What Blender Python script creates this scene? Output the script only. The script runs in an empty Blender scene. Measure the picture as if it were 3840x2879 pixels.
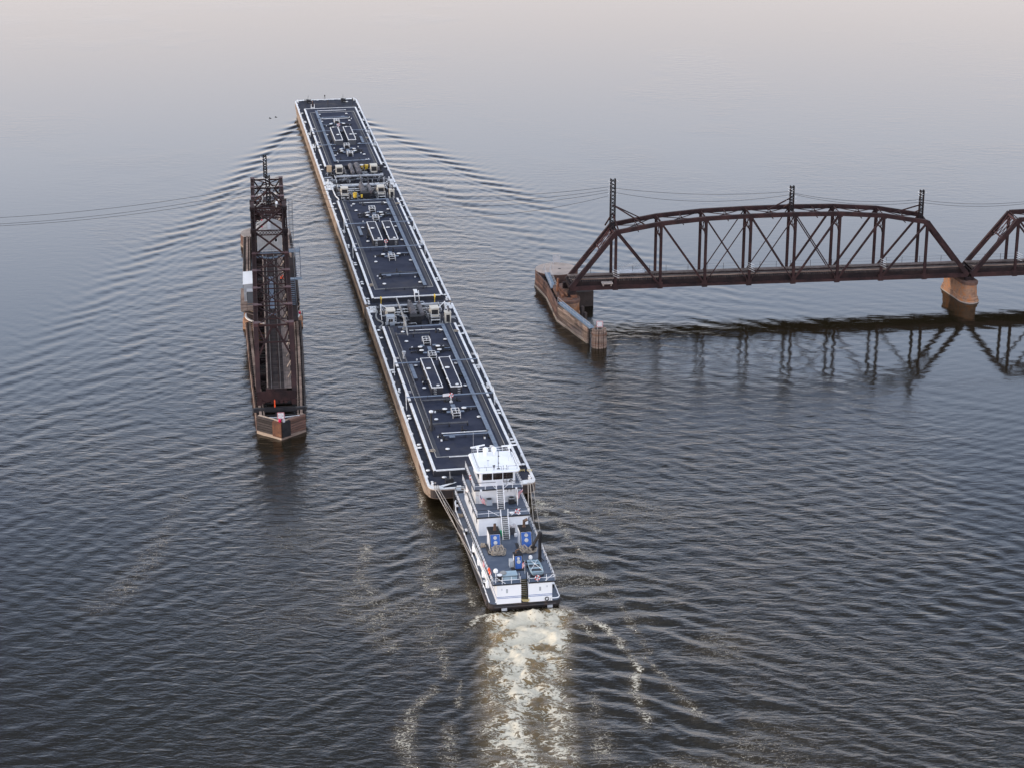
import bpy, math, random
import numpy as np
from mathutils import Vector, Matrix, noise as mn
R = math.radians
PI = math.pi
random.seed(7)
scn = bpy.context.scene
col = scn.collection

# ---------------------------------------------------------------- camera
cam_d = bpy.data.cameras.new('camera')
cam = bpy.data.objects.new('camera', cam_d)
col.objects.link(cam)
cam.location = (0, 0, 129.0)
cam.rotation_euler = (R(90 - 19.95), 0, 0)
cam_d.sensor_width = 36
cam_d.lens = 75.975
cam_d.clip_start = 1
cam_d.clip_end = 60000
scn.camera = cam

# ---------------------------------------------------------------- sky and sun
SUN_EL, SUN_AZ = 9.0, -92.0        # degrees; azimuth clockwise from +Y
w = bpy.data.worlds.new('World')
scn.world = w
w.use_nodes = True
nt = w.node_tree
bg = nt.nodes['Background']
sky = nt.nodes.new('ShaderNodeTexSky')
sky.sky_type = 'NISHITA'
sky.sun_disc = False
sky.sun_elevation = R(SUN_EL)
sky.sun_rotation = R(SUN_AZ)
sky.air_density = 1.3
sky.dust_density = 4.0
sky.ozone_density = 1.6
# a thin high overcast veil evens the clear-sky gradient
veil = nt.nodes.new('ShaderNodeTexCoord')
sep = nt.nodes.new('ShaderNodeSeparateXYZ')
nt.links.new(veil.outputs['Generated'], sep.inputs[0])
rmp = nt.nodes.new('ShaderNodeValToRGB')
nt.links.new(sep.outputs['Z'], rmp.inputs[0])
e = rmp.color_ramp.elements
e[0].position = 0.0; e[0].color = (1.40, 1.26, 1.21, 1)
e[1].position = 1.0; e[1].color = (0.95, 1.0, 1.12, 1)
for ps, c_ in ((0.18, (1.27, 1.19, 1.20, 1)), (0.24, (1.18, 1.25, 1.44, 1)), (0.32, (0.86, 1.04, 1.38, 1)), (0.40, (0.38, 0.50, 0.76, 1)), (0.49, (0.13, 0.165, 0.24, 1)), (0.66, (0.16, 0.20, 0.28, 1)), (0.8, (0.56, 0.62, 0.75, 1))):
    k = e.new(ps); k.color = c_
vs = nt.nodes.new('ShaderNodeVectorMath'); vs.operation = 'SCALE'
# the veil is brighter in the half of the sky behind the viewer
bk = nt.nodes.new('ShaderNodeMapRange'); bk.inputs[1].default_value = 0.0; bk.inputs[2].default_value = -0.8; bk.inputs[3].default_value = 17.0; bk.inputs[4].default_value = 27.0
nt.links.new(sep.outputs['Y'], bk.inputs[0]); nt.links.new(bk.outputs[0], vs.inputs['Scale'])
nt.links.new(rmp.outputs[0], vs.inputs[0])
mx = nt.nodes.new('ShaderNodeMix'); mx.data_type = 'RGBA'; mx.inputs['Factor'].default_value = 0.86
nt.links.new(sky.outputs[0], mx.inputs['A']); nt.links.new(vs.outputs[0], mx.inputs['B'])
nt.links.new(mx.outputs['Result'], bg.inputs[0])
bg.inputs[1].default_value = 0.1

sun_d = bpy.data.lights.new('sun', 'SUN')
sun_d.energy = 2.3
sun_d.angle = R(1.5)
sun_d.color = (1.0, 0.84, 0.66)
sun = bpy.data.objects.new('sun', sun_d)
col.objects.link(sun)
sd = Vector((math.sin(R(SUN_AZ)) * math.cos(R(SUN_EL)), math.cos(R(SUN_AZ)) * math.cos(R(SUN_EL)), math.sin(R(SUN_EL))))
sun.rotation_euler = sd.to_track_quat('Z', 'Y').to_euler()
sun.location = sd * 300

scn.view_settings.view_transform = 'Standard'
scn.view_settings.look = 'None'
scn.view_settings.exposure = 0.0
scn.view_settings.gamma = 1.0
scn.view_settings.use_curve_mapping = False
scn.render.engine = 'CYCLES'
scn.cycles.max_bounces = 5
scn.cycles.glossy_bounces = 3
scn.cycles.diffuse_bounces = 2
scn.cycles.caustics_reflective = False
scn.cycles.caustics_refractive = False

# ---------------------------------------------------------------- materials
def mat(name, c1, c2=None, scale=0.6, rough=0.6, metal=0.0, bump=0.0, stretch=(1, 1, 1), lo=0.38, hi=0.62, c3=None, s3=0.15, l3=0.56, h3=0.68, spec=0.4, detail=7, island=0.0):
    m = bpy.data.materials.new(name); m.use_nodes = True
    t = m.node_tree; N = t.nodes; L = t.links
    b = N['Principled BSDF']
    b.inputs['Roughness'].default_value = rough
    b.inputs['Metallic'].default_value = metal
    b.inputs['Specular IOR Level'].default_value = spec
    if c2 is None: c2 = tuple(x * 0.8 for x in c1)
    tc = N.new('ShaderNodeTexCoord'); mp = N.new('ShaderNodeMapping'); mp.inputs['Scale'].default_value = stretch
    L.new(tc.outputs['Object'], mp.inputs[0])
    nz = N.new('ShaderNodeTexNoise'); nz.inputs['Scale'].default_value = scale; nz.inputs['Detail'].default_value = detail; nz.inputs['Roughness'].default_value = 0.62
    L.new(mp.outputs[0], nz.inputs['Vector'])
    cr = N.new('ShaderNodeValToRGB'); L.new(nz.outputs[0], cr.inputs[0])
    cr.color_ramp.elements[0].position = lo; cr.color_ramp.elements[0].color = (*c1, 1)
    cr.color_ramp.elements[1].position = hi; cr.color_ramp.elements[1].color = (*c2, 1)
    out = cr.outputs[0]
    if c3:
        n3 = N.new('ShaderNodeTexNoise'); n3.inputs['Scale'].default_value = s3; n3.inputs['Detail'].default_value = 9; n3.inputs['Roughness'].default_value = 0.7
        L.new(mp.outputs[0], n3.inputs['Vector'])
        r3 = N.new('ShaderNodeMapRange'); r3.inputs[1].default_value = l3; r3.inputs[2].default_value = h3
        L.new(n3.outputs[0], r3.inputs[0])
        mm = N.new('ShaderNodeMix'); mm.data_type = 'RGBA'; L.new(r3.outputs[0], mm.inputs['Factor'])
        L.new(out, mm.inputs['A']); mm.inputs['B'].default_value = (*c3, 1); out = mm.outputs['Result']
    if island:
        g = N.new('ShaderNodeNewGeometry'); r4 = N.new('ShaderNodeMapRange'); L.new(g.outputs['Random Per Island'], r4.inputs[0])
        r4.inputs[3].default_value = 1 - island; r4.inputs[4].default_value = 1 + island
        vm = N.new('ShaderNodeVectorMath'); vm.operation = 'SCALE'; L.new(out, vm.inputs[0]); L.new(r4.outputs[0], vm.inputs['Scale']); out = vm.outputs[0]
    L.new(out, b.inputs['Base Color'])
    if bump:
        bp = N.new('ShaderNodeBump'); bp.inputs['Distance'].default_value = bump; bp.inputs['Strength'].default_value = 0.6
        n5 = N.new('ShaderNodeTexNoise'); n5.inputs['Scale'].default_value = scale * 5; n5.inputs['Detail'].default_value = 5
        L.new(mp.outputs[0], n5.inputs['Vector'])
        L.new(n5.outputs[0], bp.inputs['Height']); L.new(bp.outputs[0], b.inputs['Normal'])
    return m

M = {}
M['white'] = mat('white_paint', (0.80, 0.80, 0.80), (0.74, 0.74, 0.73), 0.5, 0.42, c3=(0.52, 0.47, 0.42), s3=0.9, l3=0.60, h3=0.78)
M['white_trim'] = mat('white_trim_paint', (0.80, 0.80, 0.80), (0.66, 0.65, 0.63), 0.9, 0.5, c3=(0.42, 0.29, 0.20), s3=1.6, l3=0.60, h3=0.74)
M['white_clean'] = mat('clean_white_paint', (0.90, 0.90, 0.91), (0.85, 0.86, 0.87), 0.3, 0.3)
M['hull_tan'] = mat('weathered_hull_paint', (0.37, 0.28, 0.21), (0.27, 0.195, 0.145), 0.5, 0.75, stretch=(1, 0.35, 2.2), c3=(0.15, 0.085, 0.055), s3=0.7, l3=0.50, h3=0.66, bump=0.02)
M['hull_dark'] = mat('dark_hull_steel', (0.030, 0.030, 0.034), (0.06, 0.045, 0.04), 0.5, 0.6, stretch=(1, 1, 0.6), c3=(0.13, 0.075, 0.05), s3=0.6, l3=0.56, h3=0.70)
M['deck_navy'] = mat('dark_barge_deck_paint', (0.023, 0.028, 0.048), (0.038, 0.043, 0.066), 0.35, 0.8, spec=0.12, c3=(0.058, 0.055, 0.060), s3=0.13, l3=0.50, h3=0.74, bump=0.004)
M['deck_side'] = mat('side_deck_paint', (0.021, 0.025, 0.041), (0.044, 0.046, 0.058), 0.7, 0.8, spec=0.12, c3=(0.10, 0.085, 0.075), s3=0.3, l3=0.54, h3=0.75)
M['trunk_side'] = mat('trunk_side_paint', (0.020, 0.021, 0.028), (0.035, 0.034, 0.040), 0.8, 0.6)
M['walk_blue'] = mat('grey_blue_walkway_grating', (0.16, 0.20, 0.26), (0.11, 0.14, 0.19), 1.2, 0.6)
M['tug_deck'] = mat('blue_grey_deck_paint', (0.070, 0.092, 0.135), (0.10, 0.125, 0.17), 0.5, 0.5, c3=(0.16, 0.17, 0.19), s3=0.5, l3=0.56, h3=0.78, bump=0.003)
M['black'] = mat('black_steel', (0.012, 0.012, 0.015), (0.028, 0.026, 0.028), 1.5, 0.5)
M['grey_pipe'] = mat('grey_pipe_paint', (0.48, 0.50, 0.53), (0.34, 0.35, 0.37), 1.0, 0.5, c3=(0.16, 0.13, 0.11), s3=1.2, l3=0.60, h3=0.72)
M['dark_pipe'] = mat('dark_pipe_paint', (0.05, 0.052, 0.06), (0.10, 0.10, 0.11), 1.5, 0.5)
M['silencer'] = mat('charcoal_exhaust_lagging', (0.085, 0.082, 0.09), (0.14, 0.13, 0.135), 1.2, 0.7, c3=(0.22, 0.10, 0.06), s3=0.5, l3=0.60, h3=0.72)
M['beige'] = mat('beige_engine_paint', (0.60, 0.56, 0.48), (0.52, 0.47, 0.39), 1.2, 0.5, c3=(0.33, 0.20, 0.12), s3=1.5, l3=0.62, h3=0.75)
M['tan_box'] = mat('tan_cabinet_paint', (0.52, 0.38, 0.24), (0.42, 0.30, 0.19), 1.4, 0.6)
M['grey_house'] = mat('light_grey_panel_paint', (0.42, 0.46, 0.50), (0.36, 0.39, 0.43), 1.0, 0.5)
M['glass'] = mat('dark_window_glass', (0.012, 0.011, 0.012), (0.03, 0.018, 0.014), 1.5, 0.08, spec=0.6)
M['blue'] = mat('bright_blue_paint', (0.030, 0.12, 0.42), (0.022, 0.095, 0.34), 1.2, 0.4)
M['disc'] = mat('pale_grey_disc', (0.58, 0.57, 0.54), (0.46, 0.45, 0.43), 2.0, 0.5)
M['red'] = mat('red_plastic', (0.62, 0.035, 0.03), (0.50, 0.03, 0.03), 3.0, 0.5)
M['orange'] = mat('fluorescent_orange_cloth', (0.95, 0.12, 0.03), (0.85, 0.08, 0.02), 3.0, 0.7)
M['yellow'] = mat('yellow_plastic', (0.82, 0.56, 0.06), (0.70, 0.42, 0.05), 2.0, 0.5)
M['rope'] = mat('tan_mooring_rope', (0.44, 0.38, 0.31), (0.30, 0.25, 0.20), 6.0, 0.9)
M['wire_rope'] = mat('pale_wire_rope', (0.46, 0.42, 0.37), (0.34, 0.28, 0.23), 2.0, 0.7)
M['hose'] = mat('grey_rubber_hose', (0.34, 0.34, 0.33), (0.24, 0.24, 0.24), 2.0, 0.7)
M['rust'] = mat('heavy_rust', (0.20, 0.085, 0.045), (0.10, 0.045, 0.03), 1.2, 0.85, c3=(0.34, 0.17, 0.08), s3=0.8, bump=0.02)
M['exhaust'] = mat('rusty_exhaust_steel', (0.20, 0.12, 0.08), (0.09, 0.06, 0.05), 2.0, 0.5, metal=0.3)
M['steel'] = mat('maroon_bridge_steel', (0.034, 0.017, 0.017), (0.056, 0.027, 0.025), 0.5, 0.75, c3=(0.018, 0.012, 0.013), s3=0.35, l3=0.44, h3=0.66, spec=0.2)
M['steel_dark'] = mat('sooty_bridge_steel', (0.016, 0.012, 0.013), (0.032, 0.020, 0.019), 0.6, 0.8, spec=0.15)
M['steel_red'] = mat('reddish_gusset_steel', (0.085, 0.034, 0.034), (0.060, 0.027, 0.027), 0.7, 0.6)
M['sleeper'] = mat('tarred_bridge_timber', (0.060, 0.042, 0.038), (0.032, 0.024, 0.023), 1.0, 0.9, island=0.35)
M['rail'] = mat('worn_rail_steel', (0.22, 0.19, 0.17), (0.12, 0.09, 0.08), 1.0, 0.4, metal=0.6)
M['plank'] = mat('brown_walkway_planks', (0.17, 0.13, 0.115), (0.11, 0.085, 0.075), 0.8, 0.9, island=0.25)
M['timber'] = mat('weathered_grey_timber', (0.30, 0.225, 0.18), (0.15, 0.10, 0.08), 0.7, 0.9, stretch=(0.5, 0.5, 6), island=0.45, bump=0.02, c3=(0.10, 0.06, 0.045), s3=0.8, l3=0.5, h3=0.72)
M['timber_pale'] = mat('sunbleached_timber', (0.52, 0.40, 0.30), (0.36, 0.26, 0.19), 0.7, 0.9, stretch=(0.5, 0.5, 6), island=0.3, bump=0.02)
M['timber_red'] = mat('reddish_oiled_timber', (0.17, 0.09, 0.065), (0.10, 0.06, 0.05), 0.9, 0.9, stretch=(0.5, 0.5, 6), island=0.4, bump=0.02)
M['timber_dark'] = mat('dark_wet_and_shaded_timber', (0.035, 0.028, 0.026), (0.06, 0.045, 0.04), 0.9, 0.8, island=0.4)  # wet timber; also colours in the shadow on the pier block
M['concrete'] = mat('weathered_concrete', (0.42, 0.345, 0.30), (0.33, 0.275, 0.24), 0.4, 0.9, bump=0.02, c3=(0.20, 0.17, 0.15), s3=0.5, l3=0.55, h3=0.75)
M['blue_steel'] = mat('blue_galvanised_walkway', (0.16, 0.215, 0.28), (0.11, 0.15, 0.20), 0.9, 0.5)
M['corr'] = mat('pale_corrugated_cladding', (0.52, 0.52, 0.53), (0.42, 0.42, 0.43), 1.2, 0.5)
M['sign_white'] = mat('white_sign_sheet', (0.82, 0.80, 0.80), (0.76, 0.73, 0.73), 1.0, 0.5)
M['sign_red'] = mat('dark_red_sign_paint', (0.30, 0.05, 0.07), (0.24, 0.04, 0.05), 1.0, 0.5)
M['sign_pink'] = mat('faded_pink_sign_edge', (0.72, 0.36, 0.38), (0.62, 0.30, 0.32), 1.0, 0.5)
M['skin'] = mat('skin', (0.45, 0.26, 0.18), (0.42, 0.24, 0.17), 3.0, 0.6)
M['dark_cloth'] = mat('dark_work_clothes', (0.018, 0.019, 0.025), (0.03, 0.03, 0.04), 3.0, 0.9)
M['flag_red'] = mat('flag_red_cloth', (0.60, 0.04, 0.05), (0.52, 0.03, 0.04), 3.0, 0.8)
M['flag_white'] = mat('flag_white_cloth', (0.80, 0.76, 0.76), (0.74, 0.70, 0.70), 3.0, 0.8)
M['flag_blue'] = mat('flag_blue_cloth', (0.03, 0.04, 0.16), (0.025, 0.035, 0.13), 3.0, 0.8)
M['green'] = mat('green_cover', (0.02, 0.42, 0.22), (0.02, 0.34, 0.18), 2.0, 0.6)
M['skiff'] = mat('pale_blue_boat_paint', (0.40, 0.52, 0.58), (0.32, 0.42, 0.48), 1.5, 0.5)
M['stripe_blue'] = mat('thin_blue_stripe', (0.03, 0.11, 0.36), None, 1.0, 0.5)
M['lens_red'] = mat('red_navigation_lens', (0.75, 0.02, 0.10), (0.6, 0.02, 0.08), 3.0, 0.2)
M['bird'] = mat('dark_feathers', (0.03, 0.028, 0.028), None, 6, 0.9)
M['yellow_tread'] = mat('yellow_tread_edge', (0.15, 0.125, 0.05), None, 2, 0.7)

def stone_mat():
    m = bpy.data.materials.new('rust_stained_ashlar'); m.use_nodes = True
    t = m.node_tree; N = t.nodes; L = t.links; b = N['Principled BSDF']; b.inputs['Roughness'].default_value = 0.9
    tc = N.new('ShaderNodeTexCoord')
    sx = N.new('ShaderNodeSeparateXYZ'); L.new(tc.outputs['Object'], sx.inputs[0])
    ad = N.new('ShaderNodeMath'); L.new(sx.outputs['X'], ad.inputs[0]); L.new(sx.outputs['Y'], ad.inputs[1])
    cb = N.new('ShaderNodeCombineXYZ'); L.new(ad.outputs[0], cb.inputs[0]); L.new(sx.outputs['Z'], cb.inputs[1])
    br = N.new('ShaderNodeTexBrick'); L.new(cb.outputs[0], br.inputs['Vector'])
    br.inputs['Scale'].default_value = 1.0; br.inputs['Brick Width'].default_value = 1.5; br.inputs['Row Height'].default_value = 0.6; br.inputs['Mortar Size'].default_value = 0.018; br.inputs['Mortar Smooth'].default_value = 0.4
    br.inputs['Color1'].default_value = (0.36, 0.17, 0.08, 1); br.inputs['Color2'].default_value = (0.30, 0.155, 0.09, 1); br.inputs['Mortar'].default_value = (0.13, 0.085, 0.06, 1)
    nz = N.new('ShaderNodeTexNoise'); nz.inputs['Scale'].default_value = 0.8; nz.inputs['Detail'].default_value = 9; nz.inputs['Roughness'].default_value = 0.7; L.new(tc.outputs['Object'], nz.inputs['Vector'])
    cr = N.new('ShaderNodeValToRGB'); L.new(nz.outputs[0], cr.inputs[0]); cr.color_ramp.elements[0].position = 0.42; cr.color_ramp.elements[0].color = (0.46, 0.17, 0.055, 1); cr.color_ramp.elements[1].position = 0.60; cr.color_ramp.elements[1].color = (0.17, 0.10, 0.075, 1); k_ = cr.color_ramp.elements.new(0.5); k_.color = (0.34, 0.22, 0.15, 1)
    mm = N.new('ShaderNodeMix'); mm.data_type = 'RGBA'; mm.inputs['Factor'].default_value = 0.62; L.new(br.outputs[0], mm.inputs['A']); L.new(cr.outputs[0], mm.inputs['B'])
    bp = N.new('ShaderNodeBump'); bp.inputs['Distance'].default_value = 0.05; L.new(br.outputs['Fac'], bp.inputs['Height']); bp.invert = True
    L.new(bp.outputs[0], b.inputs['Normal']); L.new(mm.outputs['Result'], b.inputs['Base Color'])
    return m
M['stone'] = stone_mat()

# ---------------------------------------------------------------- mesh helpers
class B:
    def __init__(s): s.v = []; s.f = []; s.m = []; s.cur = 0; s.mats = None
    def add(s, vs, fs):
        o = len(s.v); s.v += [tuple(x) for x in vs]
        for f in fs: s.f.append(tuple(i + o for i in f)); s.m.append(s.cur)
        return s
    def box(s, x0, x1, y0, y1, z0, z1):
        if x0 > x1: x0, x1 = x1, x0
        if y0 > y1: y0, y1 = y1, y0
        return s.add([(x0, y0, z0), (x1, y0, z0), (x1, y1, z0), (x0, y1, z0), (x0, y0, z1), (x1, y0, z1), (x1, y1, z1), (x0, y1, z1)],
                     [(0, 3, 2, 1), (4, 5, 6, 7), (0, 1, 5, 4), (1, 2, 6, 5), (2, 3, 7, 6), (3, 0, 4, 7)])
    def bar(s, p, q, w, h, up=(0, 0, 1)):
        p = Vector(p); q = Vector(q); d = (q - p)
        if d.length < 1e-6: return s
        d.normalize(); up = Vector(up)
        sd = d.cross(up)
        if sd.length < 1e-3: sd = d.cross(Vector((0, 1, 0)))
        sd.normalize(); u = sd.cross(d)
        a = sd * (w / 2); b = u * (h / 2)
        return s.add([p - a - b, p + a - b, p + a + b, p - a + b, q - a - b, q + a - b, q + a + b, q - a + b],
                     [(0, 1, 2, 3), (7, 6, 5, 4), (0, 4, 5, 1), (1, 5, 6, 2), (2, 6, 7, 3), (3, 7, 4, 0)])
    def tube(s, pts, r, n=8, closed=False):
        pts = [Vector(p) for p in pts]; k = len(pts); rings = []
        ref = Vector((0, 0, 1))
        for i, p in enumerate(pts):
            if closed: d = pts[(i + 1) % k] - pts[i - 1]
            else: d = pts[min(i + 1, k - 1)] - pts[max(i - 1, 0)]
            d.normalize()
            a = d.cross(ref)
            if a.length < 0.1: a = d.cross(Vector((1, 0, 0)))
            a.normalize(); b = a.cross(d)
            rr = r[i] if isinstance(r, (list, tuple)) else r
            rings.append([p + a * (rr * math.cos(2 * PI * j / n)) + b * (rr * math.sin(2 * PI * j / n)) for j in range(n)])
        vs = [v for rg in rings for v in rg]; fs = []
        for i in range(k if closed else k - 1):
            i2 = (i + 1) % k
            for j in range(n):
                j2 = (j + 1) % n; fs.append((i * n + j, i * n + j2, i2 * n + j2, i2 * n + j))
        if not closed:
            fs.append(tuple(range(n))[::-1]); fs.append(tuple((k - 1) * n + j for j in range(n)))
        return s.add(vs, fs)
    def cyl(s, x, y, z0, z1, r, n=16, r2=None):
        return s.tube([(x, y, z0), (x, y, z1)], [r, r if r2 is None else r2], n)
    def lathe(s, x, y, prof, n=16):
        vs = []; fs = []
        for (r, z) in prof: vs += [(x + r * math.cos(2 * PI * j / n), y + r * math.sin(2 * PI * j / n), z) for j in range(n)]
        for i in range(len(prof) - 1):
            for j in range(n):
                j2 = (j + 1) % n; fs.append((i * n + j, i * n + j2, (i + 1) * n + j2, (i + 1) * n + j))
        fs.append(tuple(range(n))[::-1]); fs.append(tuple((len(prof) - 1) * n + j for j in range(n)))
        return s.add(vs, fs)
    def prism(s, poly, z0, z1):
        n = len(poly); vs = [(x, y, z0) for x, y in poly] + [(x, y, z1) for x, y in poly]
        fs = [tuple(range(n))[::-1], tuple(range(n, 2 * n))] + [(i, (i + 1) % n, n + (i + 1) % n, n + i) for i in range(n)]
        return s.add(vs, fs)
    def loft(s, rings, cap=True):
        n = len(rings[0]); vs = [p for r in rings for p in r]; fs = []
        for i in range(len(rings) - 1):
            for j in range(n):
                j2 = (j + 1) % n; fs.append((i * n + j, i * n + j2, (i + 1) * n + j2, (i + 1) * n + j))
        if cap: fs.append(tuple(range(n))[::-1]); fs.append(tuple((len(rings) - 1) * n + j for j in range(n)))
        return s.add(vs, fs)
    def ring(s, c, rad, r, ax='z', n=20, m=7):
        pts = []
        for i in range(n):
            a = 2 * PI * i / n; u, v = rad * math.cos(a), rad * math.sin(a)
            pts.append((c[0] + u, c[1] + v, c[2]) if ax == 'z' else ((c[0] + u, c[1], c[2] + v) if ax == 'y' else (c[0], c[1] + u, c[2] + v)))
        return s.tube(pts, r, m, closed=True)
    def build(s, name, m, parent=None, smooth=False, loc=None, rz=None):
        me = bpy.data.meshes.new(name); me.from_pydata(s.v, [], s.f)
        if isinstance(m, (list, tuple)):
            for k in m: me.materials.append(M[k])
            me.polygons.foreach_set('material_index', s.m)
        else: me.materials.append(M[m])
        import bmesh
        bm = bmesh.new(); bm.from_mesh(me); bmesh.ops.recalc_face_normals(bm, faces=bm.faces); bm.to_mesh(me); bm.free()
        if smooth:
            me.polygons.foreach_set('use_smooth', [True] * len(me.polygons))
            me.set_sharp_from_angle(angle=R(38))
        me.update()
        o = bpy.data.objects.new(name, me); col.objects.link(o)
        if parent: o.parent = parent
        if loc: o.location = loc
        if rz is not None: o.rotation_euler.z = rz
        return o

def lattice(b, p, q, off, n, t=0.05, x=True, d=None):
    """crossed lacing bars between the edges p+-off .. q+-off"""
    p = Vector(p); q = Vector(q); off = Vector(off); dd = (q - p) / n
    up = off.cross(q - p)
    for i in range(n):
        a = p + dd * i; c = a + dd
        b.bar(a - off, c + off, t, t * 0.5, up) if i % 2 == 0 or x else b.bar(a + off, c - off, t, t * 0.5, up)
        if x: b.bar(a + off, c - off, t, t * 0.5, up)

def tag(o, label, cat, group=None):
    o['label'] = label; o['category'] = cat
    if group: o['group'] = group
    return o
def each(items, name, key, parent, fn, smooth=False):
    for it in items:
        b_ = B(); fn(b_, *it); b_.build(name, key, parent, smooth)
def struct(o): o['kind'] = 'structure'; return o
def empty(name, loc, rz=0, label=None, cat=None, group=None):
    o = bpy.data.objects.new(name, None); col.objects.link(o); o.location = loc; o.rotation_euler = (0, 0, rz); o.empty_display_size = 0.5
    if label: tag(o, label, cat, group)
    return o

# ---------------------------------------------------------------- frames
TROT = R(9.65); TO = Vector((-4.35, 301.62, 0))
def TW(n, s, z=0.0):
    return Vector((TO.x + n * math.cos(TROT) - s * math.sin(TROT), TO.y + n * math.sin(TROT) + s * math.cos(TROT), z))
SROT = R(6.8); SO = Vector((-45.6, 391.2, 0))
def SW(x, y, z=0.0):
    return Vector((SO.x + x * math.cos(SROT) - y * math.sin(SROT), SO.y + x * math.sin(SROT) + y * math.cos(SROT), z))
M['black_matt'] = mat('matt_black_tank', (0.010, 0.010, 0.013), (0.018, 0.018, 0.02), 1.0, 0.8)
M['dark_grey_box_and_shade'] = mat('dark_grey_cabinet_and_shade_paint', (0.13, 0.14, 0.15), (0.10, 0.105, 0.115), 1.0, 0.5)  # cabinet paint, reused as painted shade on the skiff floor
M['dark_blue_steel'] = mat('dark_blue_steel', (0.05, 0.07, 0.11), (0.035, 0.05, 0.08), 1.0, 0.5)
# ---------------------------------------------------------------- water
def kelvin(U, sig, X, Yv, nth=150):
    """Kelvin wake of a moving pressure patch: X metres ahead (negative = astern), Yv sideways"""
    k0 = 9.81 / U ** 2
    out = np.zeros(X.shape, np.float32)
    th = np.linspace(-1.25, 1.25, nth); dth = th[1] - th[0]
    for t_ in th:
        s2 = 1 / math.cos(t_) ** 2; k = k0 * s2
        A = math.exp(-(k * sig) ** 2 * 0.5) * s2
        out += (A * dth) * np.cos(k * (X * math.cos(t_) + Yv * math.sin(t_)))
    return out
def water():
    # wake table
    dx = 0.33
    xs = np.arange(-330, 6, dx, dtype=np.float32); ys = np.arange(-125, 125, dx, dtype=np.float32)
    def table(U, sig):
        Xg, Yg = np.meshgrid(xs, ys, indexing='ij')
        k = kelvin(U, sig, Xg, Yg)
        fade = 1 / (1 + np.exp((Xg + 1.0) * 1.2))
        wedge = 1 / (1 + np.exp((np.abs(Yg) - (0.40 * np.abs(Xg) + 3.0)) * 0.5))
        far = np.exp(Xg / 130.0)
        edge = np.clip((125 - np.abs(Yg)) / 20, 0, 1) * np.clip((Xg + 330) / 40, 0, 1)
        return (k * fade * wedge * far * edge).astype(np.float32)
    def samp(T, X, Y):
        fx = (X - xs[0]) / dx; fy = (Y - ys[0]) / dx
        ok = (fx >= 0) & (fx < len(xs) - 2) & (fy >= 0) & (fy < len(ys) - 2)
        fx = np.clip(fx, 0, len(xs) - 2.01); fy = np.clip(fy, 0, len(ys) - 2.01)
        i = fx.astype(int); j = fy.astype(int); a = fx - i; b = fy - j
        v = T[i, j] * (1 - a) * (1 - b) + T[i + 1, j] * a * (1 - b) + T[i, j + 1] * (1 - a) * b + T[i + 1, j + 1] * a * b
        return v * ok
    T1 = table(3.3, 0.48); T2 = table(2.7, 0.32)
    # non-uniform grid
    gy = [205.0]; st = 0.34
    while gy[-1] < 775: gy.append(gy[-1] + st); st = 0.34 + (gy[-1] - 215) * 0.0013
    gy = np.array(gy)
    core = np.arange(-112, 118, 0.36)
    far = []; q = 118.0; st = 0.45
    while q < 200: far.append(q); q += st; st *= 1.03
    left = []; q = -112.0; st = 0.45
    while q > -195: q -= st; left.append(q); st *= 1.03
    gx = np.concatenate([[-30000, -8000, -2500, -900, -450, -260], left[::-1], core, far, [270, 450, 900, 2500, 8000, 30000]])
    gy = np.concatenate([[-2500, -800, -200, 60, 150, 190], gy, [820, 1000, 1600, 3000, 6000, 12000, 40000]])
    X, Y = np.meshgrid(gx, gy, indexing='ij')
    c_, s_ = math.cos(TROT), math.sin(TROT)
    dX = X - TO.x; dY = Y - TO.y
    n = dX * c_ + dY * s_; s = -dX * s_ + dY * c_
    def fbm(Xa, Ya, sc, octv, seed):
        r = np.random.default_rng(seed); out = np.zeros_like(Xa); amp = 1.0; tot = 0
        for o in range(octv):
            N = 256; g = r.random((N, N)); u = Xa * sc * 2 ** o; v = Ya * sc * 2 ** o
            iu = np.floor(u).astype(int); iv = np.floor(v).astype(int); a = u - iu; b = v - iv; a = a * a * (3 - 2 * a); b = b * b * (3 - 2 * b)
            out += amp * (g[iu % N, iv % N] * (1 - a) * (1 - b) + g[(iu + 1) % N, iv % N] * a * (1 - b) + g[iu % N, (iv + 1) % N] * (1 - a) * b + g[(iu + 1) % N, (iv + 1) % N] * a * b)
            tot += amp; amp *= 0.55
        return out / tot
    Z = np.zeros_like(X)
    # bend the wave trains slightly so that no crest runs dead straight
    w1 = 5.0 * (fbm(X + 400, Y + 100, 0.03, 3, 61) - 0.5) + 1.6 * (fbm(X + 400, Y + 100, 0.11, 3, 62) - 0.5)
    w2 = 5.0 * (fbm(X + 700, Y + 300, 0.03, 3, 63) - 0.5) + 1.6 * (fbm(X + 700, Y + 300, 0.11, 3, 64) - 0.5)
    gust = fbm(X + 900, Y + 2000, 0.022, 4, 65)
    for (sn, ss, T, a) in ((-7.6, 263, T1, 0.22), (7.6, 263, T1, 0.22), (-8.4, 178, T2, 0.07), (8.4, 180, T2, 0.08), (-8.4, 88, T2, 0.07), (8.4, 90, T2, 0.07),
                            (-8.2, 1, T2, 0.10), (8.2, 1, T2, 0.13), (5.2, -3, T2, 0.09), (5.2, -6, T1, 0.12), (-5.2, -5, T2, 0.09), (-3, -37, T1, 0.11), (3, -37, T1, 0.17), (0, -38, T2, 0.10)):
        v = samp(T, s - ss + w2 * np.clip((ss - s) / 30, 0, 1), n - sn + w1 * np.clip((ss - s) / 30, 0, 1))
        Z += a * v
    calm = 1 - 0.55 / (1 + np.exp(-(n - 42) / 5)) / (1 + np.exp((s - 150) / 12)) / (1 + np.exp((20 - s) / 12))
    Z *= calm * (0.35 + 1.1 * gust)
    # crossing ripple trains left over from earlier waves, slanting away from the tow on either side
    rng = np.random.default_rng(5)
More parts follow.
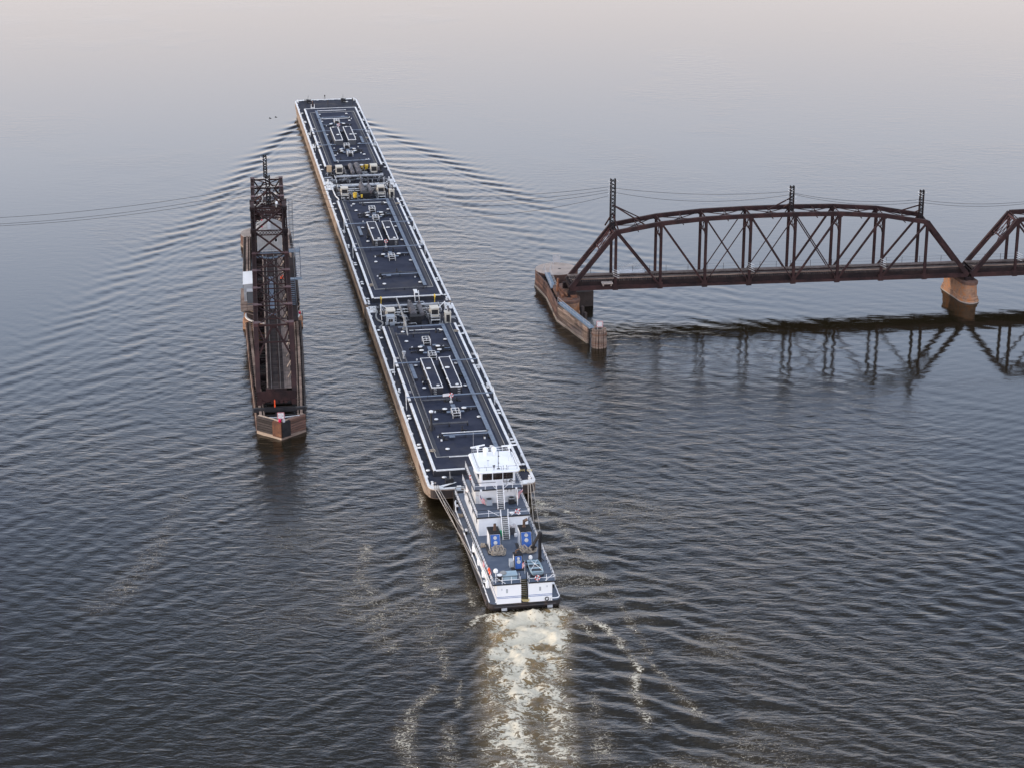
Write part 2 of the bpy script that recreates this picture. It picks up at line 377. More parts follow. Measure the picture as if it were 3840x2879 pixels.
    amb = np.zeros_like(X)
    for i in range(54):
        cx = rng.uniform(-115, 115); cy = rng.uniform(212, 430)
        ang = rng.normal(-0.8, 0.28) if cx < 0 else rng.normal(0.7, 0.28)
        if i % 5 == 0: ang = -ang * 0.5
        lam = rng.uniform(1.6, 5.2); k = 2 * PI / lam; ph = rng.uniform(0, 6.28)
        sgx, sgy = rng.uniform(14, 40), rng.uniform(18, 55)
        env = np.exp(-((X - cx) / sgx) ** 2 - ((Y - cy) / sgy) ** 2)
        amb += env * 0.0050 * lam * np.sin(k * ((X + w1 * 1.5) * math.sin(ang) + (Y + w2 * 1.5) * math.cos(ang)) + ph)
    Z += amb * np.clip((450 - Y) / 130, 0.05, 1) * calm * np.clip(2.0 * gust, 0.3, 1.4)
    # churned propeller wash astern of the towboat
    wn = n + 2.4 * (fbm(n + 200, s + 700, 0.13, 3, 21) - 0.5) + 1.3 * (fbm(n + 300, s + 900, 0.5, 3, 22) - 0.5)
    ws = s + 2.4 * (fbm(n + 400, s + 1100, 0.13, 3, 23) - 0.5) + 1.0 * (fbm(n + 500, s + 1300, 0.5, 3, 24) - 0.5)
    back = np.clip(-(s + 36.2), 0, None)
    meander = 0.9 * np.sin(s / 7.0) * np.clip(back / 25, 0, 1)
    cen = -0.1 - 0.19 * back + meander * 0.5      # the tow crabs a little, so its wash drifts left
    wid = 5.3 + 0.02 * back
    prof = np.exp(-(np.abs(n - cen - 0.6) / wid) ** 5)
    on = 1 / (1 + np.exp((s + 37.6) * 3))
    wash = prof * on * np.exp(-back / 85)
    churn = fbm(n + 50, s + 300, 0.55, 5, 3) - 0.5
    Z += wash * churn * 2.2 * np.exp(-back / 25) + wash * churn * 1.2 + on * np.exp(-((back - 1.5) / 2.2) ** 2) * prof * 0.10
    def stroke(pts, wd, st0, st1):
        """foam density along a polyline of (n, s) points"""
        best = np.zeros_like(X)
        L = len(pts) - 1
        for i in range(L):
            (x0, y0), (x1, y1) = pts[i], pts[i + 1]
            ex, ey = x1 - x0, y1 - y0; l2 = ex * ex + ey * ey
            t = np.clip(((wn - x0) * ex + (ws - y0) * ey) / l2, 0, 1)
            d = np.hypot(wn - x0 - t * ex, ws - y0 - t * ey)
            tt = (i + t) / L
            w_ = wd * (1 + 0.9 * tt)
            best = np.maximum(best, np.exp(-(d / w_) ** 2) * (st0 + (st1 - st0) * tt))
        return best
    nn_ = wn - cen
    arcs = fbm(nn_ * 0.45 + 30, s * 1.0 + 0.10 * nn_ ** 2 + 400, 0.42, 4, 31)
    foam = wash * (0.69 + 0.50 * np.exp(-back / 14) + 1.9 * (arcs - 0.5)) 
    foam += 0.50 * wash * np.exp(-(nn_ / 1.1) ** 2) * np.exp(-back / 80)
    foam += 0.34 * wash * np.exp(-((nn_ - 4.9) / 0.9) ** 2) * np.clip(1.3 - back / 30, 0, 1)
    foam -= 0.34 * wash * np.exp(-((nn_ - 2.6) / 1.3) ** 2) * np.clip((back - 6) / 8, 0, 1)
    foam = np.clip(foam, 0, 1.3)
    blot = fbm(n + 80, s + 500, 0.25, 4, 9)
    fine = fbm(n + 90, s + 900, 0.12, 3, 19)
    for args in FOAM: foam = np.maximum(foam, 0.60 * stroke(args[0], args[1] * 0.6, args[2], args[3]) * (0.3 + 1.3 * fine) * (0.5 + blot))
    # faint scattered froth in the disturbed lane astern
    lane = np.exp(-((n + 0) / 34) ** 4) / (1 + np.exp((s - 2) / 5)) * np.clip((fbm(n + 60, s + 1500, 0.06, 5, 41) - 0.52) * 5, 0, 1)
    foam = np.maximum(foam, 0.26 * lane)
    hidden = (np.abs(n) < 8.0) & (s > 0.3) & (s < 272)
    foam[hidden] *= 0.3
    turb = np.clip(wash * (0.22 + 0.8 * np.exp(-back / 18)) + 0.3 * foam, 0, 1)
    # wind-ruffled versus slick patches, livelier inside the wake wedge
    wk = np.clip(1.25 - np.abs(n) / (10 + 0.34 * np.clip(262 - s, 0, None)), 0, 1) / (1 + np.exp((s - 258) / 3.0))
    near = np.clip((400 - Y) / 170, 0, 1)
    ruf = 0.05 + 0.70 * wk ** 2 + 0.08 * near + 0.5 * wash + 0.42 * np.clip((gust - 0.52) * 6, 0, 1) * (0.35 + 0.65 * near) + 0.15 * (fbm(X + 900, Y * 0.5 + 900, 0.03, 4, 12) - 0.5)
    ruf = np.clip(ruf * (0.35 + 0.65 * calm), 0.04, 1.1) * np.clip(1.25 - (Y - 420) / 700, 0.5, 1)
    edge = np.clip((np.abs(X) - 150) / -40 + 1, 0, 1) * np.clip((800 - Y) / 60, 0, 1) * np.clip((Y - 190) / 15, 0, 1)
    Z *= edge
    nx, ny = X.shape
    co = np.stack([X, Y, Z], -1).reshape(-1, 3).astype(np.float32)
    idx = np.arange(nx * ny).reshape(nx, ny)
    q = np.stack([idx[:-1, :-1], idx[1:, :-1], idx[1:, 1:], idx[:-1, 1:]], -1).reshape(-1, 4)
    me = bpy.data.meshes.new('river_water')
    me.vertices.add(len(co)); me.vertices.foreach_set('co', co.ravel())
    me.loops.add(q.size); me.loops.foreach_set('vertex_index', q.ravel().astype(np.int32))
    me.polygons.add(len(q)); me.polygons.foreach_set('loop_start', np.arange(0, q.size, 4, dtype=np.int32)); me.polygons.foreach_set('loop_total', np.full(len(q), 4, np.int32))
    me.polygons.foreach_set('use_smooth', np.ones(len(q), bool))
    for nm, arr in (('foam', foam), ('turb', turb), ('ruffle', ruf)):
        a = me.attributes.new(nm, 'FLOAT', 'POINT'); a.data.foreach_set('value', arr.reshape(-1).astype(np.float32))
    me.update(); me.validate()
    o = bpy.data.objects.new('river_water', me); col.objects.link(o); struct(o)
    m = bpy.data.materials.new('brown_river_water'); m.use_nodes = True; me.materials.append(m)
    t = m.node_tree; Nn = t.nodes; L = t.links; b = Nn['Principled BSDF']
    def att(nm):
        a = Nn.new('ShaderNodeAttribute'); a.attribute_name = nm; return a.outputs['Fac']
    def mth(op, a, c, cl=False):
        k = Nn.new('ShaderNodeMath'); k.operation = op; k.use_clamp = cl
        for i_, z in enumerate((a, c)):
            if isinstance(z, (int, float)): k.inputs[i_].default_value = z
            else: L.new(z, k.inputs[i_])
        return k.outputs[0]
    tc = Nn.new('ShaderNodeTexCoord')
    def noise(sc, stx, sty, rot, det, ro=0.55, dist=0.0, w_=0.0):
        mp = Nn.new('ShaderNodeMapping'); mp.inputs['Scale'].default_value = (stx, sty, 1); mp.inputs['Rotation'].default_value = (0, 0, rot); mp.inputs['Location'].default_value = (w_, w_ * 1.7, 0)
        L.new(tc.outputs['Object'], mp.inputs[0])
        z = Nn.new('ShaderNodeTexNoise'); z.inputs['Scale'].default_value = sc; z.inputs['Detail'].default_value = det; z.inputs['Roughness'].default_value = ro; z.inputs['Distortion'].default_value = dist
        L.new(mp.outputs[0], z.inputs['Vector']); return z.outputs[0]
    f = att('foam'); tu = att('turb'); rf = att('ruffle')
    # ripples: crests mostly across the view, three sizes
    h1 = noise(0.50, 0.55, 1.25, 0.22, 3, 0.5, 0.8)
    h2 = noise(1.3, 0.62, 1.2, -0.35, 5, 0.64, 0.6, 30)
    h3 = noise(4.2, 0.7, 1.1, 0.1, 3, 0.6, 0.3, 70)
    h = mth('ADD', mth('MULTIPLY', h1, WAT['h1']), mth('ADD', mth('MULTIPLY', h2, WAT['h2']), mth('MULTIPLY', h3, WAT['h3'])))
    h = mth('MULTIPLY', h, mth('ADD', rf, mth('MULTIPLY', tu, 1.6)))
    fo1 = noise(3.4, 1, 1, 0, 6, 0.65, 0.8, 11)
    # lace: ridged noise so foam breaks into filaments
    r1 = noise(0.62, 0.75, 1.35, TROT, 7, 0.60, 1.4, 51)
    rid = mth('SUBTRACT', 1.0, mth('MULTIPLY', mth('ABSOLUTE', mth('SUBTRACT', r1, 0.5), 0), 11.0), True)
    r2 = noise(1.7, 0.8, 1.25, TROT, 5, 0.60, 1.2, 91)
    rid2 = mth('SUBTRACT', 1.0, mth('MULTIPLY', mth('ABSOLUTE', mth('SUBTRACT', r2, 0.5), 0), 10.0), True)
    lace = mth('ADD', mth('MULTIPLY', rid, 0.52), mth('ADD', mth('MULTIPLY', rid2, 0.30), mth('MULTIPLY', mth('SUBTRACT', fo1, 0.3), 0.55)))
    fm = mth('MULTIPLY', mth('SUBTRACT', mth('ADD', lace, mth('MULTIPLY', f, 0.95)), 0.92), 5.5, True)
    fm = mth('MULTIPLY', fm, mth('MULTIPLY', f, 5.0, True), True)
    hh = mth('ADD', h, mth('MULTIPLY', fm, 0.07))
    bp = Nn.new('ShaderNodeBump'); bp.inputs['Strength'].default_value = 1.0; bp.inputs['Distance'].default_value = 1.0; L.new(hh, bp.inputs['Height'])
    L.new(bp.outputs[0], b.inputs['Normal'])
    # silt stirred up by the propellers tints the water tan
    silt = Nn.new('ShaderNodeMix'); silt.data_type = 'RGBA'; L.new(mth('MULTIPLY', tu, 1.25, True), silt.inputs['Factor'])
    silt.inputs['A'].default_value = WAT['body']; silt.inputs['B'].default_value = (0.27, 0.185, 0.085, 1)
    fc = Nn.new('ShaderNodeMix'); fc.data_type = 'RGBA'; L.new(fm, fc.inputs['Factor']); L.new(silt.outputs['Result'], fc.inputs['A']); fc.inputs['B'].default_value = (0.66, 0.60, 0.47, 1)
    L.new(fc.outputs['Result'], b.inputs['Base Color'])
    rg = mth('ADD', mth('MULTIPLY', fm, 0.6), WAT['rough'])
    L.new(rg, b.inputs['Roughness'])
    b.inputs['IOR'].default_value = 1.333
    return o
WAT = dict(h1=0.17, h2=0.06, h3=0.012, body=(0.015, 0.0115, 0.0060, 1), rough=0.05)
FOAM = [
    ([(8.6, 1.5), (9.8, -1.5), (12.5, -6), (16, -13)], 0.7, 1.0, 0.40),
    ([(8.2, 0), (8.6, -5), (10.6, -12)], 1.2, 0.62, 0.35),
    ([(10.5, -9), (11.5, -18), (12.0, -30), (13, -42), (14, -52)], 0.6, 0.62, 0.50),
    ([(4.2, -37.2), (7.5, -39.5), (10.0, -44.5), (11.4, -51)], 0.6, 1.2, 0.60),
    ([(5.2, -38.4), (7.0, -41), (7.6, -47)], 0.7, 0.95, 0.40),
    ([(11.3, -52), (10.4, -60), (8.9, -71)], 0.9, 0.75, 0.62),
    ([(12.5, -52), (14.5, -60), (16, -70)], 0.8, 0.5, 0.45),
    ([(-3.5, -37.3), (-6.4, -38.3), (-7.9, -40.5)], 0.7, 1.2, 0.8),
    ([(-5.3, -4), (-5.6, -15), (-6.0, -25), (-6.6, -34)], 0.6, 0.55, 0.55),
    ([(-9, 0), (-10, -8), (-11, -20), (-12.5, -34)], 1.6, 0.40, 0.40),
    ([(-10, -3), (-7.5, -8)], 1.5, 0.58, 0.45),
    ([(-12.5, -34), (-13, -46), (-13, -54)], 0.8, 0.45, 0.40),
    ([(-19, -12), (-20.5, -22), (-19.5, -30), (-20, -44)], 1.7, 0.44, 0.46),
    ([(-15, -56), (-18.5, -62), (-20.3, -68), (-21, -78)], 1.1, 0.60, 0.62),
    ([(-11.5, -55), (-13, -62)], 0.5, 0.60, 0.55), ([(-15, -66), (-16, -78)], 1.6, 0.42, 0.42), ([(4, -62), (3, -78)], 1.6, 0.45, 0.45),
    ([(-44, 12), (-48, -4), (-52, -16), (-57, -26)], 2.6, 0.20, 0.22),
    ([(-8.5, 268), (-9.0, 262), (-10, 256)], 0.4, 0.6, 0.2), ([(8.5, 268), (9.0, 262), (10, 256)], 0.4, 0.6, 0.2),
    ([(-8.6, 60), (-8.7, 10), (-8.9, 0)], 0.5, 0.30, 0.65),
]
water()
# ---------------------------------------------------------------- tank barges
HW = 8.23; BL = 90.5; ZD = 3.0; ZT = 3.9
def hatch_lid(parent, x, y, z, r=0.34, h=0.30):
    b = B(); b.cur = 1; b.cyl(x, y, z - 0.02, z + h * 0.6, r * 0.72, 12)
    b.cur = 0; b.lathe(x, y, [(r, z + h * 0.6), (r, z + h * 0.85), (r * 0.8, z + h), (0.05, z + h * 1.08)], 14)
    return b.build('hatch', ['white_trim', 'black'], parent, True)
def bitt(parent, x, y, z, key='white_trim', ang=0):
    b = B(); ca, sa = math.cos(ang), math.sin(ang)
    for k in (-0.32, 0.32):
        b.lathe(x + k * ca, y + k * sa, [(0.14, z), (0.13, z + 0.42), (0.19, z + 0.44), (0.19, z + 0.52), (0.05, z + 0.54)], 10)
    b.bar((x - 0.55 * ca, y - 0.55 * sa, z + 0.03), (x + 0.55 * ca, y + 0.55 * sa, z + 0.03), 0.42, 0.06)
    return b.build('mooring_bitt', key, parent, True)
def walkway(parent, pts, wd, z, z0, key='walk_blue', step=3.2):
    b = B(); b.cur = 0
    for (x0, y0), (x1, y1) in zip(pts[:-1], pts[1:]):
        L_ = math.hypot(x1 - x0, y1 - y0); n = max(1, int(L_ / step)); dx, dy = (x1 - x0) / L_, (y1 - y0) / L_
        for i in range(n):                      # grating panels with small gaps
            a, c = L_ * i / n + 0.02, L_ * (i + 1) / n - 0.02
            b.bar((x0 + dx * a, y0 + dy * a, z), (x0 + dx * c, y0 + dy * c, z), wd, 0.05)
        b.cur = 1
        for i in range(n + 1):
            px, py = x0 + dx * L_ * i / n, y0 + dy * L_ * i / n
            for sgn in (-1, 1):
                b.bar((px - dy * wd * 0.4 * sgn, py + dx * wd * 0.4 * sgn, z0), (px - dy * wd * 0.4 * sgn, py + dx * wd * 0.4 * sgn, z - 0.03), 0.07, 0.07, (0, 1, 0))
        b.cur = 0
    return b.build('walkway', [key, 'black'], parent)
def pipe_run(parent, pts, r, key, z0=None, name='deck_pipe', step=3.0):
    b = B(); b.cur = 0; b.tube(pts, r, 8)
    P = [Vector(p) for p in pts]
    if z0 is not None:
        for p, q in zip(P[:-1], P[1:]):
            L_ = (q - p).length; n = max(1, int(L_ / step))
            for i in range(n + 1):
                c = p.lerp(q, i / n)
                if c.z - z0 > 0.15:
                    b.cur = 1; b.box(c.x - 0.09, c.x + 0.09, c.y - 0.07, c.y + 0.07, z0, c.z - r * 0.6)
                    b.cur = 0; d = (q - p).normalized() * 0.06; b.tube([c - d, c + d], r * 1.45, 8)
    return b.build(name, [key, 'black'], parent, True)
def valve(b, x, y, z, h=0.75, r=0.22):
    b.cyl(x, y, z, z + h, 0.07, 7); b.cyl(x, y, z, z + h * 0.45, 0.2, 8); b.ring((x, y, z + h), r, 0.03, 'z', 10, 5); b.bar((x - r, y, z + h), (x + r, y, z + h), 0.03, 0.03)
def engine(parent, x, y, key='beige', face=-1, rail=True):
    root = B().box(x - 0.75, x + 0.75, y - 1.0, y + 1.0, ZD + 0.9, ZD + 2.45)
    root.box(x - 0.82, x + 0.82, y - 1.08, y + 1.08, ZD + 2.45, ZD + 2.55)
    root.box(x - 0.98, x - 0.75, y - 0.2, y + 0.3, ZD + 1.5, ZD + 2.0)
    o = root.build('pump_engine', key, parent)
    g = B().box(x - 0.6, x + 0.6, y + face * 1.0, y + face * 1.03, ZD + 1.25, ZD + 2.25)
    for i in range(7): g.box(x - 0.58, x + 0.58, y + face * 1.03, y + face * 1.05, ZD + 1.3 + i * 0.13, ZD + 1.35 + i * 0.13)
    g.build('radiator_grille', 'black', o)
    f = B(); f.tube([(x - 1.05, y + 1.2, ZD + 1.7), (x - 1.05, y + 0.3, ZD + 1.7)], 0.34, 12); f.build('air_filter', 'silencer', o, True)
    k = B(); k.box(x - 0.85, x + 0.85, y - 1.1, y + 1.1, ZD, ZD + 0.35)
    for sx in (-0.7, 0.7):
        for sy in (-0.9, 0.9): k.box(x + sx - 0.08, x + sx + 0.08, y + sy - 0.08, y + sy + 0.08, ZD + 0.35, ZD + 0.9)
    k.tube([(x + 0.3, y - 0.6, ZD + 0.5), (x + 0.3, y + 0.8, ZD + 0.6)], 0.25, 8)
    k.build('engine_base', 'black', o)
    if rail:
        r_ = B(); yy = y + face * 1.75; xa, xb = x - 0.8, x + 0.85
        for z in (ZD + 0.55, ZD + 1.05, ZD + 1.55): r_.tube([(xa, yy, z), (xb, yy, z)], 0.04, 6)
        for xx in (xa, xb): r_.tube([(xx, yy, ZD), (xx, yy, ZD + 1.55)], 0.04, 6); r_.tube([(xx, yy, ZD + 1.55), (xx, y + face * 1.05, ZD + 1.6)], 0.035, 6)
        r_.box(xa, xb, min(yy, y + face * 1.1), max(yy, y + face * 1.1), ZD + 0.42, ZD + 0.46)
        r_.build('guard_rail', 'white_trim', o, True)
    return o
def cage(parent, x, y, z, key='white_trim'):
    b = B(); w_, l_, h = 0.62, 1.15, 0.95
    b.cur = 0
    for sx in (-1, 1):
        b.tube([(x + sx * w_, y - l_, z), (x + sx * w_, y - l_, z + h), (x + sx * w_, y + l_, z + h), (x + sx * w_, y + l_, z)], 0.045, 6)
        b.tube([(x + sx * w_, y - l_, z + h * 0.5), (x + sx * w_, y + l_, z + h * 0.5)], 0.035, 6)
    for yy in (-l_, 0, l_): b.tube([(x - w_, y + yy, z + h), (x + w_, y + yy, z + h)], 0.045, 6)
    b.tube([(x, y - l_, z + h), (x, y + l_, z + h)], 0.04, 6)
    b.tube([(x - w_, y - l_, z + h * 0.5), (x + w_, y - l_, z + h * 0.5)], 0.035, 6)
    b.cur = 1
    for yy in (-0.55, 0.5):
        b.lathe(x - 0.2, y + yy, [(0.24, z - 0.02), (0.24, z + 0.45), (0.14, z + 0.5), (0.14, z + 0.75), (0.2, z + 0.78)], 10); valve(b, x + 0.28, y + yy, z - 0.02, 0.6, 0.14)
    return b.build('pump_cage', [key, 'black'], parent, True)
def cluster(parent, y, far=True, near=True, z=ZT):
    """tank hatches with dogs and handwheels grouped round the centre-line pumps"""
    ys = [1.0] * far + [-0.95] * near
    for k in ys:
        for sx in (-1, 1):
            x = sx * 1.58
            st = B(); st.cyl(x, y + k, z - 0.02, z + 0.42, 0.36, 12); st.ring((x + sx * 0.1, y + k, z + 0.12), 0.62, 0.05, 'z', 14, 5)
            for q in range(3): st.bar((x + sx * (0.75 + q * 0.3), y + k - 0.15 + q * 0.15, z), (x + sx * (0.75 + q * 0.3), y + k - 0.15 + q * 0.15, z + 0.62 - q * 0.1), 0.13, 0.13, (0, 1, 0))
            st.bar((x - sx * 0.2, y + k, z + 0.3), (x + sx * 1.9, y + k + 0.25, z + 0.22), 0.12, 0.12); st.box(x + sx * 1.8 - 0.15, x + sx * 1.8 + 0.15, y + k, y + k + 0.3, z, z + 0.35)
            o = st.build('hatch_trunk', 'black', parent, True)
            hatch_lid(parent, x, y + k, z + 0.40, 0.42, 0.2)
    b = B()
    for sx in (-1, 1):
        b.box(sx * 0.75, sx * 1.45, y + (1.9 if far else -2.2) - 0.35, y + (1.9 if far else -2.2) + 0.35, z + 0.42, z + 0.47)
        if near and far: b.box(sx * 0.75, sx * 1.45, y - 2.4, y - 1.7, z + 0.42, z + 0.47)
    b.box(-0.35, 0.35, y - 1.2, y + 1.2, z + 0.40, z + 0.45)
    b.build('service_platform', 'walk_blue', parent)
def exp_tank(parent, x0, x1, y0, y1, ladder=-1, side='trunk_side'):
    z0, z1 = ZT - 0.02, ZT + 1.35
    o = B().box(x0, x1, y0, y1, z0, z1).build('raised_tank_trunk', side, parent)
    B().box(x0 + 0.1, x1 - 0.1, y0 + 0.1, y1 - 0.1, z1, z1 + 0.012).build('trunk_top', 'deck_navy', o)
    t = B(); e_ = 0.13
    t.box(x0 - 0.02, x0 + e_, y0 - 0.02, y1 + 0.02, z1 - 0.12, z1 + 0.05); t.box(x1 - e_, x1 + 0.02, y0 - 0.02, y1 + 0.02, z1 - 0.12, z1 + 0.05)
    t.box(x0 + e_, x1 - e_, y0 - 0.02, y0 + e_, z1 - 0.118, z1 + 0.048); t.box(x0 + e_, x1 - e_, y1 - e_, y1 + 0.02, z1 - 0.118, z1 + 0.048)
    for k in (0.27, 0.62): 
        t.cyl(x0 - 0.02, y0 + (y1 - y0) * k, z1 - 0.1, z1 + 0.1, 0.14, 8)
    t.build('edge_trim', 'white_trim', o)
    xm = x0 + (x1 - x0) * (0.3 if x0 < 0 else 0.72)
    for i in range(4): l = B(); l.tube([(xm - 0.2, y0, z0 + 0.25 + i * 0.32), (xm - 0.2, y0 - 0.16, z0 + 0.25 + i * 0.32), (xm + 0.2, y0 - 0.16, z0 + 0.25 + i * 0.32), (xm + 0.2, y0, z0 + 0.25 + i * 0.32)], 0.03, 5); l.build('step_rung', 'white_trim', o)
    hatch_lid(o, (x0 + x1) / 2 - 0.25, y0 + (y1 - y0) * 0.62, z1, 0.42, 0.18)
    hatch_lid(o, (x0 + x1) / 2 + 0.2, y0 + 0.6, z1, 0.3, 0.22)
    return o
def barge(s0, rot, label, t0, t1, ta, tb, cages, crosses, kind):
    """local Y runs from the plain end (0) to the machinery end (BL); local X to the right of it"""
    root = empty('tank_barge', TW(0, s0, 0) if not rot else TW(0, s0 + BL, 0), TROT + (PI if rot else 0), label, 'barge', 'tank barges lashed end to end')
    # hull: raked at the plain end, square at the machinery end
    rc = 1.5
    def outline(y0, cut, inset=0.0):
        h_ = HW - inset; pts = []
        for i in range(6):
            a = PI + i * PI / 10; pts.append((-h_ + rc + rc * math.cos(a), y0 + rc + rc * math.sin(a)))
        for i in range(6):
            a = -PI / 2 + i * PI / 10; pts.append((h_ - rc + rc * math.cos(a), y0 + rc + rc * math.sin(a)))
        return pts + [(h_, BL), (-h_, BL)]
    rings = []
    for z, y0, ins in ((-1.2, 8.0, 0.06), (0.0, 5.2, 0.05), (0.75, 2.6, 0.03), (1.45, 0.35, 0.0), (1.55, 0.0, 0.0), (ZD, 0.0, 0.0)):
        rings.append([(x, y, z) for x, y in outline(y0 * (1 if kind != 'mid' else 0.1), 0, ins)])
    hull = B().loft(rings).build('hull', 'hull_tan', root)
    rb = B()
    for z in (2.45, 1.95):
        for sx in (-1, 1): rb.box(sx * (HW + 0.0), sx * (HW + 0.07), 2.0, BL - 0.1, z, z + 0.10)
    rb.build('rubbing_strake', 'hull_tan', hull)
    st = B()
    if kind != 'mid':
        pl = [(x, y) for x, y in outline(0, 0)]
        st.loft([[(x * 1.002, y - 0.012 if y < 3 else y, z) for x, y in pl[2:10]] + [(6, 1.7, z), (-6, 1.7, z)] for z in (1.62, 2.86)]).build('stern_plating' if not rot else 'bow_plating', 'hull_dark', hull)
    # deck sheet and painted gunwale band
    B().prism([(x * 0.985, y * 0.998 + 0.03) for x, y in outline(0, 0)], ZD, ZD + 0.012).build('main_deck', 'deck_side', root)
    wb = 0.36
    for sx in (-1, 1):
        g = B()
        yy = 1.4
        while yy < BL - 0.6:                       # plates of slightly uneven width
            y2 = min(yy + random.uniform(4.0, 6.5), BL - 0.5); g.box(sx * (HW + 0.03), sx * (HW - wb - random.uniform(-0.02, 0.05)), yy, y2, ZD + 0.004, ZD + 0.16 + random.uniform(0, 0.006)); yy = y2 + 0.002
        g.build('gunwale_band', 'white_trim', root)
    for yy in ((1,) if kind != 'mid' else ()):
        c = B(); o1 = outline(0, 0); o2 = [(x * 0.965 if abs(x) > 7 else x, y + 0.32) for x, y in o1]
        ar = o1[:12]; br = [(max(-HW + 0.45, min(HW - 0.45, x)), max(y, 0) + 0.42) for x, y in ar]
        vs = [(x, y - 0.02, ZD + 0.17) for x, y in ar] + [(x, y, ZD + 0.17) for x, y in br] + [(x, y - 0.02, ZD) for x, y in ar] + [(x, y, ZD) for x, y in br]
        fs = []
        for i in range(11): fs += [(i, i + 1, 12 + i + 1, 12 + i), (24 + i, 24 + i + 1, i + 1, i), (12 + i, 12 + i + 1, 36 + i + 1, 36 + i)]
        c.add(vs, fs)
        for sx in (-1, 1):
            c.add([(sx * 7.9, 0.3, ZD + 0.18), (sx * 7.9, 1.5, ZD + 0.18), (sx * 6.4, 1.3, ZD + 0.18), (sx * 5.9, 0.35, ZD + 0.18)], [(0, 1, 2, 3)])
            c.add([(sx * 6.4, 1.25, ZD + 0.19), (sx * 3.9, 2.05, ZD + 0.3), (sx * 3.8, 1.8, ZD + 0.3), (sx * 6.0, 0.7, ZD + 0.19)], [(0, 1, 2, 3)])
        for xx in (-3.6, -1.9, 0.2, 2.1, 4.0): c.box(xx - 0.32, xx + 0.32, 0.38, 0.75, ZD, ZD + 0.22)
        c.build('end_coaming', 'white_trim', root)
    # cargo trunk
    tr = B().box(-6.78, 6.78, t0, t1, ZD, ZT).build('cargo_trunk', 'trunk_side', root)
    B().box(-6.36, 6.36, t0 + 0.30, t1 - 0.2, ZT, ZT + 0.01).build('trunk_deck', 'deck_navy', tr)
    e_ = B()
    gaps = sorted([c_ for c_ in crosses])
    for sx in (-1, 1):
        cuts = [t0] + [v for c_ in gaps for v in (c_ - 0.5, c_ + 0.5)] + [t1]
        for i in range(0, len(cuts), 2): e_.box(sx * 6.82, sx * 6.40, cuts[i] + 0.001, cuts[i + 1], ZT - 0.12, ZT + 0.05)
    e_.box(-6.40, 6.40, t0 - 0.03, t0 + 0.30, ZT - 0.121, ZT + 0.052)
    e_.build('trunk_edge_band', 'white_trim', tr)
    for i in range(int((t1 - t0) / 2.4)):
        y = t0 + 1.2 + i * 2.4
        for sx in (-1, 1): B().box(sx * 6.78, sx * 6.86, y - 0.05, y + 0.05, ZD + 0.01, ZT - 0.13).build('stiffener', 'trunk_side', tr)
    B().box(-7.0, 7.0, t0 - 0.25, t0 - 0.2, ZD + 0.01, ZD + 0.14).build('drip_rail', 'trunk_side', tr)
    c = B()                                       # low spill rail round the pump deck
    a0, a1 = t0 + 5.2, t1 - 0.6
    for sx in (-1, 1): c.box(sx * 5.62, sx * 5.70, a0, a1, ZT + 0.01, ZT + 0.17)
    c.box(-5.62, 5.62, a0, a0 + 0.08, ZT + 0.01, ZT + 0.168)
    c.build('spill_rail', 'hose', tr)
    d_ = B()
    for sx in (-1, 1): d_.box(sx * 4.95, sx * 5.5, a0 + 0.6, a1 - 0.3, ZT + 0.011, ZT + 0.016)
    d_.build('worn_deck_strip', 'deck_dust', tr)
    # expansion tanks, cages, hatches
    exp_tank(root, -2.66, -0.74, ta, tb, side='trunk_side' if kind != 'bow' else 'tank_grey'); exp_tank(root, 0.56, 2.48, ta, tb, side='trunk_side' if kind != 'bow' else 'tank_grey')
    for y in cages: cage(root, -0.08, y, ZT + 0.05)
    cluster(root, (cages[0] + cages[1]) / 2); cluster(root, cages[2] + 3.2, False, True)
    for y in (t1 - 4.2, t1 - 9.6, tb - 0.3, ta + 3.2, ta - 11.7, t0 + 8.1):
        for sx in (-1, 1): hatch_lid(root, sx * 3.5, y, ZT + 0.01)
    for y in (t1 + 0.1, t1 - 4.3, t1 - 21.9, t1 - 23.1, t0 + 11.6, t0 + 12.9, t0 + 24.7, t0 + 26.0, t0 + 2.0):
        for sx in (-1, 1): hatch_lid(root, sx * 7.42, y, ZD + 0.01)
    hatch_lid(root, -5.35, 4.35, ZD + 0.01) if kind != 'mid' else None
    # walkways
    walkway(root, [(4.06, t0 + 5.0), (4.06, t1 - 2.8)], 0.66, ZT + 0.55, ZT)
    walkway(root, [(-4.2, t1 - 2.6), (4.4, t1 - 2.4)], 0.5, ZT + 0.60, ZT)
    walkway(root, [(-4.4, ta + 7.2), (-4.4, tb - 0.2)], 0.62, ZT + 0.5, ZT)
    for i, y in enumerate(crosses):
        walkway(root, [(-7.3, y), (7.3, y)] if i else [(-7.3, y), (-2.7, y)], 0.46, ZT + 0.82, ZT + 0.02)
        if not i: walkway(root, [(2.5, y), (7.3, y)], 0.46, ZT + 0.82, ZT + 0.02)
        for sx in (-1, 1):
            s = B(); x = sx * 7.35
            for k in (0, 1):
                yy = y + (k - 0.5) * 0.56
                s.tube([(x + sx * 0.05, yy - 1.3, ZD), (x + sx * 0.05, yy - 1.25, ZD + 1.9), (x, yy, ZT + 1.75), (x - sx * 1.0, yy + 0.55, ZT + 1.55)], 0.032, 6)
            for k in range(4): s.box(x - 0.02, x + sx * 0.05, y - 1.45 + k * 0.32, y - 1.25 + k * 0.32, ZD + 0.3 + k * 0.35, ZD + 0.35 + k * 0.35)
            s.bar((x, y - 1.6, ZD + 0.1), (x, y - 0.2, ZT + 0.8), 0.05, 0.1)
            s.build('side_steps', 'white_trim', root)
    walkway(root, [(-3.5, t0 + 13.1), (3.8, t0 + 13.1)], 0.42, ZT + 0.55, ZT)
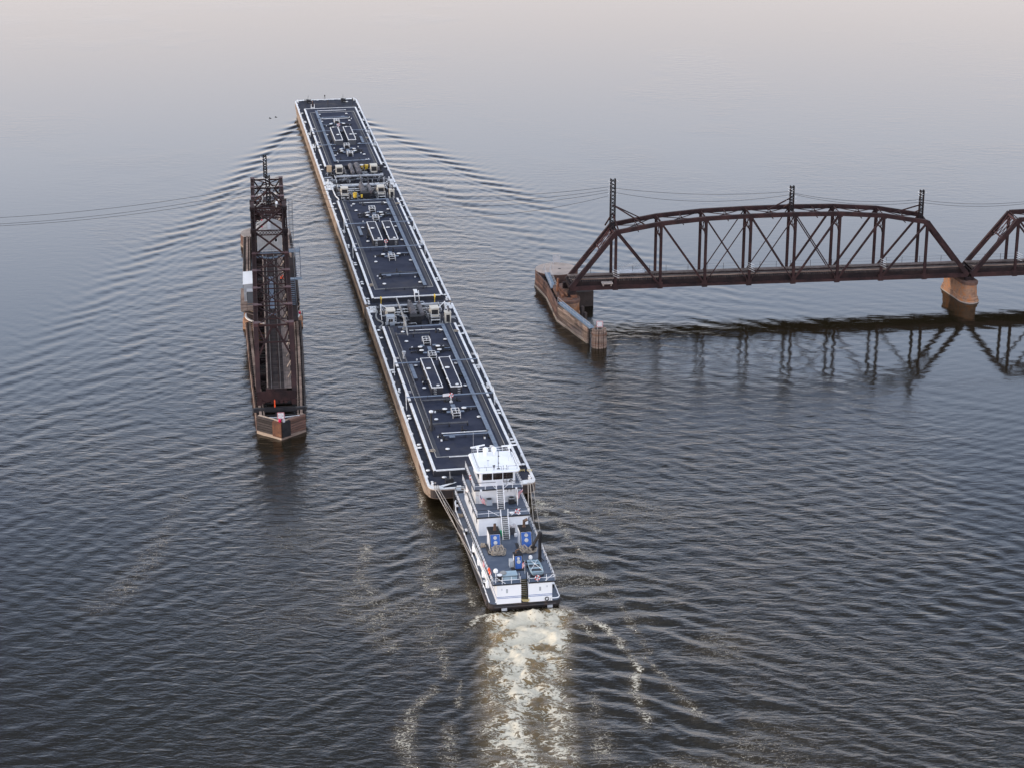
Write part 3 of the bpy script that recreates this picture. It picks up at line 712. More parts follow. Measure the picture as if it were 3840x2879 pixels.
    B().box(-2.6, -1.7, t0 + 12.1, t0 + 12.8, ZT + 0.5, ZT + 0.55).build('service_platform', 'walk_blue', root)
    walkway(root, [(1.4, cages[2] + 2.9), (3.7, cages[2] + 2.9)], 0.3, ZT + 0.45, ZT)
    walkway(root, [(2.6, (cages[0] + cages[1]) / 2), (3.7, (cages[0] + cages[1]) / 2)], 0.28, ZT + 0.45, ZT)
    # pipes
    if kind == 'stern':
        pipe_run(root, [(-4.9, t1 - 5.5, ZT + 0.5), (-4.9, t0 + 17.8, ZT + 0.5)], 0.12, 'dark_pipe', ZT)
        pipe_run(root, [(-4.9, t1 - 7, ZT + 0.72), (1.0, t1 - 7, ZT + 0.72)], 0.17, 'dark_pipe', ZT, step=2.9)
        pipe_run(root, [(-4.8, t0 + 18.2, ZT + 0.6), (1.2, t0 + 18.2, ZT + 0.6)], 0.19, 'dark_pipe', ZT, step=2.9)
        pipe_run(root, [(-4.9, crosses[1] - 1.0, ZT + 0.5), (0.2, crosses[1] - 1.0, ZT + 0.5)], 0.15, 'dark_pipe', ZT)
        v = B(); v.cur = 0; v.lathe(-4.86, t0 + 17.0, [(0.26, ZT), (0.2, ZT + 0.5), (0.17, ZT + 0.6), (0.17, ZT + 3.1)], 10)
        for k in range(3):
            a = k * 2.1 + 0.4; v.bar((-4.86, t0 + 17, ZT + 1.1), (-4.86 + 0.7 * math.cos(a), t0 + 17 + 0.7 * math.sin(a), ZT), 0.08, 0.08)
        v.cur = 1; v.lathe(-4.86, t0 + 17.0, [(0.34, ZT + 3.1), (0.36, ZT + 3.3), (0.2, ZT + 3.42)], 12)
        v.build('vent_riser', ['black', 'white_trim'], root, True)
        k = B(); k.lathe(-5.0, crosses[0] + 4.4, [(0.22, ZT), (0.2, ZT + 0.8), (0.3, ZT + 0.9), (0.3, ZT + 1.1), (0.36, ZT + 1.15), (0.36, ZT + 1.35)], 10); k.build('relief_valve', 'grey_pipe', root, True)
    pipe_run(root, [(-3.5, t0 + 14.3, ZT + 0.45), (3.7, t0 + 14.3, ZT + 0.45)], 0.085, 'white_trim' if kind != 'mid' else 'dark_pipe', ZT)
    pipe_run(root, [(-3.7, t0 + 4.4, ZT + 0.35), (3.6, t0 + 4.4, ZT + 0.35)], 0.085, 'white_trim' if kind != 'mid' else 'dark_pipe', ZT)
    pipe_run(root, [(-2.2, t1 - 3.9, ZT + 0.3), (3.1, t1 - 3.9, ZT + 0.3)], 0.075, 'white_trim' if kind != 'bow' else 'dark_pipe', ZT)
    cl = B()
    rs = random.Random(int(s0) + 3)
    for (x, y) in ((-3.9, t0 + 13.6), (-3.6, t0 + 12.4), (3.2, t0 + 12.3), (3.9, t0 + 14.0), (-1.6, t1 - 5.0), (2.6, t1 - 5.1), (-3.3, ta + 7), (3.4, ta + 7.5), (-3.2, ta + 5.6), (0.0, t0 + 15.9), (1.0, crosses[1] - 0.9), (-1.0, crosses[1] - 0.8), (3.1, crosses[0] - 6)):
        cl = B(); valve(cl, x + rs.uniform(-0.2, 0.2), y + rs.uniform(-0.2, 0.2), ZT, rs.uniform(0.45, 0.75), 0.18); cl.box(x + 0.3, x + 0.75, y - 0.2, y + 0.15, ZT, ZT + 0.2)
        cl.build('deck_valve', 'black', root)
    for (x, y) in ((-4.2, t0 + 13.7), (-3.9, t0 + 12.1), (3.0, t0 + 12.0), (-3.3, ta + 6.2), (-4.1, t1 - 5.2), (3.3, t1 - 3.6), (-2.9, cages[0] - 2.0), (2.7, cages[0] - 2.2), (-2.9, cages[1] - 0.6), (3.0, cages[1] + 0.2), (-3.2, cages[2] + 2.2), (2.8, cages[2] + 2.6)):
        B().box(x - 0.13, x + 0.13, y - 0.13, y + 0.13, ZT, ZT + 0.25).build('gauge_cap', 'white_trim', root)
    for sx in (-1, 1):
        for i in range(14):
            y = 5 + i * 6.1
            if y < BL - 3: ch = B(); ch.cyl(sx * (HW - 0.42), y, ZD, ZD + 0.26, 0.12, 8); ch.box(sx * (HW - 0.25), sx * (HW - 0.5), y + 0.3, y + 0.6, ZD, ZD + 0.2); ch.build('deck_chock', 'white_trim', root, True)
    # machinery deck
    xg = (4.02, -4.03) if kind == 'bow' else (-4.65, 3.5)
    yg = t1 + (6.4 if kind == 'bow' else 5.1)
    for x in xg: engine(root, x, yg, rail=(kind != 'bow'), face=-1 if kind != 'bow' else 1)
    if kind == 'bow':
        bx = B().box(5.7, 6.75, yg - 1.4, yg - 0.5, ZD + 1.0, ZD + 2.3); bx.box(5.65, 6.8, yg - 1.45, yg - 0.45, ZD + 2.3, ZD + 2.4); o = bx.build('control_cabinet', 'tan_box', root)
        l = B()
        for xx in (5.8, 6.65):
            for yy in (yg - 1.3, yg - 0.6): l.bar((xx, yy, ZD), (xx, yy, ZD + 1.0), 0.07, 0.07, (0, 1, 0))
        l.build('leg', 'grey_pipe', o)
    else:
        for (x, y, w_, l_, h_, key) in ((5.72, t1 + 3.0, 0.55, 0.7, 2.1, 'beige'),) + (((-4.95, t1 + 2.9, 0.72, 0.75, 1.95, 'grey_house'),) if kind == 'stern' else ()):
            b = B().box(x - w_, x + w_, y - l_, y + l_, ZD, ZD + h_); b.box(x - w_ - 0.06, x + w_ + 0.06, y - l_ - 0.06, y + l_ + 0.06, ZD + h_, ZD + h_ + 0.09); o = b.build('equipment_house', key, root)
            if key == 'beige':
                B().box(x - w_ * 0.6, x + w_ * 0.6, y - l_ - 0.03, y - l_, ZD + 0.4, ZD + h_ - 0.35).build('louvre', 'black', o); q = B(); q.tube([(x + 0.2, y, ZD + h_), (x + 0.2, y, ZD + h_ + 0.6), (x + 0.1, y + 0.5, ZD + h_ + 0.9)], 0.22, 9); q.build('exhaust_elbow', 'silencer', o, True)
            else:
                f = B().box(x - 0.42, x + 0.42, y - l_ - 0.04, y - l_, ZD + 0.95, ZD + 1.62); o2 = f.build('window_frame', 'white_trim', o)
                g2 = B().box(x - 0.37, x - 0.03, y - l_ - 0.055, y - l_ - 0.04, ZD + 1.0, ZD + 1.57); g2.box(x + 0.03, x + 0.37, y - l_ - 0.055, y - l_ - 0.04, ZD + 1.0, ZD + 1.57); g2.build('window_pane', 'glass', o)
        b = B().box(-1.32, 0.72, t1 + 2.0, t1 + 3.3, ZD, ZD + 1.75); b.box(-1.36, 0.76, t1 + 1.95, t1 + 3.35, ZD + 1.75, ZD + 1.82); b.box(-0.9, 0.2, t1 + 3.4, t1 + 4.2, ZD + 0.4, ZD + 1.5); b.build('slop_tank', 'black_matt', root)
    ys0, ys1 = (t1 + 1.2, t1 + 8.6) if kind == 'bow' else (t1 + 4.6, t1 + 10.4)
    for k, (x, r_) in enumerate(((1.0, 0.5), (-0.45, 0.66)) if kind == 'bow' else ((-0.35, 0.62), (1.25, 0.5))):
        b = B(); z = ZD + 1.35
        b.tube([(x, ys0, z), (x, ys0 + 0.25, z), (x, ys1 - 0.25, z), (x, ys1, z)], [r_ * 0.75, r_, r_, r_ * 0.7], 18)
        for i in range(5):
            if k == (1 if kind == 'bow' else 0): b.tube([(x, ys0 + 1.2 + i * 0.75, z), (x, ys0 + 1.45 + i * 0.75, z)], r_ * 1.06, 18)
        b.tube([(x, ys1 - 0.6, z), (x, ys1 - 0.6, z + r_ + 0.5)], 0.16, 8)
        for yy in (ys0 + 1, ys1 - 1.2): b.box(x - r_ * 0.8, x + r_ * 0.8, yy - 0.1, yy + 0.1, ZD, z - r_ * 0.6)
        b.build('exhaust_silencer', 'silencer', root, True)
    ym = t1 + (11.6 if kind == 'bow' else 10.6)
    key = 'grey_pipe'
    pipe_run(root, [(-5.6, ym, ZD + 1.35), (5.0, ym, ZD + 1.35)], 0.24, key, ZD, 'cargo_manifold', 2.4)
    pipe_run(root, [(-5.2, ym - 1.1, ZD + 0.9), (5.2, ym - 1.1, ZD + 0.9)], 0.12, 'white_trim', ZD, 'cargo_manifold', 2.6)
    pipe_run(root, [(-4.5, ym - 2.0, ZD + 0.7), (4.4, ym - 2.0, ZD + 0.7)], 0.10, 'white_trim', ZD, 'cargo_manifold', 2.6)
    pipe_run(root, [(-5.5, ym + 1.3, ZD + 0.8), (5.5, ym + 1.3, ZD + 0.8)], 0.16, 'dark_pipe', ZD, 'cargo_manifold', 2.2)
    pipe_run(root, [(-0.3, ym, ZD + 1.35), (-0.3, ym + 2.6, ZD + 1.35), (-0.3, ym + 3.2, ZD + 0.3)], 0.22, 'dark_pipe', None)
    for x in (-2.1, 2.3): pipe_run(root, [(x, t1 + 0.3, ZD + 0.6), (x, ym + 1.2, ZD + 0.6)], 0.14, 'dark_pipe', ZD)
    cl = B(); rs = random.Random(int(s0) + 40)
    for i in range(95):
        x = rs.uniform(-6.3, 6.3); y = rs.uniform(t1 + 0.6, BL - 1.2)
        if any(abs(x - gx_) < 1.3 and abs(y - yg) < 2.2 for gx_ in xg) or abs(x - 0.4) < 1.6 and y < ys1: continue
        if rs.random() < 0.55: valve(cl, x, y, ZD, rs.uniform(0.5, 1.2), rs.uniform(0.12, 0.25))
        else:
            cl.box(x - rs.uniform(0.1, 0.35), x + rs.uniform(0.1, 0.35), y - 0.15, y + 0.25, ZD, ZD + rs.uniform(0.2, 0.8))
    cl.build('machinery_valves', 'black', root)
    cl = B()
    for i in range(95):
        x = rs.uniform(-6.2, 6.2); y = rs.uniform(t1 + 0.8, BL - 1.0)
        if any(abs(x - gx_) < 1.4 and abs(y - yg) < 2.3 for gx_ in xg) or abs(x - 0.4) < 1.7 and y < ys1: continue
        z = ZD + rs.uniform(0.25, 0.9); l_ = rs.uniform(0.4, 1.8)
        if rs.random() < 0.6: cl.tube([(x, y, z), (x + l_, y, z), (x + l_ + 0.15, y, z - 0.25)], rs.uniform(0.05, 0.11), 7)
        else: cl.tube([(x, y, ZD), (x, y, z), (x, y + l_ * 0.6, z)], rs.uniform(0.05, 0.10), 7)
    cl.build('small_pipework', 'grey_pipe', root, True)
    for q in range(3):
        yq = ym - 3.2 - q * 0.9; pipe_run(root, [(-3.1 + q * 0.3, yq, ZD + 0.5 + q * 0.1), (-1.5, yq, ZD + 0.5 + q * 0.1), (-1.4, yq, ZD + 0.1)], 0.09, 'grey_pipe', None); pipe_run(root, [(2.1, yq, ZD + 0.45), (3.0 + q * 0.2, yq, ZD + 0.45), (3.1 + q * 0.2, yq + 0.4, ZD + 0.1)], 0.08, 'white_trim', None)
    for x in (-5.6, -2.0, 2.4, 5.3): pipe_run(root, [(x, ym - 2.6, ZD + 0.9), (x, ym + 2.0, ZD + 0.9), (x, ym + 2.2, ZD + 0.1)], 0.10, 'dark_pipe' if abs(x) < 4 else 'grey_pipe', None)
    fr = B()
    for x in (-5.9, 5.6): fr.box(x - 0.6, x + 0.6, ym + 0.9, ym + 1.9, ZD, ZD + 0.75); fr.box(x - 0.65, x + 0.65, ym + 0.85, ym + 1.95, ZD + 0.75, ZD + 0.8)
    fr.build('spill_tray', 'dark_pipe', root)
    hb = B()
    hb.box(-HW + 0.4, HW - 0.4, BL - 0.35, BL - 0.05, ZD + 0.01, ZD + 0.17)
    for sx in (-1, 1):
        hb.box(sx * (HW - 0.42), sx * (HW - 2.9), BL - 1.9, BL - 1.55, ZD + 0.01, ZD + 0.15)
        hb.box(sx * (HW - 0.42), sx * (HW - 1.9), BL - 3.6, BL - 1.92, ZD + 0.012, ZD + 0.12)
        for ix in (0, 1):
            for iy in (0, 1): hb.ring((sx * (HW - 0.95 - ix * 0.85), BL - 0.8 - iy * 0.75, ZD + 0.22), 0.30, 0.09, 'z', 12, 6)
    hb.build('head_log_plates', 'white_trim', root)
    for sx in (-1, 1):
        bitt(root, sx * (HW - 0.75), 1.9, ZD + 0.02, ang=PI / 2); bitt(root, sx * (HW - 1.2), BL - 3.2, ZD + 0.12, ang=PI / 2)
        bitt(root, sx * (HW - 0.7), t0 + 38, ZD + 0.02, ang=PI / 2)
    for (x, y, z) in ((-5.95, t0 + 8, ZT + 0.1), (6.1, t1 - 5, ZT + 0.1)) if kind != 'bow' else ((-5.9, crosses[1] + 6, ZT + 0.1), (6.0, crosses[0] - 2, ZT + 0.1)):
        q = B(); rr = random.Random(int(x * 10 + s0))
        for k in range(4): q.ring((x + rr.uniform(-0.15, 0.15), y + rr.uniform(-0.2, 0.2), z + k * 0.06), 0.42 - k * 0.05, 0.05, 'z', 14, 5)
        o = q.build('rope_coil', 'rope', None, True); pw = root.matrix_basis
        o.location = root.location; o.rotation_euler = root.rotation_euler
        wh = {'stern': 'nearest', 'mid': 'middle', 'bow': 'farthest'}[kind]
        tag(o, f'coil of rope on the {"left" if (x < 0) != rot else "right"} white trunk edge of the {wh} barge', 'rope', 'rope coils on the barge trunks')
    return root
M['deck_dust'] = mat('dusty_worn_deck', (0.060, 0.057, 0.062), (0.028, 0.031, 0.044), 0.22, 0.7, stretch=(1, 0.3, 1), lo=0.40, hi=0.60, c3=(0.13, 0.115, 0.105), s3=0.2, l3=0.55, h3=0.75)
M['tank_grey'] = mat('grey_tank_side', (0.085, 0.088, 0.10), (0.06, 0.062, 0.07), 0.8, 0.6)
bg1 = barge(0.0, False, 'nearest tank barge, against the towboat bow, with a tall vent riser and grey windowed hut', 5.5, 75.8, 38.5, 53.4, (64.9, 56.8, 28.2), (53.1, 36.0), 'stern')
bg2 = barge(90.8, False, 'middle tank barge coupled between two others, dark deck crossed by the shadowy overhead wires', 2.3, 74.3, 37.2, 51.1, (64.0, 56.5, 27.2), (52.2, 33.8), 'mid')
bg3 = barge(181.6, True, 'leading tank barge farthest from the towboat, its pale tan bow pushing out the wave', 14.2, 76.0, 41.9, 55.8, (66.6, 58.7, 32.4), (58.0, 43.4), 'bow')

# things carried on the barges ------------------------------------------------
def lifering(loc, rz, label, ax='y', rad=0.30, r=0.085, tilt=0):
    b = B(); n, m = 24, 8; vs = []; 
    for part in range(8):
        b.cur = 0 if part % 2 == 0 else 1
        pts = []
        for i in range(4):
            a = 2 * PI * (part * 3 + i) / 24; u, v = rad * math.cos(a), rad * math.sin(a); pts.append((u, 0, v))
        b.tube(pts, r if part % 2 == 0 else r * 1.04, 8)
    o = b.build('life_ring', ['red', 'flag_white'], None, True); o.location = loc; o.rotation_euler = (tilt, 0, rz)
    return tag(o, label, 'life ring', 'red life rings')
def ring_post(s, n, label, sign):
    o = B(); p = TW(n, s, ZT)
    o.tube([(0, 0, 0), (0, 0, 1.5)], 0.06, 8); o.box(-0.25, 0.25, -0.2, 0.2, 0, 0.25); o.bar((0, 0, 1.0), (0.0, -0.25, 1.35), 0.05, 0.05)
    q = o.build('life_ring_stand', 'white_trim', None, True); q.location = p; q.rotation_euler.z = TROT
    tag(q, f'short white stand holding the life ring {sign}', 'stand', 'life ring stands on the barges')
    lifering(TW(n, s - 0.14, ZT + 1.35), TROT, label, tilt=R(-12))
ring_post(34.6, 0.05, 'red life ring on a stand between raised tanks and single cage of the nearest barge', 'on the nearest barge')
ring_post(126.9, -0.25, 'red life ring on a stand just behind the raised tanks of the middle barge', 'on the middle barge')
ring_post(232.6, -0.1, 'red life ring on a stand ahead of the raised tanks of the leading barge', 'on the leading barge')
b = B(); b.box(-0.55, 0.55, -0.03, 0.03, 0, 0.5); o = b.build('notice_board', 'sign_white', None, loc=TW(-0.75, 34.9, ZT + 1.0), rz=TROT + 0.2); tag(o, 'blank white notice board leaning beside the life ring on the nearest barge', 'board')
for i, (n, s, z, lab, k) in enumerate(((1.62, 193.6, ZD, 'pale-lidded yellow drum, left of the pair by the right engine of the leading barge', 'white_trim'),
                              (2.73, 193.4, ZD, 'all-yellow drum, right of the pair by the right engine of the leading barge', 'yellow'),
                              (-2.6, 166.9, ZD, 'yellow drum with a dark band by the walkway at the front of the middle barge', 'yellow'),
                              (-1.1, 166.9, ZD, 'small yellow-green pail beside the banded drum on the middle barge', 'yellow'))):
    sc = 1 if i < 3 else 0.55
    b = B(); b.cur = 0; b.lathe(0, 0, [(0.34 * sc, 0), (0.38 * sc, 0.5 * sc), (0.44 * sc, 1.0 * sc), (0.44 * sc, 1.08 * sc)], 16); b.cur = 1; b.lathe(0, 0, [(0.47 * sc, 1.08 * sc), (0.47 * sc, 1.17 * sc), (0.1, 1.2 * sc)], 16); b.ring((0, 0, 0.62 * sc), 0.40 * sc, 0.03, 'z', 14, 5)
    o = b.build('drum', ['yellow', k], None, True, loc=TW(n, s, z + (0.9 if i == 2 else 0.9 if i == 3 else 0.45))); tag(o, lab, 'drum', 'yellow drums on the barges')
    st = B().box(-0.4, 0.4, -0.4, 0.4, -(0.9 if i > 1 else 0.45), -0.002); so = st.build('drum_rack', 'black', o)
# boom and hoses
b = B(); p = [Vector((-2.72, 88.2, 5.4)), Vector((-2.87, 73.5, 5.6)), Vector((-3.16, 66.9, 5.0))]
b.tube(p[:2], [0.13, 0.2], 10); b.tube(p[1:], [0.16, 0.10], 10); b.cyl(-2.87, 73.5, ZT, 5.7, 0.28, 10); b.cyl(-2.87, 73.5, 5.7, 6.3, 0.2, 10); b.bar((-3.3, 73.5, ZT + 0.1), (-2.4, 73.5, ZT + 0.1), 1.0, 0.2); b.tube([(-2.87, 73.5, 6.3), (-2.78, 82, 5.65)], 0.03, 5)
o = b.build('hose_boom', 'hose', None, True, loc=TW(0, 0, 0), rz=TROT); tag(o, 'long grey hose boom on a pedestal, laid along the front machinery of the nearest barge', 'boom')
def hose(pts, r, label, key='hose'):
    P = [Vector(p) for p in pts]; out = []
    for i in range(len(P) - 1):
        a, b_, c_, d = P[max(i - 1, 0)], P[i], P[i + 1], P[min(i + 2, len(P) - 1)]
        for k in range(5):
            t = k / 5; out.append(0.5 * ((2 * b_) + (c_ - a) * t + (2 * a - 5 * b_ + 4 * c_ - d) * t * t + (3 * b_ - a - 3 * c_ + d) * t ** 3))
    out.append(P[-1]); b = B(); b.tube(out, r, 8); o = b.build('cargo_hose', key, None, True, loc=TW(0, 0, 0), rz=TROT); tag(o, label, 'hose'); return o
hose([(-6.6, 86.2, 3.6), (-7.0, 84.2, 3.2), (-6.9, 82.0, 3.18), (-6.2, 80.4, 3.18), (-6.5, 78.6, 3.18), (-7.1, 77.4, 3.18), (-6.6, 76.6, 3.18), (-6.1, 76.9, 3.3)], 0.17, 'thick grey hose snaking along the left deck edge at the front of the nearest barge')
hose([(-4.6, 86.0, 3.9), (-5.2, 84.9, 3.4), (-4.9, 83.6, 3.3), (-3.6, 83.5, 3.4)], 0.15, 'short grey hose looped by the left engine of the nearest barge')
hose([(-6.7, 176, 3.5), (-6.5, 172, 3.2), (-6.1, 169, 3.2), (-6.3, 166.8, 3.2), (-5.9, 165.6, 3.2)], 0.15, 'pale hose lying along the left deck edge at the front of the middle barge', 'white_trim')
for i, (n, s, lab) in enumerate(((-5.3, 87.3, 'yellow hose saddle at the left, where the nearest and middle barges meet'), (4.95, 87.2, 'yellow hose saddle at the right, where the nearest and middle barges meet'))):
    s += 3.9; b = B(); pts = [(0, 0.5 * math.sin(a) - 0.2, 0.55 * math.cos(a)) for a in np.linspace(-1.2, 1.5, 9)]; b.tube(pts, 0.13, 8)
    b.bar((0, -0.2, -1.1), (0, -0.2, 0.1), 0.12, 0.12, (0, 1, 0))
    o = b.build('hose_saddle', 'yellow', None, True, loc=TW(n, s, 4.15), rz=TROT); tag(o, lab, 'hose saddle', 'yellow hose saddles')
def aframe(n, s, key, lab, tilt=1):
    b = B(); b.tube([(0, 0, 2.0), (-0.3 * tilt, -4.8, 0.5)], 0.08, 7); b.tube([(0, 0, 2.0), (2.4 * tilt, -3.6, 1.4)], 0.08, 7); b.tube([(0, 0, 0), (0, 0, 2.1)], 0.09, 7); b.box(-0.2, 0.2, -0.2, 0.2, 0, 0.15)
    o = b.build('hose_davit', key, None, True, loc=TW(n, s, ZD), rz=TROT); tag(o, lab, 'davit', 'hose davits')
aframe(-6.0, 85.6, 'white_trim', 'white hose davit at the left front corner of the nearest barge'); aframe(6.1, 85.4, 'white_trim', 'white hose davit at the right front corner of the nearest barge', -1)
aframe(-5.9, 176.2, 'black', 'black hose davit at the left front corner of the middle barge'); aframe(6.0, 176.0, 'black', 'black hose davit at the right front corner of the middle barge', -1)
# capstan winch on each plain end
for (n, s, rz, z, lab) in ((-4.91, 2.15, 0, ZD, 'black deck winch with a pale lever on the stern of the nearest barge'), (-4.74, 268.5, PI, ZD, 'dark winch at the left of the bow of the leading barge'), (4.51, 268.4, PI, ZD, 'dark winch at the right of the bow of the leading barge')):
    b = B(); b.cur = 0; b.box(-0.55, 0.55, -0.45, 0.45, 0, 0.15); b.box(0.25, 0.55, -0.4, 0.4, 0.15, 1.05); b.box(-0.1, 0.65, -0.45, -0.2, 0.3, 0.95); b.tube([(-0.5, 0, 0.6), (0.25, 0, 0.6)], 0.36, 14); b.tube([(-0.55, 0, 0.6), (-0.5, 0, 0.6)], 0.5, 14)
    b.cur = 1; b.tube([(0.15, -0.3, 0.9), (0.1, -0.2, 2.1)], 0.06, 7)
    o = b.build('deck_winch', ['black', 'hose'], None, True, loc=TW(n, s, z), rz=TROT + rz); tag(o, lab, 'winch', 'barge deck winches')
# light masts on the bow
for (n, s, h_, lab) in ((-0.38, 259.7, 2.1, 'thin black light post at the middle of the front trunk edge of the leading barge'), (-6.4, 258.9, 1.8, 'thin black light post at the left front trunk corner of the leading barge'), (6.0, 258.9, 1.7, 'thin black light post at the right front trunk corner of the leading barge'), (-0.2, 271.6, 1.0, 'small bow light with black top on the front edge of the leading barge')):
    b = B(); b.cyl(0, 0, 0, h_, 0.05, 8); b.lathe(0, 0, [(0.15, h_), (0.17, h_ + 0.3), (0.08, h_ + 0.45)], 10); b.cyl(0, 0, 0, 0.1, 0.2, 8); b.bar((-0.3, 0, h_ * 0.75), (0.3, 0, h_ * 0.75), 0.04, 0.04)
    o = b.build('light_post', 'black', None, True, loc=TW(n, s, ZD if s > 259 else ZT), rz=TROT); tag(o, lab, 'light post', 'barge light posts')
b = B(); b.tube([(0, 0, 0.8), (2.2, 3, 0.35), (4.6, 5.2, 0.3), (6.8, 7.5, 0.4), (7.6, 9.2, 0.35)], 0.045, 6); o = b.build('anchor_cable', 'black', None, True, loc=TW(-0.2, 259.9, ZD), rz=TROT); tag(o, 'thin dark cable lying across the bow deck of the leading barge', 'cable')
for k, (x0, dr) in enumerate(((-5.95, 0), (-4.95, 0))):
    pass
b = B(); b.box(-0.40, 0.40, 0.35, 1.35, 0.86, 0.92); b.bar((-0.3, 0.9, 0), (-0.3, 0.9, 0.86), 0.08, 0.08, (0, 1, 0)); b.bar((0.3, 0.9, 0), (0.3, 0.9, 0.86), 0.08, 0.08, (0, 1, 0))
for sx in (-0.42, 0.42): b.tube([(sx, 1.0, 0), (sx, 0.9, 1.0), (sx, 0.2, 1.95), (sx, -0.25, 1.85), (sx, -0.3, 0.95)], 0.05, 6)
for k in range(3): b.box(-0.4, 0.4, 0.3 + k * 0.25, 0.5 + k * 0.25, 0.75 - k * 0.28, 0.79 - k * 0.28)
o = b.build('stair_rails', 'white_trim', None, True, loc=TW(-4.45, 258.2, ZD), rz=TROT); tag(o, 'pair of white stair rails beside the crewman at the front of the leading barge', 'stair rail')
b = B()
for sx in (-0.4, 0.4): b.tube([(sx, -1.0, 0), (sx, -0.8, 1.0), (sx, -0.1, 1.95), (sx, 0.35, 1.85), (sx, 0.4, 0.95)], 0.05, 6); b.tube([(sx, -0.9, 0.5), (sx, 0.3, 1.4)], 0.04, 6)
b.box(-0.36, 0.36, 0.2, 2.6, 1.38, 1.43)
o = b.build('stair_rails', 'white_trim', None, True, loc=TW(1.75, 93.2, ZD), rz=TROT); tag(o, 'pair of white stair rails over the rear trunk edge of the middle barge', 'stair rail')
# ---------------------------------------------------------------- towboat
tug = empty('towboat', TW(0, 0, 0), TROT, 'white and dark grey multi-deck river towboat with blue exhaust casings, pushing the barges', 'towboat')
def rail_line(b, pts, h=1.05, post=1.4, top=1, mid=0, r=0.035, brace=()):
    """b.cur index: top / mid select the material of top rail and posts"""
    for (p, q) in zip(pts[:-1], pts[1:]):
        p = Vector(p); q = Vector(q); L_ = (q - p).length; n = max(1, round(L_ / post))
        up = Vector((0, 0, h))
        b.cur = top; b.tube([p + up, q + up], r * 1.1, 6)
        b.cur = mid; b.tube([p + up * 0.52, q + up * 0.52], r * 0.9, 6)
        for i in range(n + 1):
            c = p.lerp(q, i / n); b.bar(c, c + up, 0.07, 0.07, (0, 1, 0))
        for k in brace:
            c = p.lerp(q, k[0]); d = p.lerp(q, k[1]); b.tube([c + up, d + Vector((0, 0, 0.05))], r, 6)
def steep_stair(parent, x0, x1, p, q, n, tread='dark_pipe', side='white_clean', edge=None):
    """flight between p=(s,z) foot and q=(s,z) head; x0..x1 is its width"""
    b = B(); b.cur = 0
    for x in (x0, x1): b.bar((x, p[0], p[1] + 0.05), (x, q[0], q[1] + 0.05), 0.07, 0.26)
    for x in (x0 - 0.03, x1 + 0.03):
        b.tube([(x, p[0], p[1] + 0.1), (x, p[0] + (q[0] - p[0]) * 0.04, p[1] + 0.95), (x, q[0], q[1] + 0.98), (x, q[0], q[1])], 0.035, 6)
    o = b.build('stair', side, parent, True)
    t = B(); u = B()
    for i in range(n):
        k = (i + 0.5) / n; y = p[0] + (q[0] - p[0]) * k; z = p[1] + (q[1] - p[1]) * k
        t.box(x0 + 0.035, x1 - 0.035, y - 0.12, y + 0.12, z, z + 0.04); u.box(x0 + 0.04, x1 - 0.04, y - 0.15, y - 0.122, z - 0.02, z + 0.06)
    t.build('stair_treads', tread, o); u.build('tread_edges', edge or side, o)
    return o
# hull
def tug_outline(stern, bow, hw, rs=0.9, rb=2.2):
    pts = []
    for i in range(6): a = PI + i * PI / 10; pts.append((-hw + rs + rs * math.cos(a), stern + rs + rs * math.sin(a)))
    for i in range(6): a = -PI / 2 + i * PI / 10; pts.append((hw - rs + rs * math.cos(a), stern + rs + rs * math.sin(a)))
    for i in range(5): a = i * PI / 8; pts.append((hw - rb + rb * math.cos(a), bow - rb + rb * math.sin(a)))
    for i in range(5): a = PI / 2 + i * PI / 8; pts.append((-hw + rb + rb * math.cos(a), bow - rb + rb * math.sin(a)))
    return pts
hull = B().loft([[(x, y, z) for x, y in tug_outline(-36.6 + d, -1.9 - d * 0.4, 5.0 - e_)] for z, d, e_ in ((-1, 1.3, 0.15), (0.1, 0.35, 0.06), (0.5, 0.08, 0.0), (1.15, 0.0, 0.0))]).build('hull', 'hull_dark', tug)
B().prism([(x * 0.985, y * 0.997 - 0.05) for x, y in tug_outline(-36.6, -1.95, 5.0)], 1.15, 1.17).build('main_deck', 'tug_deck', tug)
b = B()
for sx in (-1, 1): b.tube([(sx * 5.05, -3.2, 0.8), (sx * 5.05, -35.6, 0.8)], 0.16, 8); b.tube([(sx * 5.03, -3.2, 0.35), (sx * 5.03, -35.4, 0.35)], 0.12, 8)
b.tube([(-4.2, -36.7, 0.75), (4.2, -36.7, 0.75)], 0.15, 8)
b.build('rubber_fender', 'hull_dark', hull, True)
b = B()
for x in (-2.9, 3.4): b.box(x - 0.36, x + 0.36, -36.9, -36.62, 0.25, 0.62)
b.build('stern_pad', 'grey_pipe', hull)
b = B()
for sx in (-1, 1):
    segs = [(-33.2, -30.9), (-30.0, -26.5), (-25.9, -20.6), (-19.7, -13.0), (-12.4, -8.2), (-7.6, -4.4)] if sx < 0 else [(-34.5, -26.5), (-25.9, -18.6), (-17.8, -9.0), (-8.4, -4.4)]
    for a, c in segs: b.tube([(sx * 4.85, a, 1.17), (sx * 4.85, a, 1.52), (sx * 4.85, c, 1.52), (sx * 4.85, c, 1.17)], 0.075, 7)
b.tube([(-4.1, -36.45, 1.45), (-0.75, -36.45, 1.45)], 0.075, 7); b.tube([(0.75, -36.45, 1.45), (4.3, -36.45, 1.45), (4.65, -36.3, 1.45), (4.85, -35.9, 1.45), (4.85, -34.5, 1.45)], 0.075, 7)
b.tube([(-4.85, -36.2, 1.4), (-4.85, -33.3, 1.45)], 0.075, 7)
b.build('bulwark_pipe', 'white_clean', tug, True)
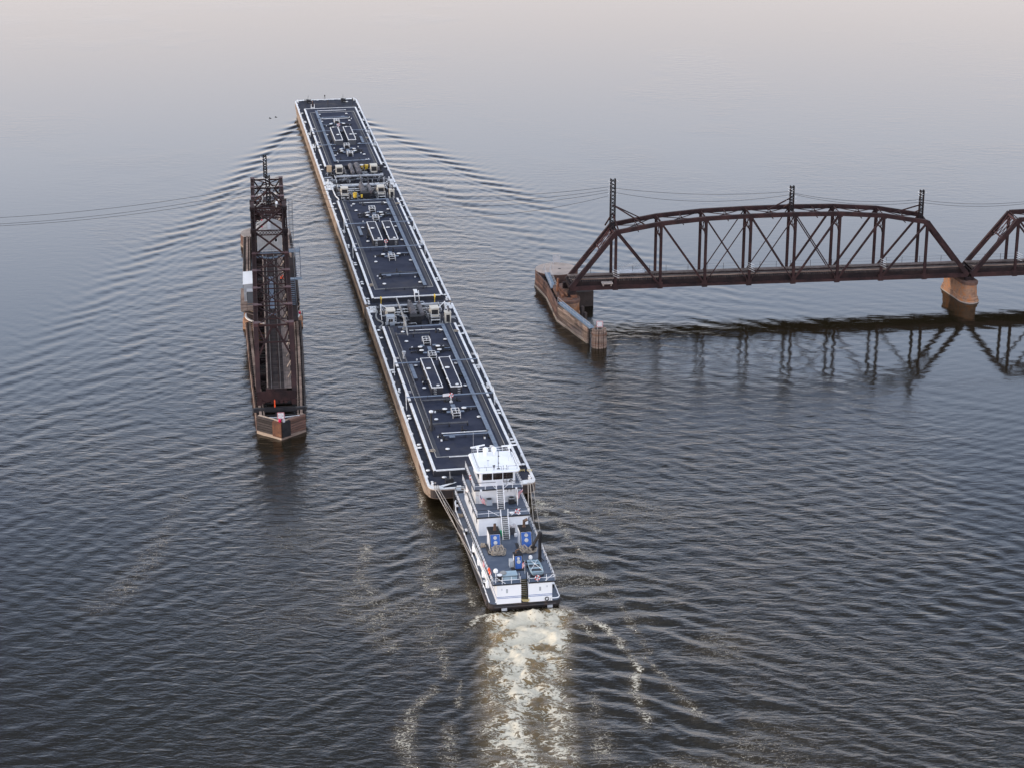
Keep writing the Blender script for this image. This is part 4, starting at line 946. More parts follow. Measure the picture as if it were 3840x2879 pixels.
for k, (x, y) in enumerate(((-4.6, -20.1), (-4.6, -30.45), (-4.5, -3.6), (-4.5, -12.7), (4.6, -32.4), (4.6, -18.2), (4.6, -26.2))):
    b = B()
    for d in (-0.22, 0.22): b.cur = 0; b.cyl(x, y + d, 1.17, 1.75, 0.14, 10); b.cur = 1; b.cyl(x, y + d, 1.75, 1.86, 0.19, 10)
    b.build('mooring_bitt', ['black', 'white_clean'], tug, True)
# push knees at the bow
for x in (-3.9, 3.9):
    b = B().box(x - 0.75, x + 0.75, -2.0, -0.35, -0.4, 2.9); b.build('push_knee', 'black_matt', tug)
    s = B()
    for i in range(5): s.box(x - 0.45, x + 0.35, -0.9 - i * 0.32, -0.62 - i * 0.32, 3.15 - i * 0.34, 3.2 - i * 0.34)
    s.box(x - 0.45, x + 0.4, -1.2, -0.4, 3.3, 3.4); s.build('knee_steps', 'grey_house', tug)
b = B(); b.tube([(-4.85, -4.4, 1.17), (-4.85, -4.3, 2.1), (-4.8, -3.4, 2.3), (-4.6, -2.8, 2.3), (-4.6, -2.6, 1.2)], 0.09, 7); b.build('bow_guard', 'white_clean', tug, True)
# first tier -----------------------------------------------------------------
Z1, Z2, Z3, Z4, ZR = 1.17, 4.1, 7.0, 9.8, 12.05
def tier(x0, x1, y0, y1, z0, z1, nm='deck_house', key='white_clean'):
    return B().box(x0, x1, y0, y1, z0, z1).build(nm, key, tug)
h1 = B(); h1.box(-3.9, -0.55, -36.62, -34.6, Z1, Z2 - 0.08); h1.box(0.45, 3.72, -36.62, -34.6, Z1, Z2 - 0.08); h1.box(-3.9, 3.72, -34.6, -6.0, Z1, Z2 - 0.08)
h1 = h1.build('deck_house', 'white_clean', tug)
b = B()
for z in (1.98, 2.17):
    b.box(-3.9, -0.56, -36.635, -36.62, z, z + 0.07); b.box(0.46, 3.72, -36.635, -36.62, z, z + 0.07)
    b.box(-3.915, -3.9, -36.6, -6.1, z, z + 0.045); b.box(3.72, 3.735, -36.6, -6.1, z, z + 0.045)
b.build('blue_stripe', 'stripe_blue', h1)
b = B()
for x, z in ((-3.2, 3.35), (3.0, 3.4)): b.box(x - 0.05, x + 0.05, -36.66, -36.62, z - 0.16, z + 0.1)
for x in (-2.5, 2.05): b.box(x - 0.13, x + 0.13, -36.632, -36.622, 2.75, 3.35)
b.build('wall_fittings', 'grey_pipe', h1)
for y in (-31, -27.5, -23, -18, -13, -9.5):
    f = B().box(-3.94, -3.9, y - 0.42, y + 0.42, Z1 + 0.15, Z1 + 2.05).build('door', 'white_trim', h1)
    B().cyl(0, 0, 0, 0.02, 0.01, 4).build('door_handle', 'black', f).location = (-3.96, y + 0.3, Z1 + 1.1)
    B().box(-3.955, -3.94, y - 0.2, y + 0.2, Z1 + 1.3, Z1 + 1.8).build('window_pane', 'glass', f)
d2 = B(); d2.box(-4.95, -0.55, -36.62, -20.3, Z2 - 0.08, Z2); d2.box(0.45, 4.35, -36.62, -20.3, Z2 - 0.08, Z2); d2.box(-0.55, 0.45, -35.3, -20.3, Z2 - 0.08, Z2); d2.box(-4.95, 4.35, -20.3, -4.2, Z2 - 0.08, Z2)
d2 = B(); d2.box(-4.45, -0.55, -36.64, -34.0, Z2 - 0.08, Z2); d2.box(0.45, 4.2, -36.64, -34.0, Z2 - 0.08, Z2); d2.box(-0.55, 0.45, -35.3, -34.0, Z2 - 0.08, Z2)
d2.add([(-4.45, -34, Z2 - 0.08), (4.2, -34, Z2 - 0.08), (4.45, -4.4, Z2 - 0.08), (-4.95, -4.4, Z2 - 0.08), (-4.45, -34, Z2), (4.2, -34, Z2), (4.45, -4.4, Z2), (-4.95, -4.4, Z2)], [(0, 3, 2, 1), (4, 5, 6, 7), (0, 1, 5, 4), (1, 2, 6, 5), (2, 3, 7, 6), (3, 0, 4, 7)])
d2.build('boat_deck', 'tug_deck', tug)
b = B(); b.box(-4.46, -0.56, -36.67, -36.64, Z2 - 0.16, Z2 + 0.03); b.box(0.46, 4.21, -36.67, -36.64, Z2 - 0.16, Z2 + 0.03); b.bar((-4.47, -36.6, Z2 - 0.06), (-4.97, -4.4, Z2 - 0.06), 0.04, 0.2); b.bar((4.22, -36.6, Z2 - 0.06), (4.47, -4.4, Z2 - 0.06), 0.04, 0.2)
b.build('deck_edge', 'black', tug)
def rails(name, segs, parent=tug, h=1.05, post=1.35, brace=()):
    b = B(); rail_line(b, segs, h, post, brace=brace); return b.build(name, ['white_clean', 'black'], parent, True)
rails('railing', [(-4.4, -36.55, Z2), (-0.62, -36.55, Z2)], brace=((0.1, 0.45),)); rails('railing', [(0.55, -36.55, Z2), (4.12, -36.55, Z2)], brace=((0.95, 0.62),))
rails('railing', [(-0.62, -36.55, Z2), (-0.62, -35.4, Z2)]); rails('railing', [(0.55, -36.55, Z2), (0.55, -35.4, Z2)])
rails('railing', [(-4.4, -36.55, Z2), (-4.93, -4.6, Z2)], post=0.95, brace=tuple((i / 16 + 0.004, (i + 1) / 16 - 0.004) for i in range(0, 16, 1)))
rails('railing', [(4.12, -36.55, Z2), (4.38, -4.6, Z2)], post=1.15, brace=tuple((i / 14 + 0.004, (i + 1) / 14 - 0.004) for i in range(0, 14, 1)))
rails('railing', [(-4.93, -4.6, Z2), (4.38, -4.6, Z2)])
for y in (-34.6, -31.2, -27.2, -22.6): b = B(); b.lathe(-4.62 - (y + 36) * 0.0 - 0.22, y, [(0.1, Z2 - 1.35), (0.27, Z2 - 1.25), (0.3, Z2 - 0.5), (0.2, Z2 - 0.35), (0.06, Z2 - 0.15)], 10); b.build('side_fender', 'white_clean', tug, True)
b = B(); b.bar((-4.72, -33.5, Z2 - 0.7), (-4.9, -21.5, Z2 - 0.75), 0.05, 0.9); b.build('canvas_screen', 'white_clean', tug)
steep_stair(tug, -0.5, 0.4, (-36.5, Z1), (-35.3, Z2), 12, 'black_matt', 'black', 'yellow_tread')
# second tier
h2 = tier(-3.82, 3.30, -20.25, -6.6, Z2, Z3 - 0.08)
for y in (-18.6, -15.0, -11.4, -8.2):
    w_ = B().box(-3.86, -3.82, y - 0.5, y + 0.5, Z2 + 1.25, Z2 + 2.1).build('window_frame', 'white_trim', h2); B().box(-3.872, -3.86, y - 0.42, y + 0.42, Z2 + 1.32, Z2 + 2.03).build('window_pane', 'glass', w_)
B().box(-3.86, -3.82, -17.2, -16.4, Z2 + 0.1, Z2 + 2.05).build('door', 'white_trim', h2)
B().box(-4.12, 3.55, -20.45, -6.2, Z3 - 0.08, Z3).build('upper_deck', 'tug_deck', tug)
b = B(); b.box(-4.15, 3.58, -20.48, -20.45, Z3 - 0.18, Z3 + 0.03); b.box(-4.15, -4.12, -20.45, -6.2, Z3 - 0.18, Z3 + 0.03); b.box(3.55, 3.58, -20.45, -6.2, Z3 - 0.18, Z3 + 0.03); b.build('deck_edge', 'black', tug)
rails('railing', [(-4.05, -20.38, Z3), (-0.75, -20.38, Z3)], brace=((0.45, 0.95),)); rails('railing', [(0.38, -20.38, Z3), (3.48, -20.38, Z3)], brace=((0.6, 0.15),))
rails('railing', [(-4.05, -20.38, Z3), (-4.05, -6.4, Z3)], post=0.8, brace=tuple((i / 9, (i + 1) / 9 - 0.01) for i in range(9))); rails('railing', [(3.48, -20.38, Z3), (3.48, -6.4, Z3)], post=0.8, brace=tuple((i / 9, (i + 1) / 9 - 0.01) for i in range(9)))
steep_stair(tug, -0.64, 0.30, (-22.2, Z2), (-20.4, Z3), 12, 'black', 'white_clean', 'disc')
# third tier
h3 = tier(-2.95, 2.35, -15.5, -8.2, Z3, Z4 - 0.08)
b = B()
for x in (1.15, 1.62): b.ring((x, -15.53, Z3 + 2.05), 0.13, 0.03, 'y', 12, 5); b.box(x - 0.02, x + 0.02, -15.56, -15.52, Z3 + 1.6, Z3 + 1.9)
b.build('wall_lamps', 'black', h3)
B().box(2.32, 2.40, -17.0, -15.5, Z3, Z4 - 0.1).build('wing_panel', 'white_clean', h3)
B().box(-3.5, -2.95, -15.4, -11.5, Z3, Z3 + 2.1).build('side_locker', 'white_trim', h3)
for y in (-13.6, -10.4):
    w_ = B().box(-3.0, -2.95, y - 0.4, y + 0.4, Z3 + 1.3, Z3 + 2.1).build('window_frame', 'white_trim', h3); B().box(-3.012, -3.0, y - 0.33, y + 0.33, Z3 + 1.36, Z3 + 2.04).build('window_pane', 'glass', w_)
B().box(-3.95, 3.05, -17.1, -8.0, Z4 - 0.08, Z4).build('bridge_deck', 'tug_deck', tug)
b = B(); b.box(-3.98, 3.08, -17.13, -17.1, Z4 - 0.16, Z4 + 0.03); b.box(-3.98, -3.95, -17.1, -8, Z4 - 0.16, Z4 + 0.03); b.build('deck_edge', 'black', tug)
b = B()
for x in (-3.0, 2.1): b.box(x - 0.14, x + 0.14, -17.32, -17.1, Z4 - 0.14, Z4 + 0.1)
b.build('deck_floodlight', 'white_clean', tug)
rails('railing', [(-3.88, -17.02, Z4), (-0.82, -17.02, Z4)], brace=((0.75, 0.98),)); rails('railing', [(0.2, -17.02, Z4), (2.98, -17.02, Z4)], brace=((0.5, 0.05),))
rails('railing', [(-3.88, -17.02, Z4), (-3.88, -8.2, Z4)], post=0.75, brace=tuple((i / 6, (i + 1) / 6 - 0.01) for i in range(6))); rails('railing', [(2.98, -17.02, Z4), (2.98, -8.2, Z4)], post=0.9)
steep_stair(tug, -0.70, 0.22, (-18.2, Z3), (-17.0, Z4), 11, 'black', 'white_clean', 'disc')
# pilothouse
def rrect(x0, x1, y0, y1, r, n=5):
    P = []
    for (cx, cy, a0) in ((x1 - r, y1 - r, 0), (x0 + r, y1 - r, PI / 2), (x0 + r, y0 + r, PI), (x1 - r, y0 + r, 1.5 * PI)):
        for i in range(n): a = a0 + i * PI / 2 / (n - 1); P.append((cx + r * math.cos(a), cy + r * math.sin(a)))
    return P
ph = B().prism(rrect(-2.95, 2.25, -15.85, -9.3, 0.35), Z4, ZR - 0.0).build('pilothouse', 'white_clean', tug)
wz0, wz1 = Z4 + 0.95, Z4 + 1.95
for x0, x1 in ((-2.55, -1.17), (-1.03, 0.32), (0.46, 1.85)):
    fr = B().prism([(x, z) for x, z in rrect(x0, x1, wz0, wz1, 0.1, 4)], 0, 0.03)
    fr.v = [(x, -15.85 - z, y) for x, y, z in fr.v]; fr = fr.build('window_frame', 'black', ph)
    p = B().prism([(x, z) for x, z in rrect(x0 + 0.04, x1 - 0.04, wz0 + 0.04, wz1 - 0.04, 0.08, 4)], 0.03, 0.04); p.v = [(x, -15.85 - z, y) for x, y, z in p.v]; p.build('window_pane', 'glass', fr)
for sx, xx in ((-1, -2.95), (1, 2.25)):
    for i in range(4):
        y0 = -15.35 + i * 1.5
        fr = B().box(xx, xx + sx * 0.03, y0, y0 + 1.32, wz0, wz1).build('window_frame', 'black', ph); B().box(xx + sx * 0.03, xx + sx * 0.04, y0 + 0.05, y0 + 1.27, wz0 + 0.05, wz1 - 0.05).build('window_pane', 'glass', fr)
for i in range(4):
    x0 = -2.65 + i * 1.2; fr = B().box(x0, x0 + 1.08, -9.3, -9.27, wz0, wz1).build('window_frame', 'black', ph); B().box(x0 + 0.05, x0 + 1.03, -9.27, -9.26, wz0 + 0.05, wz1 - 0.05).build('window_pane', 'glass', fr)
B().loft([[(x, y, z) for x, y in rrect(-3.65 + i_, 2.85 - i_, -16.75 + i_, -8.9 - i_, 0.75)] for z, i_ in ((ZR, 0.12), (ZR + 0.08, 0.0), (ZR + 0.2, 0.0), (ZR + 0.27, 0.10))]).build('roof', 'white_clean', ph)
rz = ZR + 0.27
def roof_rail(segs): 
    b = B(); b.cur = 0
    for p, q in zip(segs[:-1], segs[1:]):
        p = Vector(p); q = Vector(q); b.tube([p + Vector((0, 0, 0.5)), q + Vector((0, 0, 0.5))], 0.025, 5); n = max(1, round((q - p).length / 1.2))
        for i in range(n + 1): c = p.lerp(q, i / n); b.bar(c, c + Vector((0, 0, 0.5)), 0.04, 0.04, (0, 1, 0))
    return b.build('roof_rail', 'dark_pipe', ph, True)
roof_rail([(-3.1, -9.4, rz), (-3.1, -16.1, rz), (0.15, -16.1, rz)]); roof_rail([(1.1, -16.1, rz), (2.4, -16.1, rz), (2.4, -9.4, rz)])
b = B(); b.tube([(-3.1, -9.25, rz), (-3.1, -9.25, rz + 0.75), (2.4, -9.25, rz + 0.75), (2.4, -9.25, rz)], 0.04, 6)
for x in (-2.2, -1.3, -0.4, 0.5, 1.4): b.bar((x, -9.25, rz), (x, -9.25, rz + 0.75), 0.05, 0.05, (0, 1, 0))
b.tube([(-3.1, -9.25, rz + 0.4), (2.4, -9.25, rz + 0.4)], 0.03, 6); b.build('roof_rail', 'white_clean', ph, True)
for (x, y, ang, zz) in ((-2.45, -10.7, 0.33, 1.65), (2.15, -10.9, 0.10, 1.55)):
    b = B(); b.cyl(x, y, rz, rz + zz - 0.35, 0.09, 8); b.box(x - 0.22, x + 0.22, y - 0.2, y + 0.2, rz + zz - 0.4, rz + zz - 0.05)
    dx, dy = 1.15 * math.cos(ang), 1.15 * math.sin(ang); sc = B(); sc.bar((x - dx, y - dy, rz + zz), (x + dx, y + dy, rz + zz), 0.16, 0.17)
    o = b.build('radar_mast', 'white_clean', ph, True); sc.build('radar_scanner', 'white_clean', o)
for x in (-1.2, 0.0):
    b = B(); b.cyl(x, -10.2, rz, rz + 0.35, 0.24, 12); b.lathe(x, -10.2, [(0.26, rz + 0.35), (0.38, rz + 0.5), (0.44, rz + 0.75), (0.42, rz + 0.95), (0.3, rz + 1.14), (0.12, rz + 1.23)], 16)
    b.build('satellite_dome', 'white_clean', ph, True)
b = B(); b.cyl(-0.25, -15.7, rz, rz + 2.7, 0.045, 8); b.box(-0.45, 0.0, -15.85, -15.6, rz, rz + 0.06); b.box(-0.3, -0.12, -15.78, -15.66, rz + 0.85, rz + 0.95); b.box(-0.32, -0.1, -15.78, -15.64, rz + 1.9, rz + 2.0); b.build('whip_mast', 'black', ph, True)
b = B(); b.cyl(-2.9, -9.5, rz, rz + 3.6, 0.022, 6); b.cyl(2.3, -9.7, rz, rz + 3.0, 0.022, 6); b.cyl(-1.55, -14.6, rz, rz + 0.9, 0.02, 6); b.lathe(-1.55, -14.6, [(0.16, rz + 0.9), (0.2, rz + 0.93), (0.05, rz + 0.98)], 8); b.cyl(-2.1, -15.2, rz, rz + 0.5, 0.02, 6); b.cyl(1.7, -13.0, rz, rz + 0.6, 0.02, 6)
b.build('whip_aerial', 'grey_pipe', ph, True)
b = B(); b.ring((-0.85, -15.6, rz + 0.35), 0.13, 0.05, 'y', 10, 5); b.cyl(-0.85, -15.6, rz, rz + 0.55, 0.05, 6); b.tube([(-1.05, -15.6, rz + 0.5), (-0.65, -15.5, rz + 0.5)], 0.05, 6); b.build('searchlight', 'black', ph, True)
b = B()
for x in (0.42, 0.92): b.tube([(x, -16.15, Z4), (x, -16.15, rz + 0.45), (x, -16.0, rz + 0.62), (x, -15.7, rz + 0.3)], 0.03, 6)
for i in range(9): b.tube([(0.42, -16.15, Z4 + 0.25 + i * 0.3), (0.92, -16.15, Z4 + 0.25 + i * 0.3)], 0.022, 5)
b.build('roof_ladder', 'dark_pipe', ph, True)
b = B(); 
for k in range(4): b.ring((1.55, -15.9 - k * 0.03, Z4 + 0.62), 0.24 - k * 0.02, 0.03, 'y', 14, 5)
b.tube([(1.6, -15.95, Z4 + 0.4), (2.0, -16.0, Z4 + 0.15), (2.3, -16.0, Z4 + 0.5)], 0.025, 5); b.build('hose_reel', 'black', ph, True)
# exhaust casings -------------------------------------------------------------
def casing(x0, x1, y0, y1, z1, slope, discs, stack, label=None):
    """box with raked, blue aft face; black top"""
    z0 = Z2
    o = B().add([(x0, y0 + 0.04, z0), (x1, y0 + 0.04, z0), (x1, y1, z0), (x0, y1, z0), (x0, y0 + slope + 0.04, z1), (x1, y0 + slope + 0.04, z1), (x1, y1 - 0.1, z1), (x0, y1 - 0.1, z1)], [(0, 3, 2, 1), (4, 5, 6, 7), (0, 1, 5, 4), (1, 2, 6, 5), (2, 3, 7, 6), (3, 0, 4, 7)]).build('exhaust_casing', 'white_clean', tug)
    f = lambda t: (y0 + slope * t, z0 + (z1 - z0) * t)
    a, c = f(0.0), f(0.97)
    B().add([(x0 + 0.1, a[0] + 0.0, a[1]), (x1 - 0.1, a[0], a[1]), (x1 - 0.1, c[0], c[1]), (x0 + 0.1, c[0], c[1]), (x0 + 0.1, a[0] + 0.05, a[1]), (x1 - 0.1, a[0] + 0.05, a[1]), (x1 - 0.1, c[0] + 0.05, c[1]), (x0 + 0.1, c[0] + 0.05, c[1])], [(0, 1, 2, 3), (0, 4, 5, 1), (1, 5, 6, 2), (2, 6, 7, 3), (3, 7, 4, 0)]).build('blue_panel', 'blue', o)
    t = B(); t.box(x0 - 0.05, x1 + 0.05, y0 + slope - 0.06, y1, z1, z1 + 0.16); t.build('casing_top', 'black_matt', o)
    e2 = B()
    for xx in (x0, x1):
        e2.bar((xx, y0 - 0.02, z0), (xx, y0 + slope - 0.02, z1), 0.10, 0.10)
    e2.box(x0 - 0.45, x1 + 0.35, y0 - 0.55, y0 + 0.0, z0, z0 + 0.09); e2.box(x0 - 0.45, x0 - 0.05, y0, y1 - 0.3, z0, z0 + 0.09)
    e2.build('black_surround', 'black', o)
    for (tx, tt, r_, key) in discs:
        yy, zz = f(tt); d = B(); nrm = Vector((0, -(z1 - z0), slope)).normalized(); c_ = Vector(((x0 + x1) / 2 + tx, yy, zz)); d.tube([c_ + nrm * 0.005, c_ + nrm * 0.06], r_, 18)
        d.build('vent_disc', key, o, True)
    sx_, sy_, sr, sh, el = stack
    b = B(); zt = z1 + 0.16; b.lathe(sx_, sy_, [(sr * 1.5, zt), (sr * 1.5, zt + 0.08), (sr, zt + 0.1), (sr, zt + sh)], 14)
    if el: b.tube([(sx_, sy_, zt + sh - 0.15), (sx_ + 0.5, sy_ - 0.05, zt + sh + 0.1)], sr * 1.15, 12)
    b.build('exhaust_pipe', 'exhaust', o, True)
    b = B(); b.tube([(sx_, sy_, zt + sh), (sx_, sy_, zt + sh + 0.01)], sr * 0.85, 12); b.build('pipe_mouth', 'black_matt', o)
    return o
casing(-3.05, -1.55, -26.3, -22.9, 6.45, 1.05, ((-0.02, 0.80, 0.25, 'disc'), (0.0, 0.54, 0.27, 'disc')), (-2.15, -24.2, 0.19, 0.95, False))
casing(1.25, 2.85, -26.4, -23.4, 6.65, 0.85, ((0.0, 0.82, 0.26, 'disc'), (0.0, 0.56, 0.28, 'disc')), (2.0, -24.2, 0.19, 1.05, True))
casing(-0.70, 0.42, -32.2, -30.8, 5.95, 0.35, ((0.0, 0.80, 0.2, 'disc'), (0.04, 0.56, 0.28, 'disc')), (-0.35, -31.2, 0.09, 0.5, True))
# machinery on the boat deck
b = B().box(-3.35, -1.9, -20.2, -19.3, Z2, Z2 + 1.6); b.box(-1.9, -0.75, -20.0, -19.3, Z2, Z2 + 1.55); o = b.build('generator_box', 'grey_house', tug)
b = B(); b.cyl(-1.75, -19.7, Z2 + 1.55, Z2 + 1.75, 0.22, 12); b.cyl(-1.15, -19.7, Z2 + 1.55, Z2 + 1.75, 0.22, 12); b.build('fan_opening', 'black', o, True)
B().box(0.55, 1.35, -20.6, -19.9, Z2, Z2 + 1.05).build('deck_locker', 'dark_pipe', tug)
B().box(-1.25, -0.75, -31.6, -30.6, Z2, Z2 + 1.0).build('deck_locker', 'grey_house', tug)
b = B(); b.box(-2.85, -0.9, -35.5, -34.2, Z2, Z2 + 0.72); b.box(-2.9, -0.85, -35.55, -34.15, Z2 + 0.72, Z2 + 0.78); b.build('deck_chest', 'skiff', tug)
for (x, key) in ((-1.65, 'grey_house'), (1.6, 'black')):
    b = B(); b.cur = 1 if key == 'black' else 0; b.box(x - 0.4, x + 0.4, -15.5, -14.7 - 0.0, Z3, Z3 + 0.9) if False else b.box(x - 0.42, x + 0.42, -16.5, -15.7, Z3 + 0.05, Z3 + 0.85); b.cur = 0; b.box(x - 0.44, x + 0.44, -16.52, -15.68, Z3 + 0.85, Z3 + 0.92)
    b.cur = 1; b.lathe(x, -16.1, [(0.33, Z3 + 0.92), (0.33, Z3 + 0.97), (0.05, Z3 + 0.95)], 14)
    b.build('air_conditioner', ['grey_house', 'black'], tug)
b = B(); b.cyl(2.0, -19.9, Z3, Z3 + 0.06, 0.28, 14); b.lathe(1.05, -19.55, [(0.3, Z3), (0.3, Z3 + 0.1), (0.1, Z3 + 0.15)], 12); b.build('deck_vent', 'white_clean', tug, True)
b = B(); b.cyl(-3.95, -36.1, Z2, Z2 + 1.5, 0.05, 8); b.lathe(-3.95, -36.1, [(0.15, Z2 + 1.5), (0.3, Z2 + 1.62), (0.33, Z2 + 1.85), (0.25, Z2 + 2.05), (0.1, Z2 + 2.14)], 14); b.build('satellite_dome', 'white_clean', tug, True)
# deck crane
b = B(); b.lathe(3.2, -30.1, [(0.34, Z2), (0.3, Z2 + 0.15), (0.24, Z2 + 0.2), (0.24, Z2 + 3.7), (0.34, Z2 + 3.9), (0.3, Z2 + 4.35), (0.1, Z2 + 4.5)], 14)
for a in range(3): b.bar((3.2, -30.1, Z2 + 0.7), (3.2 + 0.6 * math.cos(a * 2.1), -30.1 + 0.6 * math.sin(a * 2.1), Z2), 0.1, 0.1)
o = b.build('deck_crane', 'black', tug, True)
b = B(); b.bar((3.15, -30.0, Z2 + 4.1), (2.5, -29.0, Z2 + 2.1), 0.22, 0.34); b.bar((2.5, -29.0, Z2 + 2.0), (2.45, -28.9, Z2 + 1.2), 0.3, 0.3); b.bar((2.1, -29.0, Z2 + 1.75), (2.9, -29.0, Z2 + 1.65), 0.25, 0.25); b.build('crane_jib', 'black', o)

# things carried by the towboat -------------------------------------------------
def rope_heap(n, s, z, rx, ry, loops, label, key='rope', seed=1, r=0.055, hang=0.0):
    rr = random.Random(seed); b = B()
    for i in range(loops):
        a0 = rr.uniform(0, 6.28); e1, e2 = rr.uniform(0.45, 1.0) * rx, rr.uniform(0.45, 1.0) * ry; cx, cy = rr.uniform(-0.75, 0.75) * rx, rr.uniform(-0.5, 0.3) * ry
        lift = i / loops; pts = []
        for k in range(16):
            a = a0 + k * 2 * PI / 16; x, y = e1 * math.cos(a) + cx, e2 * math.sin(a) + cy
            pts.append((x, y + hang * 0.3 * math.sin(a), r + lift * 0.38 + 0.07 * math.sin(3 * a + i) * 1 + (hang * 0.75 * (1 + math.sin(a)) * lift if hang else 0)))
        b.tube(pts, r, 6, closed=True)
    o = b.build('rope_heap', key, None, True, loc=TW(n, s, z), rz=TROT); return tag(o, label, 'rope', 'rope heaps on the towboat')
rope_heap(-2.62, -26.85, Z2 + 0.08, 0.55, 0.48, 13, 'heap of tan rope against the left big blue casing, left half', seed=3, hang=0.5)
rope_heap(-1.85, -26.9, Z2 + 0.08, 0.55, 0.48, 13, 'heap of tan rope against the left big blue casing, right half', seed=4, hang=0.5)
rope_heap(1.6, -26.9, Z2 + 0.08, 0.55, 0.42, 11, 'tan rope piled below the right big blue casing, left half', seed=5, hang=0.35)
rope_heap(2.55, -26.95, Z2 + 0.08, 0.5, 0.42, 11, 'tan rope piled below the right big blue casing, beside the crane', seed=6, hang=0.35)
rope_heap(-3.75, -24.1, Z2 + 0.08, 0.3, 0.4, 8, 'small tan rope heap left of the left big blue casing', seed=7)
rope_heap(0.95, -20.25, Z2 + 1.06, 0.42, 0.32, 8, 'pale rope coiled on the locker beside the boat-deck stair', 'flag_white', seed=8, r=0.04, hang=0.3)
rope_heap(-4.35, -6.3, Z1 + 0.02, 0.4, 0.3, 8, 'tan rope coil on the left side deck near the towboat bow', seed=9)
def rope_bundle(n, s, z, label):
    b = B(); rr = random.Random(12)
    for i in range(6): b.tube([(-0.5 + i * 0.18, 0.1 * math.sin(i), 0.0), (-0.3 + i * 0.12, -0.35, -0.12 - 0.02 * i), (0.2 + i * 0.05, -0.42, -0.14), (0.55, 0.0, 0.02 * i)], 0.06, 6)
    o = b.build('rope_bundle', 'yellow_rope', None, True, loc=TW(n, s, z), rz=TROT); tag(o, label, 'rope')
M['yellow_rope'] = mat('yellow_nylon_rope', (0.62, 0.50, 0.24), (0.48, 0.37, 0.16), 6, 0.9)
rope_bundle(0.0, -36.5, 1.62, 'bundle of yellow rope hung over the stern rail below the black ladder')
lifering(TW(1.68, -36.66, Z2 + 0.62), TROT, 'red life ring on the aft rail right of the black stern ladder')
lifering(TW(1.72, -20.47, Z3 + 0.62), TROT, 'red life ring on the upper deck aft rail right of the stair')
lifering(TW(-3.98, -13.6, Z4 + 0.6), TROT + PI / 2, 'red life ring on the left rail beside the pilothouse')
lifering(TW(1.9, -32.6, Z2 + 0.42), TROT, 'red life ring lying inside the pale blue skiff', tilt=R(80))
# skiff
b = B(); L0_, wd = 4.0, 0.9
st = []
for k, (y, wv, zb) in enumerate(((0, 0.80, 0.12), (1.3, 0.92, 0.05), (2.8, 0.88, 0.07), (3.6, 0.80, 0.2), (4.05, 0.74, 0.33))): st.append((y, wv, zb))
outer = [[(-w_, y, 0.62), (-w_ * 0.86, y, zb), (w_ * 0.86, y, zb), (w_, y, 0.62)] for y, w_, zb in st]; inner = [[(-w_ + 0.06, y, 0.62), (-w_ * 0.8, y, zb + 0.06), (w_ * 0.8, y, zb + 0.06), (w_ - 0.06, y, 0.62)] for y, w_, zb in st]
vs = [p for r_ in outer for p in r_] + [p for r_ in inner for p in r_]; n_ = len(outer); fs = []
for i in range(n_ - 1):
    for j in range(3): fs.append((i * 4 + j, i * 4 + j + 1, i * 4 + 5 + j, i * 4 + 4 + j)); fs.append((n_ * 4 + i * 4 + j, n_ * 4 + i * 4 + 4 + j, n_ * 4 + i * 4 + 5 + j, n_ * 4 + i * 4 + j + 1))
    for j in (0, 3): fs.append((i * 4 + j, (i + 1) * 4 + j, n_ * 4 + (i + 1) * 4 + j, n_ * 4 + i * 4 + j))
for i in (0, n_ - 1): fs.append((i * 4, i * 4 + 1, i * 4 + 2, i * 4 + 3)); fs.append(tuple(n_ * 4 + i * 4 + j for j in range(4))); 
b.add(vs, fs)
sk = empty('skiff', TW(1.95, -35.3, Z2 + 0.25), TROT, 'small pale blue flat-bottomed skiff stowed on the aft deck below the crane', 'skiff')
b.build('hull', 'skiff', sk); B().prism([(-0.62, 0.1), (0.62, 0.1), (0.70, 1.3), (0.68, 2.8), (0.6, 3.6), (-0.6, 3.6), (-0.68, 2.8), (-0.70, 1.3)], 0.27, 0.29).build('shade_floor', 'dark_grey_box_and_shade', sk)  # dark floor sheet stands in for the shadow inside the skiff
b = B()
for y in (0.25, 1.5, 2.9, 3.85): b.box(-0.82, 0.82, y - 0.14, y + 0.14, 0.48, 0.54)
b.build('bench', 'skiff', sk)
b = B(); b.bar((-0.8, 0.6, 0.66), (0.55, 3.7, 0.66), 0.05, 0.05); b.bar((0.7, 0.4, 0.7), (-0.3, 3.4, 0.75), 0.05, 0.05); b.build('oar', 'white_clean', sk)
b = B(); b.box(-0.9, 0.9, 0.3, 0.45, -0.25, 0.1); b.box(-0.9, 0.9, 3.3, 3.45, -0.25, 0.1); b.build('cradle', 'black', sk)
b = B(); b.cur = 0; b.loft([[(x * r_, y * r_ * 1.2, z) for x, y in [(0.28 * math.cos(a), 0.28 * math.sin(a)) for a in np.linspace(0, 2 * PI, 11)[:-1]]] for z, r_ in ((0.5, 0.5), (0.62, 0.9), (0.85, 1.0), (1.05, 0.8), (1.15, 0.4))]); b.cur = 1; b.box(-0.08, 0.08, -0.1, 0.1, 0.0, 0.52)
o = b.build('outboard_motor', ['white_trim', 'black'], None, True, loc=TW(1.75, -30.9, Z2 + 0.2), rz=TROT); tag(o, 'white outboard motor on the black transom bracket ahead of the skiff', 'motor')
b = B().bar((-1.0, 0, 0.35), (1.35, 0.15, 0.4), 0.1, 0.28); b.bar((-0.8, 0, 0), (-0.8, 0, 0.35), 0.08, 0.08, (0, 1, 0)); b.bar((1.1, 0, 0), (1.1, 0, 0.35), 0.08, 0.08, (0, 1, 0)); o = b.build('motor_stand', 'black', None, loc=TW(1.75, -30.75, Z2), rz=TROT); tag(o, 'low black stand carrying the outboard motor ahead of the skiff', 'stand')
